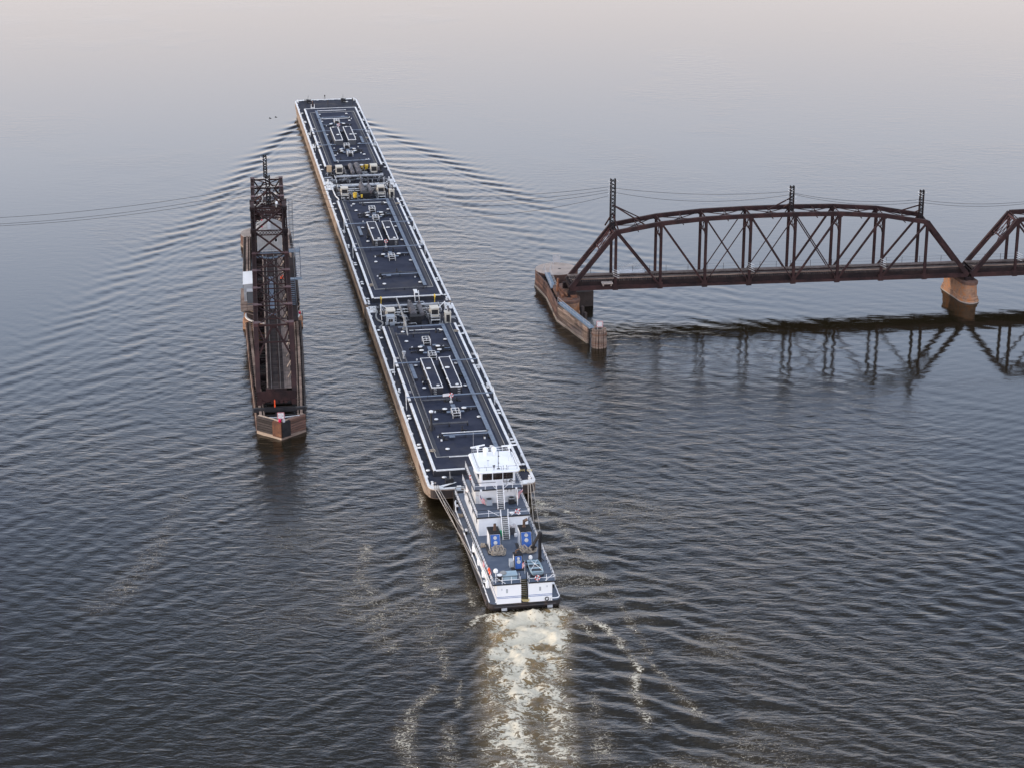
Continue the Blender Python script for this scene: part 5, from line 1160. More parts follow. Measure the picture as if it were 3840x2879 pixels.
b = B(); b.lathe(0, 0, [(0.3, 0), (0.3, 0.85), (0.26, 0.88)], 14); o = b.build('steel_drum', 'black', None, True, loc=TW(-3.35, -35.6, Z2)); tag(o, 'black drum with a white lid by the aft left rail', 'drum')
B().lathe(0, 0, [(0.36, 0.88), (0.38, 0.98), (0.1, 1.02)], 14).build('lid', 'white_clean', o, True)
b = B(); b.lathe(0, 0, [(0.42, 0), (0.42, 0.9), (0.38, 1.05)], 16)
for k in range(6): b.ring((0, 0, 0.1 + k * 0.16), 0.44, 0.05, 'z', 16, 5)
o = b.build('rope_reel', 'hose', None, True, loc=TW(-2.75, -34.9, Z2)); tag(o, 'grey rope reel between the dome mast and the deck chest', 'reel')
b = B(); pts = [(0.5 * math.cos(a), 0.0, 0.5 * math.sin(a)) for a in np.linspace(0, 2 * PI, 19)[:-1]]; b.loft([[(x, -0.08, z + 0.5) for x, _, z in pts], [(x * 0.8, -0.2, z * 0.8 + 0.5) for x, _, z in pts]]); o = b.build('round_cover', 'green', None, loc=TW(-0.72, -21.0, Z2 + 0.05), rz=TROT); tag(o, 'round green cover leaning behind the boat-deck stair', 'cover')
b = B(); b.cur = 0; b.lathe(0, 0, [(0.2, 0), (0.24, 0.35), (0.2, 0.55), (0.1, 0.6)], 12); b.cur = 1; b.cyl(0, 0, 0.6, 0.66, 0.1, 8); o = b.build('water_keg', ['white_clean', 'black'], None, True, loc=TW(1.35, -21.3, Z2)); tag(o, 'white round keg right of the boat-deck stair foot', 'keg')
b = B(); rr = random.Random(2)
for k in range(5): b.ring((0, -0.05 - k * 0.025, 0.3), 0.24 + rr.uniform(-0.03, 0.03), 0.025, 'y', 14, 5)
b.tube([(0.2, -0.1, 0.1), (0.5, -0.1, 0.02), (0.55, -0.1, 0.4)], 0.02, 5); b.tube([(-0.2, -0.1, 0.1), (-0.35, -0.1, -0.05)], 0.02, 5)
o = b.build('hose_coil', 'black', None, True, loc=TW(2.98, -36.62, 1.22), rz=TROT); tag(o, 'black hose coiled on the lower right of the stern wall', 'hose')
def sheet(pts, label, key, nm, cat):
    P = [Vector(p) for p in pts]; b = B(); nu = len(P) // 2; th = Vector((0.02, 0.02, 0))
    a = P[:nu]; c = P[nu:]
    b.loft([[a[i], c[i], c[i] + th, a[i] + th] for i in range(nu)]); o = b.build(nm, key, None, True, loc=TW(0, 0, 0), rz=TROT); return tag(o, label, cat)
b = B(); b.bar((-4.55, -33.6, Z2 + 1.1), (-4.35, -34.3, Z2 + 0.5), 0.16, 0.5); o = b.build('safety_vest', 'orange', None, loc=TW(0, 0, 0), rz=TROT); tag(o, 'orange vest hung on the left rail near the stern dome', 'vest')
sheet([(-4.55, -29.0, Z2 + 0.3), (-4.62, -29.8, Z2 + 0.25), (-4.58, -30.4, Z2 + 0.2), (-4.60, -29.0, Z2 - 0.3), (-4.75, -29.8, Z2 - 0.25), (-4.65, -30.4, Z2 - 0.3)], 'reddish cloth draped outside the left boat-deck rail', 'sign_pink', 'hanging_cloth', 'cloth')
sheet([(3.1, -9.6, Z4 + 0.9), (3.2, -10.6, Z4 + 0.8), (3.1, -11.6, Z4 + 0.7), (3.3, -9.5, Z4 + 0.1), (3.7, -10.6, Z4 - 0.05), (3.4, -11.7, Z4 + 0.0)], 'pale pinkish cloth over the right pilothouse deck rail', 'rope', 'hanging_cloth', 'cloth')
sheet([(-4.12, -10.5, Z3 + 0.95), (-4.14, -11.3, Z3 + 0.9), (-4.12, -12.4, Z3 + 0.8), (-4.2, -10.6, Z3 + 0.55), (-4.35, -11.4, Z3 + 0.4), (-4.25, -12.3, Z3 + 0.45)], 'pinkish white cloth lying along the left upper deck rail', 'flag_white', 'hanging_cloth', 'cloth')
def flag(loc, rz, w_, h_, droop, label, seed=0, canton=True):
    nx, nz = 14, 13; b = B(); vs = []
    for i in range(nx + 1):
        u = i / nx
        for j in range(nz + 1):
            v = j / nz; x = u * w_ * (1 - 0.35 * droop); y = 0.12 * math.sin(u * 7 + seed + v * 1.5) * (0.3 + u); z = v * h_ - droop * u * w_ * 0.85 + 0.05 * math.sin(u * 9 + seed)
            vs.append((x, y, z))
    b.v = vs + [(x, y + 0.012, z) for x, y, z in vs]; o2 = len(vs)
    for i in range(nx):
        for j in range(nz):
            k = 1 if j % 2 else 0
            if canton and j >= 6 and i < 6: k = 2 if (i + j) % 2 or i % 5 == 0 else 2
            a = i * (nz + 1) + j; c = (i + 1) * (nz + 1) + j
            b.f.append((a, c, c + 1, a + 1)); b.m.append(k); b.f.append((o2 + a, o2 + a + 1, o2 + c + 1, o2 + c)); b.m.append(k)
    if canton:
        for i in range(5):
            for j in range(5):
                q = vs[(i + 1 if i < 5 else i) * (nz + 1) + 7 + j]; s_ = h_ * 0.022
                if (i + j) % 2 == 0:
                    for dy in (-0.006, 0.018):
                        b.cur = 1; b.add([(q[0] - s_, q[1] + dy, q[2]), (q[0], q[1] + dy, q[2] - s_), (q[0] + s_, q[1] + dy, q[2]), (q[0], q[1] + dy, q[2] + s_)], [(0, 1, 2, 3)])
    b.cur = 3; b.tube([(0, 0, -0.5 if w_ > 0.8 else -1.1), (0, 0, h_ + 0.08)], 0.03, 6)
    o = b.build('flag', ['flag_red', 'flag_white', 'flag_blue', 'white_trim'], None, loc=loc, rz=rz); return tag(o, label, 'flag', 'stars and stripes flags on the towboat')
flag(TW(-3.0, -16.2, Z3 + 0.95), TROT - 0.75, 1.15, 0.7, 0.75, 'red striped flag drooping at the left, beside the grey air conditioner', 1)
flag(TW(3.5, -14.4, Z3 + 1.1), TROT + PI + 0.6, 1.3, 0.8, 0.8, 'stars and stripes flag at the right upper deck rail, near the mooring lines', 2)
flag(TW(0.42, -33.9, Z2 + 1.2), TROT + PI * 0.9, 0.5, 0.75, 0.9, 'small furled flag on the thin black staff behind the small blue casing', 3)
# lines between the towboat and the barge
def wire(p, q, r, sag, label, key='wire_rope', n=12, nm='mooring_line', cat='mooring line', grp='lines lashing the towboat to the barge', segs=6):
    p = Vector(p); q = Vector(q); b = B(); b.tube([p.lerp(q, i / n) - Vector((0, 0, 4 * sag * (i / n) * (1 - i / n))) for i in range(n + 1)], r, segs)
    o = b.build(nm, key, None, True); return tag(o, label, cat, grp)
wire(TW(-7.4, 0.05, 3.2), TW(-5.0, -20.0, 1.45), 0.06, 0.15, 'outermost pale line from the left barge corner to the left side of the towboat')
wire(TW(-7.1, 0.05, 3.2), TW(-4.95, -12.7, 1.7), 0.06, 0.1, 'middle pale line from the left barge corner to the towboat')
wire(TW(-6.7, 0.1, 3.2), TW(-4.8, -12.4, 1.75), 0.055, 0.1, 'innermost pale line from the left barge corner to the towboat')
wire(TW(-6.9, 0.1, 3.2), TW(-4.9, -30.0, 1.7), 0.045, 0.25, 'longest thin line from the left barge corner along the towboat side')
wire(TW(6.9, 0.1, 3.2), TW(4.7, -13.0, 2.3), 0.06, 0.1, 'leftmost pale line from the right barge corner down to the towboat')
wire(TW(7.2, 0.05, 3.2), TW(4.8, -17.6, 1.9), 0.06, 0.12, 'middle pale line from the right barge corner down to the towboat')
wire(TW(7.6, 0.05, 3.2), TW(4.75, -22.3, 4.4), 0.045, 0.1, 'thin right-hand line from the right barge corner back to the boat deck')
b = B()
for k in range(3): b.tube([(-7.4 + k * 0.3, 1.4, 3.25), (-7.3 + k * 0.3, 0.6, 3.35), (-7.35 + k * 0.28, 0.0, 3.22)], 0.05, 6)
b.ring((-7.2, 1.9, 3.4), 0.25, 0.06, 'z', 12, 5); o = b.build('line_turns', 'wire_rope', None, True, loc=TW(0, 0), rz=TROT); tag(o, 'turns of pale rope over the left rear corner fitting of the nearest barge', 'rope')
b = B()
for k in range(6): a = k * 1.1; b.ring((7.2 - k * 0.32, 5.2 + 0.15 * math.sin(a), 3.12 + 0.05 * (k % 2)), 0.24, 0.045, 'z' if k % 2 else 'x', 10, 5)
b.ring((7.95, 4.8, 3.3), 0.36, 0.05, 'z', 16, 5); o = b.build('chain_heap', 'yellow_rope', None, True, loc=TW(0, 0), rz=TROT); tag(o, 'loose yellowish chain by the right gunwale near the towboat pilothouse', 'chain')
M['corr_dull'] = mat('dull_grey_cladding', (0.44, 0.43, 0.42), (0.34, 0.33, 0.32), 0.9, 0.7, c3=(0.20, 0.15, 0.12), s3=0.8, l3=0.58, h3=0.74)
# ---------------------------------------------------------------- fixed railway truss spans
def truss_span(origin, rz, heights, P, W, label, flip=False):
    """local X along the span, near truss at y=0, far truss at y=W; heights = world z of the top joints"""
    root = empty('truss_bridge', origin, rz, label, 'bridge', 'fixed truss spans of the railway bridge')
    n = len(heights) + 1; zb = 5.1; Lb = n * P; mid = n / 2
    for y in (0.0, W):
        top = [Vector((P * (i + 1), y, heights[i])) for i in range(n - 1)]
        b = B()
        for p, q in zip(top[:-1], top[1:]): b.bar(p, q, 0.55, 0.82)
        for p in top: b.box(p.x - 0.45, p.x + 0.45, y - 0.30, y + 0.30, p.z - 0.62, p.z + 0.2)
        side = b.build('top_chord', 'steel', root)
        for (a, t) in (((0, zb), top[0]), ((Lb, zb), top[-1])):
            B().bar((a[0], y, a[1]), t, 0.62, 0.86).build('end_post', 'steel', side)
        b = B(); b.box(0.0, 2 * P, y - 0.25, y + 0.25, zb - 0.42, zb + 0.42); b.box(Lb - 2 * P, Lb, y - 0.25, y + 0.25, zb - 0.42, zb + 0.42)
        for yy in (y - 0.2, y + 0.2): b.box(2 * P, Lb - 2 * P, yy - 0.04, yy + 0.04, zb - 0.33, zb + 0.17)
        k = 2 * P
        while k < Lb - 2 * P: b.box(k - 0.15, k + 0.15, y - 0.16, y + 0.16, zb - 0.33, zb + 0.17); k += 1.45
        b.build('bottom_chord', 'steel', side)
        for i in range(1, n):
            p = Vector((P * i, y, zb)); t = top[i - 1]; b = B()
            for yy in (y - 0.2, y + 0.2): b.bar((p.x, yy, p.z - 0.3), (t.x, yy, t.z), 0.5, 0.06, (0, 1, 0))
            nn = int((t.z - p.z) / 0.5); lattice(b, (p.x, y, p.z), (t.x, y, t.z), (0, 0.2, 0), nn, 0.07, False)
            b.box(p.x - 0.5, p.x + 0.5, y - 0.27, y + 0.27, zb - 0.55, zb + 0.65)
            b.build('vertical_post', 'steel', side)
        def diag(i, j, kind):
            """top joint i to bottom joint j"""
            t = top[i - 1]; q = Vector((P * j, y, zb)); b = B()
            if kind == 2:
                for yy in (-0.16, 0.16): b.bar(Vector((t.x, y + yy, t.z)), Vector((q.x, y + yy, q.z)), 0.06, 0.20)
            else: b.bar(t, q, 0.34 if kind == 1 else 0.18, 0.36 if kind == 1 else 0.16)
            b.build('diagonal', 'steel', side)
        h = (n - 1) // 2
        for i in range(1, n - 1):
            if i < mid - 1.1: diag(i, i + 1, 1 if i < h - 1 else 2)
        for i in range(n - 1, 1, -1):
            if i > mid + 1.1: diag(i, i - 1, 1)
        c0 = int(mid - 0.4)
        diag(c0, c0 + 1, 2); diag(c0 + 1, c0, 0); diag(c0 - 0, c0 - 1, 0) if c0 > 2 else None
        diag(c0 + 1, c0 + 2, 2)
    b = B()
    for i in range(n - 2):
        z0, z1 = heights[i], heights[i + 1]; x0, x1 = P * (i + 1), P * (i + 2)
        b.bar((x0, 0, z0 - 0.1), (x1, W, z1 - 0.1), 0.10, 0.14); b.bar((x0, W, z0 - 0.2), (x1, 0, z1 - 0.2), 0.10, 0.14)
        for k in (0.0, 0.5) if i < n - 3 else (0.0, 0.5, 1.0):
            x = x0 + (x1 - x0) * k; z = z0 + (z1 - z0) * k
            b.bar((x, 0.2, z + 0.1), (x, W - 0.2, z + 0.1), 0.12, 0.12); b.bar((x, 0.2, z - 0.8), (x, W - 0.2, z - 0.8), 0.12, 0.12); lattice(b, (x, 0.3, z - 0.35), (x, W - 0.3, z - 0.35), (0, 0, 0.42), 9, 0.06, False)
    b.build('top_lateral_bracing', 'steel', root)
    for i in range(1, n):
        z = heights[i - 1]; x = P * i
        if i in (1, n - 1): continue
        b = B(); b.bar((x, 0.2, z - 2.9), (x, W - 0.2, z - 2.9), 0.2, 0.2); b.bar((x, 0.2, z - 4.1), (x, 1.6, z - 2.9), 0.16, 0.16); b.bar((x, W - 0.2, z - 4.1), (x, W - 1.6, z - 2.9), 0.16, 0.16)
        for k in range(3):
            ya, yb = 0.2 + (W - 0.4) * k / 3, 0.2 + (W - 0.4) * (k + 1) / 3; b.bar((x, ya, z - 2.9), (x, yb, z - 0.9), 0.1, 0.1); b.bar((x, yb, z - 2.9), (x, ya, z - 0.9), 0.1, 0.1)
        b.build('sway_frame', 'steel', root)
    for (x0, x1, zt) in ((0, P, heights[0]), (Lb, Lb - P, heights[-1])):
        b = B(); f = lambda t: (x0 + (x1 - x0) * t, zb + (zt - zb) * t)
        a, c = f(0.97), f(0.66)
        b.bar((a[0], 0.25, a[1]), (a[0], W - 0.25, a[1]), 0.25, 0.3); b.bar((c[0], 0.25, c[1]), (c[0], W - 0.25, c[1]), 0.2, 0.25)
        for k in range(4):
            ya, yb = 0.3 + (W - 0.6) * k / 4, 0.3 + (W - 0.6) * (k + 1) / 4; b.bar((a[0], ya, a[1]), (c[0], yb, c[1]), 0.12, 0.12); b.bar((a[0], yb, a[1]), (c[0], ya, c[1]), 0.12, 0.12)
        d = f(0.5); b.bar((d[0], 0.25, d[1]), (c[0], 1.8, c[1]), 0.16, 0.16); b.bar((d[0], W - 0.25, d[1]), (c[0], W - 1.8, c[1]), 0.16, 0.16)
        b.build('portal_frame', 'steel_red', root)
    floor(root, 0, Lb, W / 2, W, 'x', P)
    return root
def floor(root, a, c, cen, W, ax, P, right_walk=True):
    """track deck: floor beams, stringers, sleepers, rails and plank walks; runs along local x or y"""
    def T(u, v): return (u, cen + v) if ax == 'x' else (cen - v * -1 if False else cen + v, u)
    def bx(b, u0, u1, v0, v1, z0, z1):
        if ax == 'x': b.box(u0, u1, cen + v0, cen + v1, z0, z1)
        else: b.box(cen + v0, cen + v1, u0, u1, z0, z1)
    n = round((c - a) / P)
    for i in range(n + 1):
        b = B(); u = a + (c - a) * i / n; bx(b, u - 0.15, u + 0.15, -W / 2 + 0.22, W / 2 - 0.22, 4.75, 5.85); b.build('floor_beam', 'steel_dark', root)
    b = B()
    for v in ((-2.2, -1.0, 1.0, 2.2) if ax == 'x' else (-1.0, 1.0)): bx(b, a + 0.15, c - 0.15, v - 0.15, v + 0.15, 5.0 if ax == 'x' else 5.3, 6.12)
    b.build('track_stringers', 'steel_dark', root)
    b = B(); u = a + 0.2
    while u < c - 0.2:
        j = random.uniform(-0.05, 0.05); bx(b, u, u + 0.24, (-2.35 if ax == 'x' else -1.55) + j, 1.55 + j, 6.12, 6.34 + random.uniform(-0.01, 0.01)); u += 0.44
    s = b.build('sleepers', 'sleeper', root)
    for v in (-0.75, 0.75):
        b = B(); bx(b, a, c, v - 0.035, v + 0.035, 6.345, 6.50); bx(b, a, c, v - 0.07, v + 0.07, 6.344, 6.36); b.build('running_rail', 'rail', root)
    b = B()
    for v in (-0.5, 0.5): bx(b, a + 3, c - 3, v - 0.03, v + 0.03, 6.345, 6.44)
    b.build('guard_rail', 'steel', root)
    b = B(); u = a + 0.1
    side = 1 if ax == 'y' else -1
    while u < c - 0.3:
        l_ = min(random.uniform(3.2, 4.6), c - u - 0.05)
        for k in range(4):
            v0 = 1.35 + k * 0.30; bx(b, u, u + l_ - 0.03, v0, v0 + 0.28, 6.30, 6.37 + random.uniform(0, 0.012))
        u += l_
    b.build('plank_walkway', 'plank', root)
    b = B(); bx(b, a + 0.5, c - 0.5, -1.55, -1.3, 6.35, 6.52); b.build('timber_kerb', 'timber', root)
    if ax == 'x':
        b = B(); u = a + 1.5
        while u < c: 
            x, y = u, cen + 2.62; b.bar((x, y, 6.3), (x, y, 7.55), 0.06, 0.06, (0, 1, 0)); u += 3.6 + random.uniform(-0.8, 0.8)
        for z in (6.9, 7.5): b.tube([(a, cen + 2.62, z), (c, cen + 2.62, z)], 0.012, 4)
        b.build('handrail', 'steel_dark', root, True)
HT = [15.95, 17.4, 18.1, 18.35, 18.4, 18.25, 17.6, 16.0]
br1 = truss_span((11.15, 394.62, 0), R(6.58), HT, 8.69, 5.6, 'curved-top maroon railway truss span standing complete right of the channel')
br2 = truss_span((11.15 + 79.0 * math.cos(R(6.58)), 394.62 + 79.0 * math.sin(R(6.58)), 0), R(6.58), [15.9, 16.1, 16.2, 16.2, 16.1, 15.9], 8.69, 5.6, 'straight-top maroon truss span cut off by the right edge of the photo')
def BR(x, y, z=0.0):
    a = R(6.58); return Vector((11.15 + x * math.cos(a) - y * math.sin(a), 394.62 + x * math.sin(a) + y * math.cos(a), z))
def bobj(b, name, key, label=None, cat=None, grp=None, smooth=False, parent=None):
    o = b.build(name, key, parent, smooth)
    if not parent: o.location = BR(0, 0); o.rotation_euler.z = R(6.58)
    if label: tag(o, label, cat, grp)
    return o
# white ladder rungs fixed to posts, refuge platform
for i, (x, z0, lab) in enumerate(((8.69, 6.6, 'white slanted rungs and railing on the first post of the curved truss span'), (35.0, 7.0, 'white slanted rungs on the middle near post of the curved truss span'), (61.0, 6.9, 'white slanted rungs on the second last near post of the curved truss span'), (88.2, 7.3, 'white slanted rungs on the first near post of the straight truss span'))):
    b = B()
    for k in range(4): b.bar((x - 0.5, -0.25, z0 + 0.9 + k * 0.42), (x + 0.7, -0.35, z0 + 0.35 + k * 0.42), 0.04, 0.06)
    bobj(b, 'rung_bracket', 'white_trim', lab, 'rungs', 'white rung brackets on the bridge posts')
b = B(); b.box(9.6, 15.2, 4.5, 7.0, 6.35, 6.45)
for z in (6.95, 7.5): b.tube([(9.6, 5.3, z), (9.6, 7.0, z), (15.2, 7.0, z), (15.2, 5.3, z)], 0.045, 6)
for x in (9.6, 11.5, 13.4, 15.2): b.bar((x, 7.0, 6.4), (x, 7.0, 7.5), 0.06, 0.06, (0, 1, 0))
bobj(b, 'refuge_platform', 'grey_pipe', 'railed refuge platform beyond the track near the left end of the curved span', 'platform')
b = B(); b.box(6.0, 8.1, -0.9, 0.6, 5.95, 6.15); b.cyl(6.3, -0.5, 5.5, 5.95, 0.14, 8); b.cyl(7.8, -0.5, 5.5, 5.95, 0.14, 8); bobj(b, 'lamp_platform', 'concrete', 'small pale platform jutting from the near side of the curved span', 'platform')
# lattice catenary masts on the bridge
def lmast(name, base, rz, z0, z1, w_, label, braces=(), grp='lattice masts on the bridge', legs=True):
    root = empty(name, base, rz, label, 'mast', grp)
    b = B(); h = w_ / 2
    for sx in (-1, 1):
        for sy in (-1, 1): b.bar((sx * h, sy * h * 0.6, z0), (sx * h * 0.9, sy * h * 0.6, z1), 0.17, 0.17, (0, 1, 0))
    b.build('mast_legs', 'steel_dark', root)
    b = B(); n_ = int((z1 - z0) / (w_ * 0.75))
    for sy in (-1, 1): lattice(b, (0, sy * h * 0.6, z0), (0, sy * h * 0.6, z1), (h, 0, 0), n_, 0.11)
    for sx in (-1, 1): lattice(b, (sx * h, 0, z0), (sx * h, 0, z1), (0, h * 0.6, 0), n_, 0.06, False)
    b.build('lattice_bracing', 'black_matt', root)
    b = B()
    for (p, q) in braces: b.bar(p, q, 0.22, 0.22)
    if braces: b.build('brace', 'steel', root)
    b = B(); b.bar((-0.9, -0.3, z1 - 0.3), (0.2, -0.2, z1 - 0.9), 0.1, 0.1); b.bar((0.3, 0.3, z1 - 0.1), (1.1, 0.35, z1 - 0.7), 0.08, 0.08); b.bar((-0.8, -0.3, z1 - 0.9), (0.1, -0.2, z1 - 1.4), 0.1, 0.1)
    for z in (z1 - 2.3, z1 - 3.1): b.bar((-1.0, 0, z + 0.25), (0, 0, z), 0.07, 0.07); b.bar((1.0, 0, z + 0.1), (0, 0, z), 0.07, 0.07)
    b.build('insulator_arm', 'white_trim', root)
    return root
a_ = R(6.58)
lmast('lattice_mast', BR(8.4, 2.8), a_, 15.6, 25.7, 0.95, 'tall lattice mast on the left end of the curved truss span', (((0, 0, 20.6), (6.3, -2.6, 16.9)), ((0, 0, 20.6), (6.3, 2.6, 16.9)), ((0, 0, 19), (-1.0, 2.6, 15.9)), ((0, 0, 19), (0.9, -2.6, 15.9))))
lmast('lattice_mast', BR(43.2, 2.8), a_, 18.3, 23.3, 0.75, 'lattice mast in the middle of the curved truss span', (((0, 0, 21), (-4.6, 0.5, 18.5)), ((0, 0, 20), (-0.9, 2.6, 18.4))))
lmast('lattice_mast', BR(68.9, 2.8), a_, 16.0, 21.7, 0.75, 'lattice mast on the right end of the curved truss span', (((0, 0, 18.8), (-5.2, 0.5, 17.2)), ((0, 0, 17.8), (-1.0, 2.6, 16.3))))
# piers -----------------------------------------------------------------------
def stadium(hw, y0, y1, n=9, pt=0.0):
    P = []
    for i in range(n): a = PI + i * PI / (n - 1); P.append((hw * math.cos(a), y0 + (hw + pt) * math.sin(a)))
    for i in range(n): a = i * PI / (n - 1); P.append((hw * math.cos(a), y1 + (hw + pt) * math.sin(a)))
    return P
def pier(name, loc, rz, prof, y0, y1, label, key='stone'):
    root = empty(name, loc, rz, label, 'bridge pier')
    b = B(); b.loft([[(x, y, z) for x, y in stadium(w_, y0, y1, 9, pt)] for (w_, z, pt) in prof[:-2]]); o = b.build('shaft', key, root, True)
    b = B(); b.loft([[(x, y, z) for x, y in stadium(w_, y0, y1, 9, pt)] for (w_, z, pt) in prof[-2:]]); b.build('coping', 'stone_dark', root, True)
    return root
M['stone_dark'] = mat('sooty_stone_coping', (0.16, 0.085, 0.06), (0.09, 0.055, 0.045), 0.7, 0.9)
p = pier('bridge_pier', BR(79.0 - 0.45, 0) , R(14), [(1.95, -1.5, 0.4), (1.95, 0.35, 0.4), (1.8, 0.55, 0.3), (1.8, 0.9, 0.3), (1.6, 1.05, 0.2), (1.42, 3.5, 0.1), (1.62, 3.5, 0.15), (1.62, 4.05, 0.15)], -0.4, 7.4, 'rust-stained stone pier carrying the joint between the two fixed spans')
b = B()
for y in (0, 5.6): b.box(-0.9, 0.9, y - 0.35, y + 0.35, 4.05, 4.7)
for y in (0, 5.6):
    for x in (-0.6, 0.6): b.box(x - 0.12, x + 0.12, y - 0.5, y + 0.5, 4.06, 4.62)
b.build('bearing', 'steel_dark', p)
b = B(); b.loft([[(x, y, z) for x, y in stadium(2.0, -0.4, 7.4, 9, 0.45)] for z in (0.02, 0.22)]); b.build('salt_line', 'concrete', p, True)
p = pier('bridge_pier', BR(-0.2, -1.2), R(9), [(2.0, -1.5, 0.1), (2.0, 0.8, 0.1), (1.85, 0.9, 0.1), (1.85, 3.0, 0.1), (2.0, 3.0, 0.15), (2.0, 3.55, 0.15)], 0.2, 7.6, 'broken rusty stone pier under the left end of the curved span')
b = B(); b.box(-1.3, -0.3, 1.2, 4.4, 3.55, 4.1); b.bar((-1.4, 0.2, 3.9), (-1.3, 5.6, 4.3), 0.4, 0.5); b.bar((-0.4, 0.8, 3.7), (-1.6, 3.0, 4.9), 0.3, 0.3); b.bar((-1.7, 4.5, 3.6), (-1.5, 4.6, 6.2), 0.5, 0.3); b.box(0.2, 1.4, 0.0, 0.9, 3.55, 3.95); b.box(-0.6, 0.3, -1.0, -0.2, 3.55, 3.7); b.bar((-1.7, 2.2, 3.7), (0.9, 2.0, 3.8), 0.25, 0.3); b.build('rusty_latch_castings', 'rust', p)
for y in (1.2, 6.8): B().box(-0.2, 1.3, y - 0.4, y + 0.4, 3.56, 4.68).build('bearing', 'steel_dark', p)
b = B()
for (x, y, r_) in ((-1.0, 5.2, 0.5), (-0.6, 2.9, 0.45), (-0.1, 0.9, 0.42)): b.cyl(x, y, 3.5, 3.6, r_, 10)
b.build('bolt_pocket', 'black_matt', p, True)
b = B(); b.prism([(1.9, 4), (5.2, 4.5), (5.2, 13.5), (1.9, 13.0)], -1.2, 3.0); o = bobj(b, 'shadowed_pier', 'timber_dark', 'pier block, its shadow painted dark, behind the left end of the curved span', 'pier')  # the shadow at the pier is put into this block's dark colour
# round concrete cells
def cell(loc, r, h, label, key='concrete'):
    root = empty('mooring_cell', loc, 0, label, 'cell', 'round concrete cells')
    b = B(); P_ = []
    nn = 44
    for i in range(nn): a = 2 * PI * i / nn; rr = r * (1 + (0.012 if i % 2 else -0.006)); P_.append((rr * math.cos(a), rr * math.sin(a)))
    b.prism(P_, -1.2, h - 0.06); b.build('sheet_pile_wall', 'timber_red', root)
    B().lathe(0, 0, [(r * 1.0, h - 0.06), (r * 1.0, h), (r * 0.5, h + 0.03), (0.1, h + 0.04)], 44).build('concrete_cap', 'concrete', root, True)
    B().lathe(0, 0, [(r * 1.03, -0.3), (r * 1.03, 0.28), (r * 0.99, 0.32)], 44).build('pale_footing', 'timber_pale', root, True)
    return root
c1 = cell((8.9, 414.6, 0), 4.25, 3.0, 'round concrete-capped cell in the water left of the curved truss span')
B().lathe(0.6, -0.2, [(0.32, 3.03), (0.32, 3.045), (0.1, 3.05)], 12).build('cap_hole', 'black_matt', c1, True)
b = B()
for x in (-0.6, 0.6): b.bar((x, 0, 0), (x, 0, 1.0), 0.07, 0.07, (0, 1, 0)); b.bar((x, 0, 0.8), (x, 0.7, 0), 0.05, 0.05)
b.cur = 1; b.box(-0.75, 0.75, -0.06, -0.02, 0.45, 1.85); o = b.build('warning_sign', ['grey_pipe', 'corr'], None, loc=(8.95, 417.6, 3.02)); tag(o, 'pale square sign seen from behind on the round cell beside the curved span', 'sign')
c2 = cell(SW(-0.6, 52.0), 5.3, 2.4, 'round concrete cell beyond the far left end of the swung-open span')
# fender walls ------------------------------------------------------------------
def planks(b, pts, z0, z1, rows, th=0.28, gap=0.05, lmin=2.5, lmax=5.5, seed=1, out=1):
    rr = random.Random(seed); h = (z1 - z0) / rows
    segs = [(Vector((*p, 0)), Vector((*q, 0))) for p, q in zip(pts[:-1], pts[1:])]
    for (p, q) in segs:
        d = q - p; L_ = d.length; d.normalize()
        for r_ in range(rows):
            u = 0.0
            while u < L_ - 0.05:
                l_ = min(rr.uniform(lmin, lmax), L_ - u)
                if L_ - u - l_ < 1.2: l_ = L_ - u
                nrm = Vector((d.y, -d.x, 0)) * out * rr.uniform(0, 0.05)
                z = z0 + (r_ + 0.5) * h
                a = p + d * u + nrm; c = p + d * (u + l_ - 0.02) + nrm; a.z = c.z = z
                b.bar(a, c, th, h - gap); u += l_
def fender(name, loc, rz, label):
    return empty(name, loc, rz, label, 'fender wall', 'timber fender walls')
fw = fender('timber_fender', (0, 0, 0), 0, 'angled timber fender with blue walkway left of the curved truss span')
FP = [(4.75, 412.6), (6.9, 404.4), (8.75, 390.2), (14.0, 377.2)]
b = B(); planks(b, FP[:3], 0.35, 3.0, 7, seed=3, out=-1); b.build('oiled_planking', 'timber_red', fw)
b = B(); planks(b, FP[2:], 0.35, 3.2, 8, seed=4, out=-1); b.build('bleached_planking', 'timber', fw)
b = B(); planks(b, [(x - 0.12, y) for x, y in FP], -0.4, 0.35, 1, th=0.4, seed=5, out=-1); b.build('waterline_waler', 'timber_pale', fw)
b = B()
def backing(b, pts, off, z, step=1.6, top=2.9):
    for (p, q) in zip(pts[:-1], pts[1:]):
        p = Vector((*p, 0)); q = Vector((*q, 0)); d = q - p; L_ = d.length; d.normalize(); nrm = Vector((-d.y, d.x, 0)) * off; n_ = max(1, int(L_ / step))
        for i in range(n_):
            a = p + d * (i + 0.4) * L_ / n_ + nrm * 0.25; c = a + nrm; b.cyl(a.x, a.y, -1, top, 0.2, 8); b.cyl(c.x, c.y, -1, top - 0.1, 0.2, 8); b.bar((a.x, a.y, top - 0.4), (c.x, c.y, top - 0.4), 0.25, 0.3)
backing(b, FP, 1.2, 0); b.build('timber_piles', 'timber_dark', fw, True)
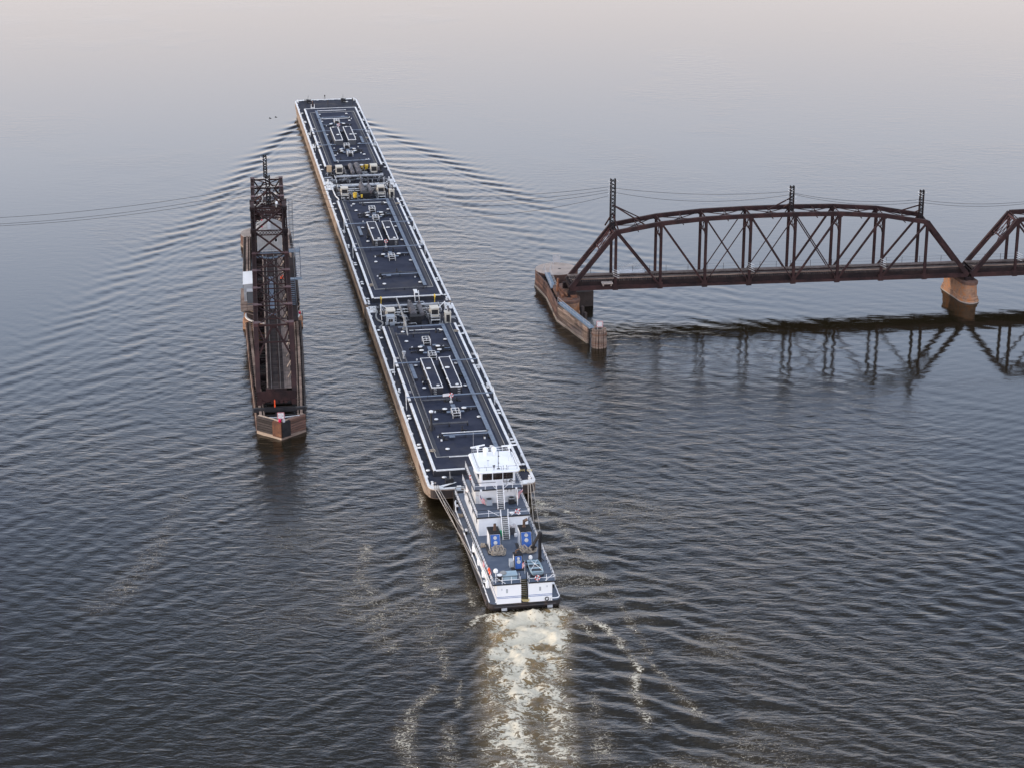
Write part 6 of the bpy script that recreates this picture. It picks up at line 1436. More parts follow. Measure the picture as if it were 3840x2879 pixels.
def grating(root, pts, wd, z, key='blue_steel', rails_=(1, 1)):
    b = B()
    for (p, q) in zip(pts[:-1], pts[1:]):
        p = Vector((*p, z)); q = Vector((*q, z)); L_ = (q - p).length; n_ = max(1, int(L_ / 1.0)); d = (q - p) / n_; sd = d.normalized().cross(Vector((0, 0, 1)))
        for i in range(n_): b.bar(p + d * (i + 0.02), p + d * (i + 0.97), wd, 0.06)
        for s_ in (-1, 1): b.bar(p + sd * s_ * wd / 2 - Vector((0, 0, 0.1)), q + sd * s_ * wd / 2 - Vector((0, 0, 0.1)), 0.06, 0.2)
    o = b.build('walkway', key, root)
    b = B()
    for (p, q) in zip(pts[:-1], pts[1:]):
        p = Vector((*p, z)); q = Vector((*q, z)); L_ = (q - p).length; n_ = max(1, int(L_ / 1.6)); d = (q - p) / n_; sd = d.normalized().cross(Vector((0, 0, 1)))
        for s_, on_ in zip((-1, 1), rails_):
            if not on_: continue
            o_ = sd * s_ * wd / 2
            for zz in (0.5, 1.0): b.tube([p + o_ + Vector((0, 0, zz)), q + o_ + Vector((0, 0, zz))], 0.025, 5)
            for i in range(n_ + 1): b.bar(p + o_ + d * i, p + o_ + d * i + Vector((0, 0, 1.0)), 0.04, 0.04, (0, 1, 0))
    b.build('walkway_railing', 'corr', o, True)
    return o
grating(fw, [(7.0, 410.8), (8.1, 400.6)], 1.0, 3.35); grating(fw, [(9.2, 391.6), (14.8, 376.1)], 1.05, 3.35, rails_=(0, 1))
b = B()
for i in range(5):
    y = 411.6 + i * 0.75
    for x in (6.1, 7.4): b.bar((x + i * 0.12, y, 3.0), (x + i * 0.12, y, 4.0), 0.05, 0.05, (0, 1, 0))
b.tube([(7.0, 414.8, 4.0), (8.4, 413.6, 4.0), (8.3, 412.0, 3.6)], 0.02, 4); o = b.build('cell_handrail', 'corr', None, True); tag(o, 'short handrail posts on the round cell at the blue walkway end', 'handrail')
# pile cluster
dp = empty('pile_cluster', (15.95, 375.3, 0), 0, 'round cluster of bound timber piles carrying the circle sign', 'pile cluster')
for i in range(17):
    a = 2 * PI * i / 17 + random.uniform(-0.05, 0.05); r_ = 1.12; b = B(); zt = random.uniform(3.35, 3.7)
    b.tube([(r_ * 1.12 * math.cos(a), r_ * 1.12 * math.sin(a), -1.2), (r_ * math.cos(a), r_ * math.sin(a), zt)], [0.21, 0.19], 9); b.build('pile', 'timber', dp, True)
b = B()
for z in (0.55, 1.0, 2.5, 2.7): b.ring((0, 0, z), 1.38, 0.05, 'z', 26, 5)
b.build('steel_band', 'rust', dp, True); B().cyl(0, 0, -1, 3.2, 0.95, 14).build('pile_core', 'timber_dark', dp, True)
for (x, y, h_, lab) in ((13.4, 392.1, 2.3, 'short mooring pile behind the left end of the blue walkway'), (13.9, 390.4, 1.6, 'lower mooring pile in front of the short one behind the blue walkway')):
    b = B(); 
    for k in range(4): b.cyl(x + 0.2 * math.cos(k * 1.57), y + 0.2 * math.sin(k * 1.57), -1, h_ + 0.1 * (k % 2), 0.2, 8)
    o = b.build('mooring_pile', 'timber_dark', None, True); tag(o, lab, 'pile')
def text_mesh(txt, size, key, parent, loc, rot):
    cu = bpy.data.curves.new('lettering', 'FONT'); cu.body = txt; cu.size = size; cu.align_x = 'CENTER'; cu.align_y = 'CENTER'; cu.extrude = 0.004
    t = bpy.data.objects.new('tmp', cu); col.objects.link(t); dg = bpy.context.evaluated_depsgraph_get(); me = bpy.data.meshes.new_from_object(t.evaluated_get(dg)); bpy.data.objects.remove(t)
    o = bpy.data.objects.new('lettering', me); me.materials.clear(); me.materials.append(M[key]); col.objects.link(o); o.parent = parent; o.location = loc; o.rotation_euler = rot; return o
def sign(loc, rz, shape, txt, label, S=1.15):
    root = empty('warning_sign', loc, rz, label, 'sign', 'white river warning signs')
    B().prism(rrect(-S / 2, S / 2, 0.45, 0.45 + S, 0.12, 4), 0, 0.04).build('sign_board', 'sign_pink', root).rotation_euler = (PI / 2, 0, 0)
    B().prism(rrect(-S / 2 + 0.07, S / 2 - 0.07, 0.52, 0.38 + S, 0.09, 4), 0.04, 0.048).build('sign_border', 'sign_red', root).rotation_euler = (PI / 2, 0, 0)
    B().prism(rrect(-S / 2 + 0.115, S / 2 - 0.115, 0.565, 0.335 + S, 0.07, 4), 0.048, 0.056).build('sign_face', 'sign_white', root).rotation_euler = (PI / 2, 0, 0)
    c = 0.45 + S / 2; b = B()
    if shape == 'circle':
        b.ring((0, -0.06, c), S * 0.32, 0.022, 'y', 32, 5)
    else:
        r_ = S * 0.36; P_ = [(r_, c), (0, c + r_), (-r_, c), (0, c - r_)]
        for i in range(4): b.bar((P_[i][0], -0.06, P_[i][1]), (P_[(i + 1) % 4][0], -0.06, P_[(i + 1) % 4][1]), 0.012, 0.045, (0, 1, 0))
    b.build('sign_symbol', 'black', root, True)
    text_mesh(txt, 0.15 if shape == 'circle' else 0.125, 'black', root, (0, -0.066, c), (PI / 2, 0, 0))
    b = B()
    for x in (-0.42, 0.42): b.bar((x, 0.03, 0), (x, 0.03, 0.6), 0.07, 0.05, (0, 1, 0))
    b.build('leg', 'corr', root)
    return root
sign((16.05, 375.0, 3.45), R(-2), 'circle', 'SLOW', 'white square sign with a black circle on the round pile cluster')
# ---------------------------------------------------------------- swing span, opened parallel to the channel
SH = 55.9; XW = 2.95
sw = empty('swing_bridge', SO, SROT, 'long dark maroon swing span turned open in midstream, with a machinery house in its tower', 'bridge')
def node(k):                       # k = +-1..+-5 from the ends, +-6 mid leg, +-7 tower top ; returns (s, z)
    s_ = -1 if k < 0 else 1; k = abs(k)
    tab = {1: (48.3, 15.1), 2: (39.6, 15.5), 3: (30.9, 15.8), 4: (22.1, 16.3), 5: (13.3, 16.9), 6: (7.8, 19.7), 7: (2.35, 22.5)}
    return s_ * tab[k][0], tab[k][1]
bots = [SH, 48.3, 39.6, 30.9, 22.1, 13.3, 2.35]
for x in (-XW, XW):
    sx = 1 if x > 0 else -1
    for sg in (-1, 1):
        b = B()
        for k in range(1, 5):
            a, c = node(sg * k), node(sg * (k + 1))
            for e_ in (-0.33, 0.33): b.bar((x + e_, a[0], a[1]), (x + e_, c[0], c[1]), 0.09, 0.5)
            lattice(b, (x, a[0], a[1] + 0.22), (x, c[0], c[1] + 0.22), (0.33, 0, 0), 9, 0.07)
            b.bar((x, a[0], a[1] - 0.25), (x, c[0], c[1] - 0.25), 0.6, 0.04)
        tc_ = b.build('top_chord', 'steel', sw)
        b = B()
        for k in range(1, 6):
            a = node(sg * k); b.box(x - 0.42, x + 0.42 , a[0] - 0.65, a[0] + 0.65, a[1] + 0.24, a[1] + 0.30); b.box(x - 0.40, x + 0.40, a[0] - 0.6, a[0] + 0.6, a[1] - 0.5, a[1] + 0.24)
            b.add([(x - sx * 0.3, a[0] - 0.5, a[1] + 0.31), (x - sx * 0.3, a[0] + 0.5, a[1] + 0.31), (x - sx * 1.15, a[0] + 0.2, a[1] + 0.2), (x - sx * 1.15, a[0] - 0.2, a[1] + 0.2)], [(0, 1, 2, 3)])
        b.build('gusset_plate', 'steel_red', tc_)
        B().bar((x, sg * SH, 5.2), (x, node(sg)[0], node(sg)[1]), 0.78, 0.62).build('end_post', 'steel', tc_)
        for k in range(1, 6):
            a = node(sg * k); b = B()
            for yy in (-0.18, 0.18): b.bar((x, a[0] + yy, 5.2), (x, a[0] + yy, a[1] - 0.3), 0.5, 0.06, (1, 0, 0))
            lattice(b, (x, a[0], 5.2), (x, a[0], a[1] - 0.3), (0, 0.18, 0), 16, 0.06, False); b.build('vertical_post', 'steel', tc_)
            if k < 5: nb = sg * bots[k + 1]; B().bar((x, a[0], a[1] - 0.2), (x, nb, 5.3), 0.36, 0.34).build('diagonal', 'steel', tc_)
        leg = B()
        for (k0, k1) in ((5, 6), (6, 7)):
            a, c = node(sg * k0), node(sg * k1)
            for e_ in (-0.35, 0.35): leg.bar((x + e_, a[0], a[1]), (x + e_, c[0], c[1]), 0.12, 0.62)
            lattice(leg, (x, a[0], a[1]), (x, c[0], c[1]), (0.35, 0, 0), 5, 0.08)
            leg.box(x - 0.5, x + 0.5, c[0] - 0.45, c[0] + 0.45, c[1] - 0.35, c[1] + 0.38)
        a = node(sg * 7)
        for e_ in (-0.3, 0.3): leg.bar((x + e_, a[0], 5.0), (x + e_, a[0], a[1]), 0.12, 0.6, (0, 1, 0))
        leg.bar((x, sg * 13.3, 5.2), (x, node(sg * 6)[0], node(sg * 6)[1]), 0.5, 0.4)
        leg.build('tower_leg', 'steel_dark', sw)
    b = B(); b.box(x - 0.28, x + 0.28, -SH, SH, 4.75, 5.55); b.build('bottom_chord', 'steel', sw); b = B(); b.box(x - 0.4, x + 0.4, -2.4, 2.4, 22.3, 22.8); b.build('tower_cap', 'steel', sw)
b = B()
def xfr(b, a, c, t=0.16, inner=XW - 0.35):
    b.bar((-inner, a[0], a[1]), (inner, c[0], c[1]), t, t); b.bar((inner, a[0], a[1] - 0.14), (-inner, c[0], c[1] - 0.14), t, t)
for sg in (-1, 1):
    for k in range(1, 5):
        a, c = node(sg * k), node(sg * (k + 1)); xfr(b, a, c)
    for k in range(2, 6):
        a = node(sg * k); b.bar((-XW + 0.4, a[0], a[1]), (XW - 0.4, a[0], a[1]), 0.16, 0.16)
        b.bar((-XW + 0.3, a[0], a[1] - 2.4), (XW - 0.3, a[0], a[1] - 2.4), 0.16, 0.16)
        for q in range(5):
            u0, u1 = -XW + 0.4 + q * (2 * XW - 0.8) / 5, -XW + 0.4 + (q + 1) * (2 * XW - 0.8) / 5; b.bar((u0, a[0], a[1] - 2.4), (u1, a[0], a[1] - 0.4), 0.09, 0.09); b.bar((u1, a[0], a[1] - 2.4), (u0, a[0], a[1] - 0.4), 0.09, 0.09)
b.build('top_lateral_bracing', 'steel', sw)
b = B()
for sg in (-1, 1):
    xfr(b, node(sg * 5), node(sg * 6), 0.26, XW - 0.3); xfr(b, node(sg * 6), node(sg * 7), 0.26, XW - 0.3)
    for k, hh in ((6, 0.75), (7, 0.9)):
        a = node(sg * k); b.bar((-XW + 0.4, a[0], a[1] + 0.1), (XW - 0.4, a[0], a[1] + 0.1), 0.18, 0.18); b.bar((-XW + 0.4, a[0], a[1] - hh), (XW - 0.4, a[0], a[1] - hh), 0.18, 0.18); lattice(b, (-XW + 0.45, a[0] - sg * 0.0, a[1] - hh / 2 + 0.05), (XW - 0.45, a[0], a[1] - hh / 2 + 0.05), (0, 0, hh / 2), 9, 0.09)
xfr(b, (-2.35, 22.6), (2.35, 22.6), 0.2, XW - 0.3)
b.build('tower_bracing', 'steel', sw)
for sg in (-1, 1):
    b = B(); u = node(sg); f = lambda t: (sg * SH + (u[0] - sg * SH) * t, 5.2 + (u[1] - 5.2) * t)
    a, c, d = f(0.98), f(0.74), f(0.56)
    b.bar((-XW + 0.3, a[0], a[1]), (XW - 0.3, a[0], a[1]), 0.25, 0.3); b.bar((-XW + 0.3, c[0], c[1]), (XW - 0.3, c[0], c[1]), 0.16, 0.22)
    b.box(-0.55, 0.55, a[0] - 0.1, a[0] + 0.1, a[1] - 0.55, a[1] + 0.1)
    for s_ in (-1, 1): b.bar((s_ * 0.3, a[0], a[1] - 0.2), (s_ * (XW - 0.35), d[0], d[1]), 0.24, 0.24); b.bar((s_ * (XW - 0.3), a[0] - 0.0, a[1] - 0.2), (s_ * 1.6, c[0], c[1]), 0.2, 0.2)
    b.build('portal_frame', 'steel', sw)
    b = B(); b.box(-3.2, 3.2, sg * (SH + 0.12) - 0.12, sg * (SH + 0.12) + 0.12, 4.1, 5.95); b.box(-1.2, 1.2, sg * (SH + 0.26) - 0.05, sg * (SH + 0.26) + 0.05, 4.3, 5.7); b.box(-1.7, 1.7, sg * (SH - 0.3) - 0.3, sg * (SH - 0.3) + 0.3, 5.95, 6.3)
    for x in (-0.7, 0.0, 0.75, 1.5, -2.2): b.box(x - 0.25, x + 0.25, sg * (SH + 0.4) - 0.15, sg * (SH + 0.4) + 0.15, 4.0, 4.4)
    for x in (-2.85, 2.85): b.box(x - 0.42, x + 0.42, sg * (SH + 0.3) - 0.25, sg * (SH + 0.3) + 0.25, 3.7, 4.7)
    b.build('end_floor_beam', 'steel', sw)
floor(sw, -SH, SH, 0.0, 2 * XW, 'y', 8.6)
b = B()
for i in range(9):
    for sg in (-1, 1):
        y = sg * (8 + i * 5.4)
        if abs(y) < 53: b.bar((2.0, y, 6.5), (2.62, y + 1.1, 7.2), 0.10, 0.14); b.bar((2.62, y + 1.1, 6.4), (2.62, y + 1.1, 7.3), 0.1, 0.1, (0, 1, 0))
b.build('walkway_bracket', 'timber_pale', sw)
b = B(); b.box(-0.42, 0.42, -13, 7, 6.36, 6.40); b.box(-0.55, 0.55, -17.2, -16.9, 6.5, 6.75); b.build('track_plate', 'walk_blue', sw)
for y in np.arange(-SH + 3, SH - 2, 5.7):
    b = B(); b.bar((-XW + 0.3, y, 5.4), (-1.2, y + 2.0, 5.4), 0.1, 0.1); b.bar((-XW + 0.3, y + 4, 5.4), (-1.2, y + 2.0, 5.4), 0.1, 0.1); b.box(-2.4, -1.2, y + 1.9, y + 2.2, 5.5, 5.7); b.build('bottom_bracing', 'steel_dark', sw)
# machinery house in the tower
mh = B(); xm = XW - 0.62; mh.box(-xm, xm, -3.6, 3.6, 14.55, 17.95); mh = mh.build('machinery_house', 'corr_dull', sw)
b = B(); P_ = [(x, 17.95 + 0.95 * (1 - (x / (xm + 0.12)) ** 2) - 0.02) for x in np.linspace(-xm - 0.12, xm + 0.12, 11)]
b.loft([[(x, y, z) for x, z in P_] + [(xm + 0.12, y, 17.85), (-xm - 0.12, y, 17.85)] for y in (-3.8, 3.8)]); rf = b.build('roof', 'corr_dull', mh)
b = B(); b.box(-0.28, 0.28, -3.82, 3.82, 18.86, 18.93)
for y in np.arange(-3.4, 3.6, 0.55):
    for s_ in (-1, 1): b.tube([(s_ * x, y, 17.98 + 0.95 * (1 - (x / (xm + 0.12)) ** 2)) for x in np.linspace(0.3, xm, 6)], 0.02, 4)
b.build('roof_ribs', 'corr', rf)
b = B()
for x in np.arange(-xm + 0.2, xm, 0.33): b.box(x - 0.02, x + 0.02, -3.625, -3.6, 14.6, 17.9)
b.box(-xm, xm, -3.64, -3.6, 14.55, 14.75); b.build('cladding_seams', 'corr', mh)
w_ = B().box(0.85, 1.5, -3.65, -3.625, 16.35, 17.1).build('window_frame', 'white_trim', mh); B().box(0.93, 1.42, -3.662, -3.65, 16.42, 17.03).build('window_pane', 'black_matt', w_)
b = B(); b.box(-xm - 0.2, xm + 0.2, -4.5, -3.66, 14.3, 14.4)
for x in (-1.8, -0.9, 0.3, 1.4): b.bar((x, -4.45, 14.4), (x, -4.45, 15.2), 0.05, 0.05, (0, 1, 0))
b.tube([(-xm, -4.45, 15.2), (xm, -4.45, 15.2)], 0.03, 5); b.build('service_platform', 'blue_steel', mh)
b = B(); b.loft([[(-XW + 0.2, y, 14.1), (0, y, 13.75), (XW - 0.2, y, 14.1), (XW - 0.2, y, 13.9), (0, y, 13.5), (-XW + 0.2, y, 13.9)] for y in (-5.0, -4.6)]); b.build('haunched_beam', 'blue_steel', mh)
# operator cabin and platform on the left
b = B(); b.box(-5.75, -3.25, -13.2, 0.4, 6.15, 6.3)
for y in np.arange(-13, 0.4, 2.2): b.bar((-3.2, y, 5.2), (-5.7, y, 6.1), 0.12, 0.16)
pf = b.build('cabin_platform', 'timber', sw)
b = B()
for z in (6.75, 7.15, 7.5): b.bar((-5.72, -13.15, z), (-5.72, -8.4, z), 0.05, 0.14); b.bar((-5.72, -13.15, z), (-3.3, -13.15, z), 0.05, 0.14)
for p_ in ((-5.72, -13.15), (-5.72, -10.8), (-5.72, -8.4), (-4.6, -13.15), (-3.35, -13.15)): b.bar((*p_, 6.3), (*p_, 7.6), 0.1, 0.1, (0, 1, 0))
b.build('platform_railing', 'timber', pf)
cb = B().box(-5.1, -3.42, -7.9, -0.4, 6.3, 9.55).build('operator_cabin', 'corr', sw)
B().add([(-5.25, -8.15, 9.62), (-3.3, -8.15, 9.75), (-3.3, -0.1, 9.75), (-5.25, -0.1, 9.62), (-5.25, -8.15, 9.72), (-3.3, -8.15, 9.85), (-3.3, -0.1, 9.85), (-5.25, -0.1, 9.72)], [(0, 3, 2, 1), (4, 5, 6, 7), (0, 1, 5, 4), (1, 2, 6, 5), (2, 3, 7, 6), (3, 0, 4, 7)]).build('roof', 'white', cb)
b = B()
for x in np.arange(-5.0, -3.45, 0.16): b.box(x - 0.02, x + 0.02, -7.93, -7.9, 8.0, 9.5)
b.build('cladding_seams', 'grey_pipe', cb)
w_ = B().box(-4.75, -3.85, -7.95, -7.9, 6.45, 8.15).build('door', 'white_trim', cb); B().box(-4.65, -3.95, -7.965, -7.95, 6.55, 8.05).build('window_pane', 'glass', w_)
for y in (-6.4, -4.2, -2.0): w_ = B().box(-5.13, -5.1, y - 0.6, y + 0.6, 7.4, 8.5).build('window_frame', 'white_trim', cb); B().box(-5.142, -5.13, y - 0.52, y + 0.52, 7.48, 8.42).build('window_pane', 'glass', w_)
bx = B().box(-4.55, -3.4, -10.5, -8.75, 6.3, 8.95).build('equipment_cabinet', 'dark_grey_box_and_shade', sw); B().box(-4.6, -3.36, -10.55, -8.7, 8.95, 9.03).build('roof', 'corr', bx)
# stairs and caged ladder on the right of the tower
b = B(); yl = -2.1
for x in (3.75, 4.45): b.bar((x, yl, 14.5), (x, yl, 23.9), 0.05, 0.05, (0, 1, 0))
for z in np.arange(14.7, 23.7, 0.36): b.bar((3.75, yl, z), (4.45, yl, z), 0.03, 0.03)
for z in np.arange(16.9, 24.0, 0.85): b.tube([(4.1 + 0.40 * math.cos(a), yl - 0.1 + 0.75 * math.sin(a), z) for a in np.linspace(PI, 2 * PI, 9)], 0.03, 5)
for a in np.linspace(PI * 1.1, PI * 1.9, 4): b.bar((4.1 + 0.40 * math.cos(a), yl - 0.1 + 0.75 * math.sin(a), 16.9), (4.1 + 0.40 * math.cos(a), yl - 0.1 + 0.75 * math.sin(a), 23.9), 0.03, 0.03, (0, 1, 0))
for z in (16, 19, 22): b.bar((XW + 0.3, yl, z), (3.75, yl, z), 0.06, 0.06)
b.build('caged_ladder', 'dark_pipe', sw, True)
b = B(); b.box(3.35, 5.6, -3.9, -1.6, 14.3, 14.4); b.build('ladder_landing', 'blue_steel', sw)
b = B()
for (p_, q) in (((3.45, -1.7), (5.55, -1.7)), ((5.55, -1.7), (5.55, -3.2)), ((4.5, -3.9), (3.45, -3.9))):
    for z in (14.9, 15.35): b.tube([(*p_, z), (*q, z)], 0.03, 5)
    b.bar((*p_, 14.4), (*p_, 15.35), 0.05, 0.05, (0, 1, 0)); b.bar((*q, 14.4), (*q, 15.35), 0.05, 0.05, (0, 1, 0))
b.build('landing_railing', 'corr', sw, True)
steep_stair(sw, 4.65, 5.5, (-7.4, 10.5), (-3.9, 14.3), 14, 'blue_steel', 'dark_blue_steel', 'corr')
B().box(3.5, 5.7, -8.6, -7.4, 10.38, 10.48).build('stair_landing', 'blue_steel', sw)
steep_stair(sw, 3.5, 4.3, (-11.6, 6.4), (-8.6, 10.4), 13, 'blue_steel', 'dark_blue_steel', 'blue_steel')
b = B(); b.box(3.35, 4.6, -20, 20, 6.1, 6.2)
for y in np.arange(-19, 20, 3): b.bar((3.1, y, 5.3), (4.5, y, 6.05), 0.1, 0.12)
wk = b.build('outer_walkway', 'steel_dark', sw)
b = B()
for z in (6.7, 7.2): b.tube([(4.55, -20, z), (4.55, 20, z)], 0.03, 5)
for y in np.arange(-20, 20.1, 2.0): b.bar((4.55, y, 6.2), (4.55, y, 7.2), 0.05, 0.05, (0, 1, 0))
b.build('walkway_railing', 'dark_pipe', wk, True)
# masts
lm = lmast('lattice_mast', SW(0.1, 0), SROT, 22.5, 28.2, 0.8, 'squat cable mast on top of the swing span tower', (((0, 0, 25.5), (-2.6, -2.2, 22.7)), ((0, 0, 25.5), (2.6, -2.2, 22.7)), ((0, 0, 25.5), (-2.6, 2.2, 22.7)), ((0, 0, 25.5), (2.6, 2.2, 22.7))))
lmast('lattice_mast', SW(-0.2, 48.3), SROT, 15.2, 20.2, 0.72, 'slim lattice mast at the far end of the swing span')
b = B(); b.tube([(-2.6, -0.5, 22.8), (-2.0, -2.3, 22.9), (-1.1, -2.5, 23.8), (-0.9, -2.3, 24.9)], 0.09, 6); b.cyl(1.5, -2.4, 22.7, 23.3, 0.12, 8); b.build('conduit', 'hose', sw, True)
b = B(); b.lathe(1.55, -2.5, [(0.1, 23.3), (0.24, 23.4), (0.24, 23.7), (0.1, 23.85)], 12); b.build('white_lamp', 'white_clean', sw, True)
# orange marker cloth, boxes
b = B(); pts_ = []
b.loft([[(x, y, z) for x, y in ((0.11 * w2, 0), (0.03, 0.06), (-0.11 * w2, 0), (-0.03, -0.06))] for z, w2, x in ((1.4, 0.6, 0), (1.1, 1.0, 0), (0.7, 0.8, 0), (0.3, 1.1, 0), (0.0, 0.7, 0))])
o = b.build('marker_cloth', 'orange', None, True, loc=SW(-0.35, -56.6, 3.3), rz=SROT); tag(o, 'orange cloth strip hanging below the near end of the swing span', 'cloth')
b = B(); b.box(2.7, 3.35, -54.8, -53.9, 6.0, 6.9); o = b.build('junction_box', 'corr', None, loc=SO, rz=SROT); tag(o, 'pale grey equipment box at the near right corner of the swing span', 'box')
b = B(); b.tube([(0, 0, 0), (0, 0, 0.5)], 0.06, 6); b.bar((-0.25, 0, 0.55), (0.25, 0, 0.65), 0.2, 0.2); o = b.build('camera_unit', 'white_clean', None, True, loc=SW(3.0, -54.2, 6.9), rz=SROT); tag(o, 'white camera unit on the box at the near right corner of the swing span', 'camera')
b = B()
for k in range(3): b.tube([(3.0, -55.0, 6.0), (3.1 - k * 0.12, -55.8, 5.2 - k * 0.2), (2.9 - k * 0.4, -56.2, 4.2), (1.6 - k * 0.2, -56.4, 4.1)], 0.025, 5)
o = b.build('loose_cables', 'black', None, True, loc=SO, rz=SROT); tag(o, 'loose black cables looping down at the near right corner of the swing span', 'cable')
# pivot pier, drum
pv = empty('pivot_pier', SW(0, -2.7), SROT, 'rust-orange faceted stone pier under the turning drum of the swing span', 'bridge pier')
oct_ = lambda r_, n_=8, o_=PI / 8: [(r_ * math.cos(o_ + 2 * PI * i / n_), r_ * math.sin(o_ + 2 * PI * i / n_)) for i in range(n_)]
B().loft([[(x, y, z) for x, y in oct_(r_)] for r_, z in ((6.1, -1.2), (6.1, 0.6), (5.9, 0.7), (5.85, 1.7))]).build('shaft', 'stone', pv)
B().lathe(0, 0, [(5.2, 1.7), (5.2, 1.95)], 40).build('drum_track', 'white_trim', pv, True)
B().lathe(0, 0, [(4.9, 1.95), (4.9, 3.6), (5.2, 3.65), (5.2, 3.8)], 40).build('turning_drum', 'steel_dark', pv, True)
b = B()
for a in range(8): b.bar((0, 0, 4.2), (4.9 * math.cos(a * PI / 4), 4.9 * math.sin(a * PI / 4), 4.2), 0.5, 0.8)
b.build('radial_girders', 'steel_dark', pv)
B().ring((0, 0, 3.82), 5.2, 0.07, 'z', 48, 6).build('drum_rim', 'timber_pale', pv, True)
# guard pier round the open span
gp = fender('guard_pier', SO, SROT, 'long dark timber guard pier with pointed nose below the open swing span')
nose = (0.6, -62.9); cl_, cr_ = (-3.35, -59.4), (4.5, -59.5)
for side, pts_, key in ((-1, [cl_, (-3.9, -45), (-4.5, -25), (-4.95, -9.5)], 'timber_red'), (1, [cr_, (4.75, -45), (5.0, -25), (5.05, -9.5)], 'timber_dark'), (-1, [(-5.15, 4.0), (-5.3, 20), (-5.2, 48)], 'timber_dark'), (1, [(5.1, 4), (5.0, 25), (4.6, 48)], 'timber_dark')):
    b = B(); planks(b, pts_, 0.0, 2.75, 7, th=0.22, seed=11 + len(key), out=side, lmin=4, lmax=8); b.build('side_planking', key, gp)
    b = B()
    for p_, q in zip(pts_[:-1], pts_[1:]):
        p_ = Vector((*p_, 0)); q = Vector((*q, 0)); L_ = (q - p_).length; n_ = int(L_ / 1.15)
        for i in range(n_ + 1):
            c = p_.lerp(q, i / n_); inn = -side * 1.5
            b.cyl(c.x - side * 0.35, c.y, -1, 2.75, 0.17, 7); b.bar((c.x, c.y, 2.62), (c.x + inn, c.y, 2.62), 0.2, 0.22)
    b.build('cross_ties', 'timber_dark', gp)
    b = B()
    for off, wd in ((0.62, 0.42), (1.15, 0.22)): 
        P2 = [(x - side * off, y) for x, y in pts_]
        planks(b, P2, 2.75, 2.95, 1, th=wd, gap=0.0, seed=5, lmin=4, lmax=7)
    b.build('cap_timbers', 'timber', gp)
    b = B(); planks(b, [(x + side * 0.14, y) for x, y in pts_], 2.25, 2.75, 1, th=0.1, seed=9, lmin=5, lmax=9); b.build('outer_waler', 'timber_pale' if side < 0 else 'timber_dark', gp)
def nose_side(cn, left):
    b = B(); p_ = Vector((*cn, 0)); q = Vector((*nose, 0)); d = (q - p_); n_ = 7
    for r_ in range(6):
        z = 0.72 + r_ * 0.43
        a = p_ + d * 0.0; c = p_ + d * 0.66; b.bar((a.x, a.y, z), (c.x, c.y, z), 0.3, 0.34)
    b.build('nose_planking', 'timber_dark' if left else 'timber_red', gp)
    b = B(); a, c = p_, p_ + d * 1.0; b.bar((a.x, a.y, 0.12), (c.x, c.y, 0.12), 0.36, 0.42); a2, c2 = p_, p_ + d * 0.7; b.bar((a2.x, a2.y, 0.42), (c2.x, c2.y, 0.42), 0.3, 0.14); b.build('nose_waler', 'timber_pale' if left else 'timber', gp)
    b = B(); a = p_ + d * 0.655
    b.bar((a.x, a.y, 1.65), (q.x, q.y, 1.65), 0.42, 2.6, (0, 0, 1)); b.build('nose_plate', 'rust' if left else 'black', gp)
    b = B(); a, c = p_ + Vector((0.3 if left else -0.3, 0.35, 0)), q + Vector((0, 0.55, 0)); b.bar((a.x, a.y, 3.0), (c.x, c.y, 3.0), 0.4, 0.12); b.build('nose_cap', 'timber_pale' if left else 'timber', gp)
nose_side(cl_, True); nose_side(cr_, False)
b = B(); b.tube([(-2.7, -60.0, 2.9), (0.4, -60.3, 2.9), (3.6, -60.0, 3.0)], 0.13, 8); b.build('cross_pipe', 'grey_pipe', gp, True)
b = B(); b.box(-3.9, 4.9, -57.0, -56.5, 2.7, 3.35); b.box(-3.5, 4.5, -58.4, -57.9, 2.2, 2.6); b.bar((-3.2, -59.3, 2.3), (-0.6, -61.2, 2.3), 0.25, 0.3); b.bar((4.2, -59.3, 2.3), (1.8, -61.2, 2.3), 0.25, 0.3); b.box(-0.3, 0.8, -60.5, -57, 2.4, 2.55); b.build('cross_beam', 'black', gp)
b = B()
for y in np.arange(-58, 48, 1.9):
    if -10 < y < 5: continue
    b.box(-3.4, 3.6, y - 0.12, y + 0.12, 1.6, 1.85)
b.build('inner_struts', 'timber_dark', gp)
sign(SW(0.55, -62.0, 2.85), SROT - R(6), 'diamond', 'DANGER', 'white square sign with a black diamond on the nose of the guard pier', 1.15)
b = B(); b.cur = 0; b.lathe(0, 0, [(0.2, 0), (0.24, 0.1), (0.24, 0.4), (0.12, 0.52)], 14); b.cur = 1; b.box(0.45, 0.85, -0.15, 0.15, 0, 0.45)
o = b.build('navigation_light', ['lens_red', 'corr'], None, True, loc=SW(0.35, -62.45, 2.95), rz=SROT); tag(o, 'red navigation light and grey box below the diamond sign', 'light')
b = B(); b.lathe(0, 0, [(0.16, 0), (0.2, 0.1), (0.2, 0.36), (0.1, 0.45)], 12); b.cur = 1; b.bar((0.55, 0, -1.4), (0.55, 0, 0.6), 0.1, 0.1, (0, 1, 0)); b.bar((0, 0, 0), (0.55, 0, 0), 0.08, 0.08)
o = b.build('navigation_light', ['lens_red', 'steel_dark'], None, True, loc=SW(5.0, -10.0, 4.2), rz=SROT); tag(o, 'red navigation light on a bracket at the right side of the pivot pier', 'light')
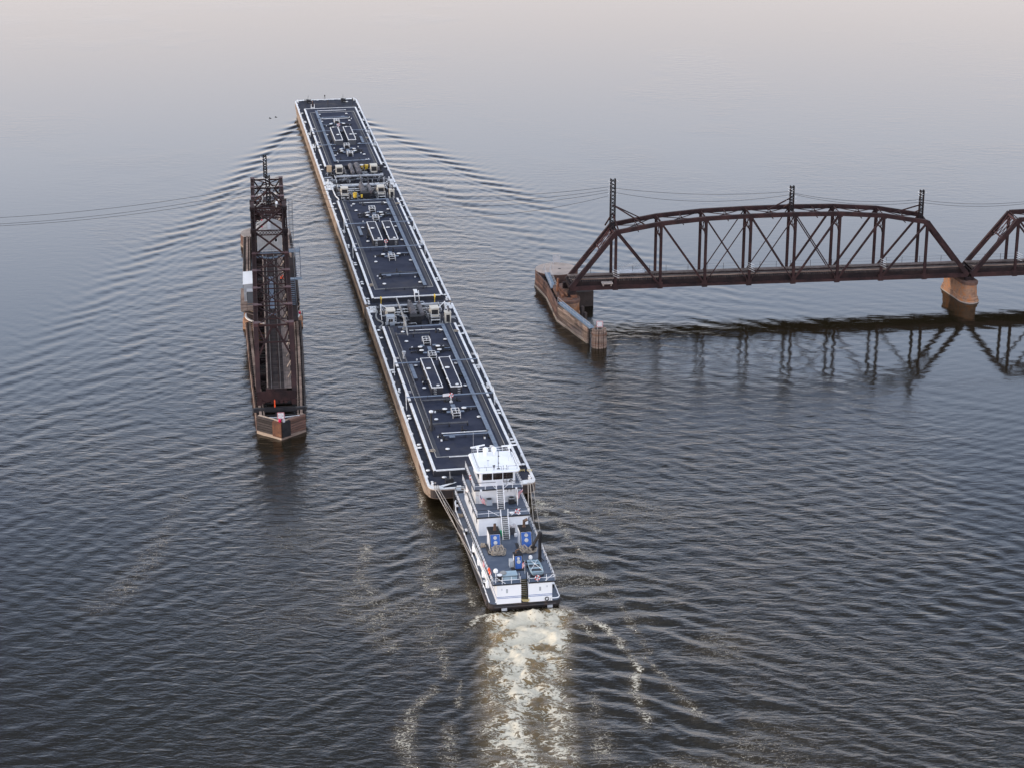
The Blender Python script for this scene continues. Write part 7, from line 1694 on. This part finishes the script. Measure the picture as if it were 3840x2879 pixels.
for (x, y, z, lab) in ((-1.3, 0.6, 20.7, 'upper of two small red lamps inside the swing span tower'), (-1.3, 0.6, 19.4, 'lower of two small red lamps inside the swing span tower')):
    b = B(); b.tube([(0, -0.15, 0), (0, 0.05, 0)], 0.14, 10); b.cur = 1; b.box(-0.1, 0.1, 0.05, 0.3, -0.1, 0.1); b.bar((0, 0.2, 0), (-1.3, 1.2, 0.4), 0.06, 0.06); o = b.build('red_lamp', ['lens_red', 'steel_dark'], None, True, loc=SW(x, y - 3.6, z - 0.2), rz=SROT); tag(o, lab, 'lamp')
# overhead wires ----------------------------------------------------------------
def cable(p, q, sag, label, r=0.035):
    p = Vector(p); q = Vector(q); b = B(); n_ = 36; b.tube([p.lerp(q, i / n_) - Vector((0, 0, 4 * sag * (i / n_) * (1 - i / n_))) for i in range(n_ + 1)], r, 5)
    o = b.build('overhead_wire', 'black', None, True); tag(o, label, 'wire', 'overhead wires')
m0 = SW(0.1, 0); m1 = BR(8.4, 2.8); m2 = BR(43.2, 2.8); m3 = BR(68.9, 2.8)
for i, (dz, sg_, wh) in enumerate(((0.0, 2.2, 'top'), (-0.7, 2.6, 'second'), (-1.3, 3.0, 'third'), (-2.2, 4.2, 'lowest'))):
    cable(m0 + Vector((0.8, 0, 26.6 + dz)), m1 + Vector((-0.9, 0, 24.1 + dz * 0.8)), sg_, f'{wh} of the wires strung from the swing span mast to the first bridge mast')
for i, (dz, sg_, wh) in enumerate(((0.0, 4.2, 'top'), (-0.7, 4.9, 'middle'), (-1.5, 4.7, 'lowest'))):
    cable(m0 + Vector((-0.8, 0, 26.4 + dz)), (-152 + i * 0.4, 372 + i, 26.9 + dz * 0.7), sg_, f'{wh} of the three wires sagging from the swing span mast to the left edge')
for (a, c, za, zc, sg_, lab) in ((m1, m2, 23.9, 22.2, 0.9, 'upper wire between the first and middle bridge masts'), (m1, m2, 23.1, 21.6, 1.6, 'lower wire between the first and middle bridge masts'), (m2, m3, 21.9, 19.8, 1.0, 'upper wire between the middle and right bridge masts'), (m2, m3, 21.7, 19.3, 1.2, 'lower wire between the middle and right bridge masts'),
                                 (m3, m3 + (m3 - m2) * 1.3, 19.7, 20.5, 1.6, 'upper wire leaving the right bridge mast toward the right edge'), (m3, m3 + (m3 - m2) * 1.3, 19.2, 20.3, 1.7, 'lower wire leaving the right bridge mast toward the right edge')):
    cable(Vector((a.x, a.y, za)), Vector((c.x, c.y, zc)), sg_, lab)
# people ------------------------------------------------------------------------
def person(loc, rz, label, joints, top, legs, hat=None, group=None):
    """one skinned body; jacket and trousers are slightly larger skins over it"""
    def skin(name, key, verts, edges, rad, parent=None, sub=1):
        me = bpy.data.meshes.new(name); me.from_pydata(verts, edges, []); o = bpy.data.objects.new(name, me); col.objects.link(o)
        o.modifiers.new('s', 'SKIN'); 
        sv = me.skin_vertices[0].data
        for i, r_ in enumerate(rad): sv[i].radius = (r_, r_); sv[i].use_root = (i == 0)
        ss = o.modifiers.new('d', 'SUBSURF'); ss.levels = sub; ss.render_levels = sub
        dg = bpy.context.evaluated_depsgraph_get(); m2 = bpy.data.meshes.new_from_object(o.evaluated_get(dg)); bpy.data.objects.remove(o)
        m2.materials.clear(); m2.materials.append(M[key]); m2.polygons.foreach_set('use_smooth', [True] * len(m2.polygons))
        o = bpy.data.objects.new(name, m2); col.objects.link(o)
        if parent: o.parent = parent
        return o
    J = joints
    names = ['pelvis', 'waist', 'chest', 'neck', 'head', 'crown', 'shL', 'elL', 'wrL', 'haL', 'shR', 'elR', 'wrR', 'haR', 'hipL', 'knL', 'anL', 'toL', 'hipR', 'knR', 'anR', 'toR']
    V_ = [J[k] for k in names]; ix = {k: i for i, k in enumerate(names)}
    E_ = [(ix[a], ix[c]) for a, c in (('pelvis', 'waist'), ('waist', 'chest'), ('chest', 'neck'), ('neck', 'head'), ('head', 'crown'), ('chest', 'shL'), ('shL', 'elL'), ('elL', 'wrL'), ('wrL', 'haL'), ('chest', 'shR'), ('shR', 'elR'), ('elR', 'wrR'), ('wrR', 'haR'), ('pelvis', 'hipL'), ('hipL', 'knL'), ('knL', 'anL'), ('anL', 'toL'), ('pelvis', 'hipR'), ('hipR', 'knR'), ('knR', 'anR'), ('anR', 'toR'))]
    rad = [0.13, 0.13, 0.15, 0.055, 0.095, 0.07, 0.07, 0.045, 0.032, 0.035, 0.07, 0.045, 0.032, 0.035, 0.09, 0.06, 0.04, 0.04, 0.09, 0.06, 0.04, 0.04]
    body = skin('person', 'skin', V_, E_, rad); body.location = loc; body.rotation_euler.z = rz; tag(body, label, 'person')
    def sub(keys, ed, rr, nm, key):
        k2 = {k: i for i, k in enumerate(keys)}; return skin(nm, key, [J[k] for k in keys], [(k2[a], k2[c]) for a, c in ed], rr, body)
    sub(['pelvis', 'waist', 'chest', 'shL', 'elL', 'wrL', 'shR', 'elR', 'wrR'], (('pelvis', 'waist'), ('waist', 'chest'), ('chest', 'shL'), ('shL', 'elL'), ('elL', 'wrL'), ('chest', 'shR'), ('shR', 'elR'), ('elR', 'wrR')), [0.165, 0.165, 0.185, 0.10, 0.07, 0.055, 0.10, 0.07, 0.055], 'jacket', top)
    sub(['pelvis', 'hipL', 'knL', 'anL', 'hipR', 'knR', 'anR'], (('pelvis', 'hipL'), ('hipL', 'knL'), ('knL', 'anL'), ('pelvis', 'hipR'), ('hipR', 'knR'), ('knR', 'anR')), [0.155, 0.12, 0.085, 0.07, 0.12, 0.085, 0.07], 'trousers', legs)
    for s_ in ('L', 'R'):
        a, t = Vector(J['an' + s_]), Vector(J['to' + s_]); b = B(); b.bar(a + Vector((0, 0, -0.03)), t + Vector((0, 0, -0.02)), 0.11, 0.10); b.build('boot', 'black', body)
        h = Vector(J['ha' + s_]); d = (h - Vector(J['wr' + s_])).normalized(); b = B()
        for k in range(4): off = Vector((0, 0.02 * (k - 1.5), 0)); b.tube([h + off, h + off + d * (0.06 + 0.01 * (k in (1, 2))), h + off + d * 0.10 + Vector((0, 0, -0.02))], 0.010, 5)
        b.tube([h + Vector((0, 0.03, 0)), h + Vector((0.01, 0.065, 0)) + d * 0.03], 0.011, 5); b.build('fingers', 'skin', body, True)
    c = Vector(J['head']); b = B(); 
    b.lathe(c.x, c.y, [(0.125, c.z + 0.05), (0.13, c.z + 0.08), (0.115, c.z + 0.15), (0.06, c.z + 0.19)], 14); b.build('hard_hat' if hat else 'hair', hat or 'black', body, True)
    b = B()
    for sx in (-0.035, 0.035): b.box(c.x + sx - 0.012, c.x + sx + 0.012, c.y - 0.108, c.y - 0.09, c.z, c.z + 0.015)
    b.box(c.x - 0.03, c.x + 0.03, c.y - 0.105, c.y - 0.09, c.z - 0.06, c.z - 0.05); b.build('eyes_and_mouth', 'black', body)
    B().box(c.x - 0.012, c.x + 0.012, c.y - 0.12, c.y - 0.09, c.z - 0.03, c.z).build('nose', 'skin', body)
    return body
stand = dict(pelvis=(0, 0, 0.95), waist=(0, 0.0, 1.12), chest=(0, 0.0, 1.36), neck=(0, 0, 1.52), head=(0, -0.02, 1.66), crown=(0, -0.01, 1.75), shL=(-0.2, 0, 1.43), elL=(-0.27, 0.02, 1.15), wrL=(-0.2, -0.16, 0.98), haL=(-0.17, -0.22, 0.95), shR=(0.2, 0, 1.43), elR=(0.27, 0.02, 1.15), wrR=(0.2, -0.16, 0.98), haR=(0.17, -0.22, 0.95),
             hipL=(-0.1, 0, 0.88), knL=(-0.12, -0.02, 0.5), anL=(-0.13, 0.02, 0.09), toL=(-0.14, -0.15, 0.05), hipR=(0.1, 0, 0.88), knR=(0.12, -0.02, 0.5), anR=(0.13, 0.02, 0.09), toR=(0.14, -0.15, 0.05))
person(TW(-4.45, 259.05, ZD + 0.92), TROT + 0.2, 'crewman in dark clothes standing between white stair rails near the bow', stand, 'dark_cloth', 'dark_cloth')
bend = dict(stand); bend.update(waist=(0, -0.06, 1.10), chest=(0.0, -0.26, 1.27), neck=(-0.02, -0.40, 1.36), head=(-0.03, -0.50, 1.42), crown=(-0.03, -0.56, 1.50), shL=(-0.2, -0.28, 1.31), elL=(-0.28, -0.42, 1.08), wrL=(-0.2, -0.6, 0.92), haL=(-0.18, -0.66, 0.88), shR=(0.2, -0.26, 1.31), elR=(0.28, -0.36, 1.05), wrR=(0.22, -0.5, 0.86), haR=(0.2, -0.55, 0.82), knL=(-0.15, -0.12, 0.5), knR=(0.16, 0.06, 0.5), anR=(0.18, 0.2, 0.09), toR=(0.19, 0.05, 0.05))
person(SW(1.85, 2.1, 6.38), SROT + PI * 0.75, 'worker in a bright orange jacket and dark trousers leaning on the swing span deck', bend, 'orange', 'dark_cloth', 'orange')
# birds
for (x, y, z, rz_, lab) in ((-60.9, 534.5, 6.0, 0.3, 'left of two dark birds flying low left of the leading barge'), (-59.6, 535.8, 6.0, 0.2, 'right of two dark birds flying low left of the leading barge')):
    b = B(); b.loft([[(x_, r_ * math.cos(a), r_ * math.sin(a)) for a in np.linspace(0, 2 * PI, 7)[:-1]] for x_, r_ in ((-0.35, 0.02), (-0.15, 0.09), (0.1, 0.10), (0.28, 0.05), (0.38, 0.02))])
    for s_ in (-1, 1): b.add([(0.12, 0, 0.03), (-0.12, 0, 0.03), (-0.2, s_ * 0.4, 0.18), (0.05, s_ * 0.42, 0.2), (-0.28, s_ * 0.85, 0.1), (0.12, 0, 0.05), (-0.12, 0, 0.05), (-0.2, s_ * 0.4, 0.2), (0.05, s_ * 0.42, 0.22)], [(0, 1, 2, 3), (3, 2, 4), (5, 8, 7, 6), (8, 4, 7), (0, 3, 8, 5), (1, 6, 7, 2)])
    o = b.build('bird', 'bird', None, loc=(x, y, z), rz=rz_); tag(o, lab, 'bird', 'birds over the river')
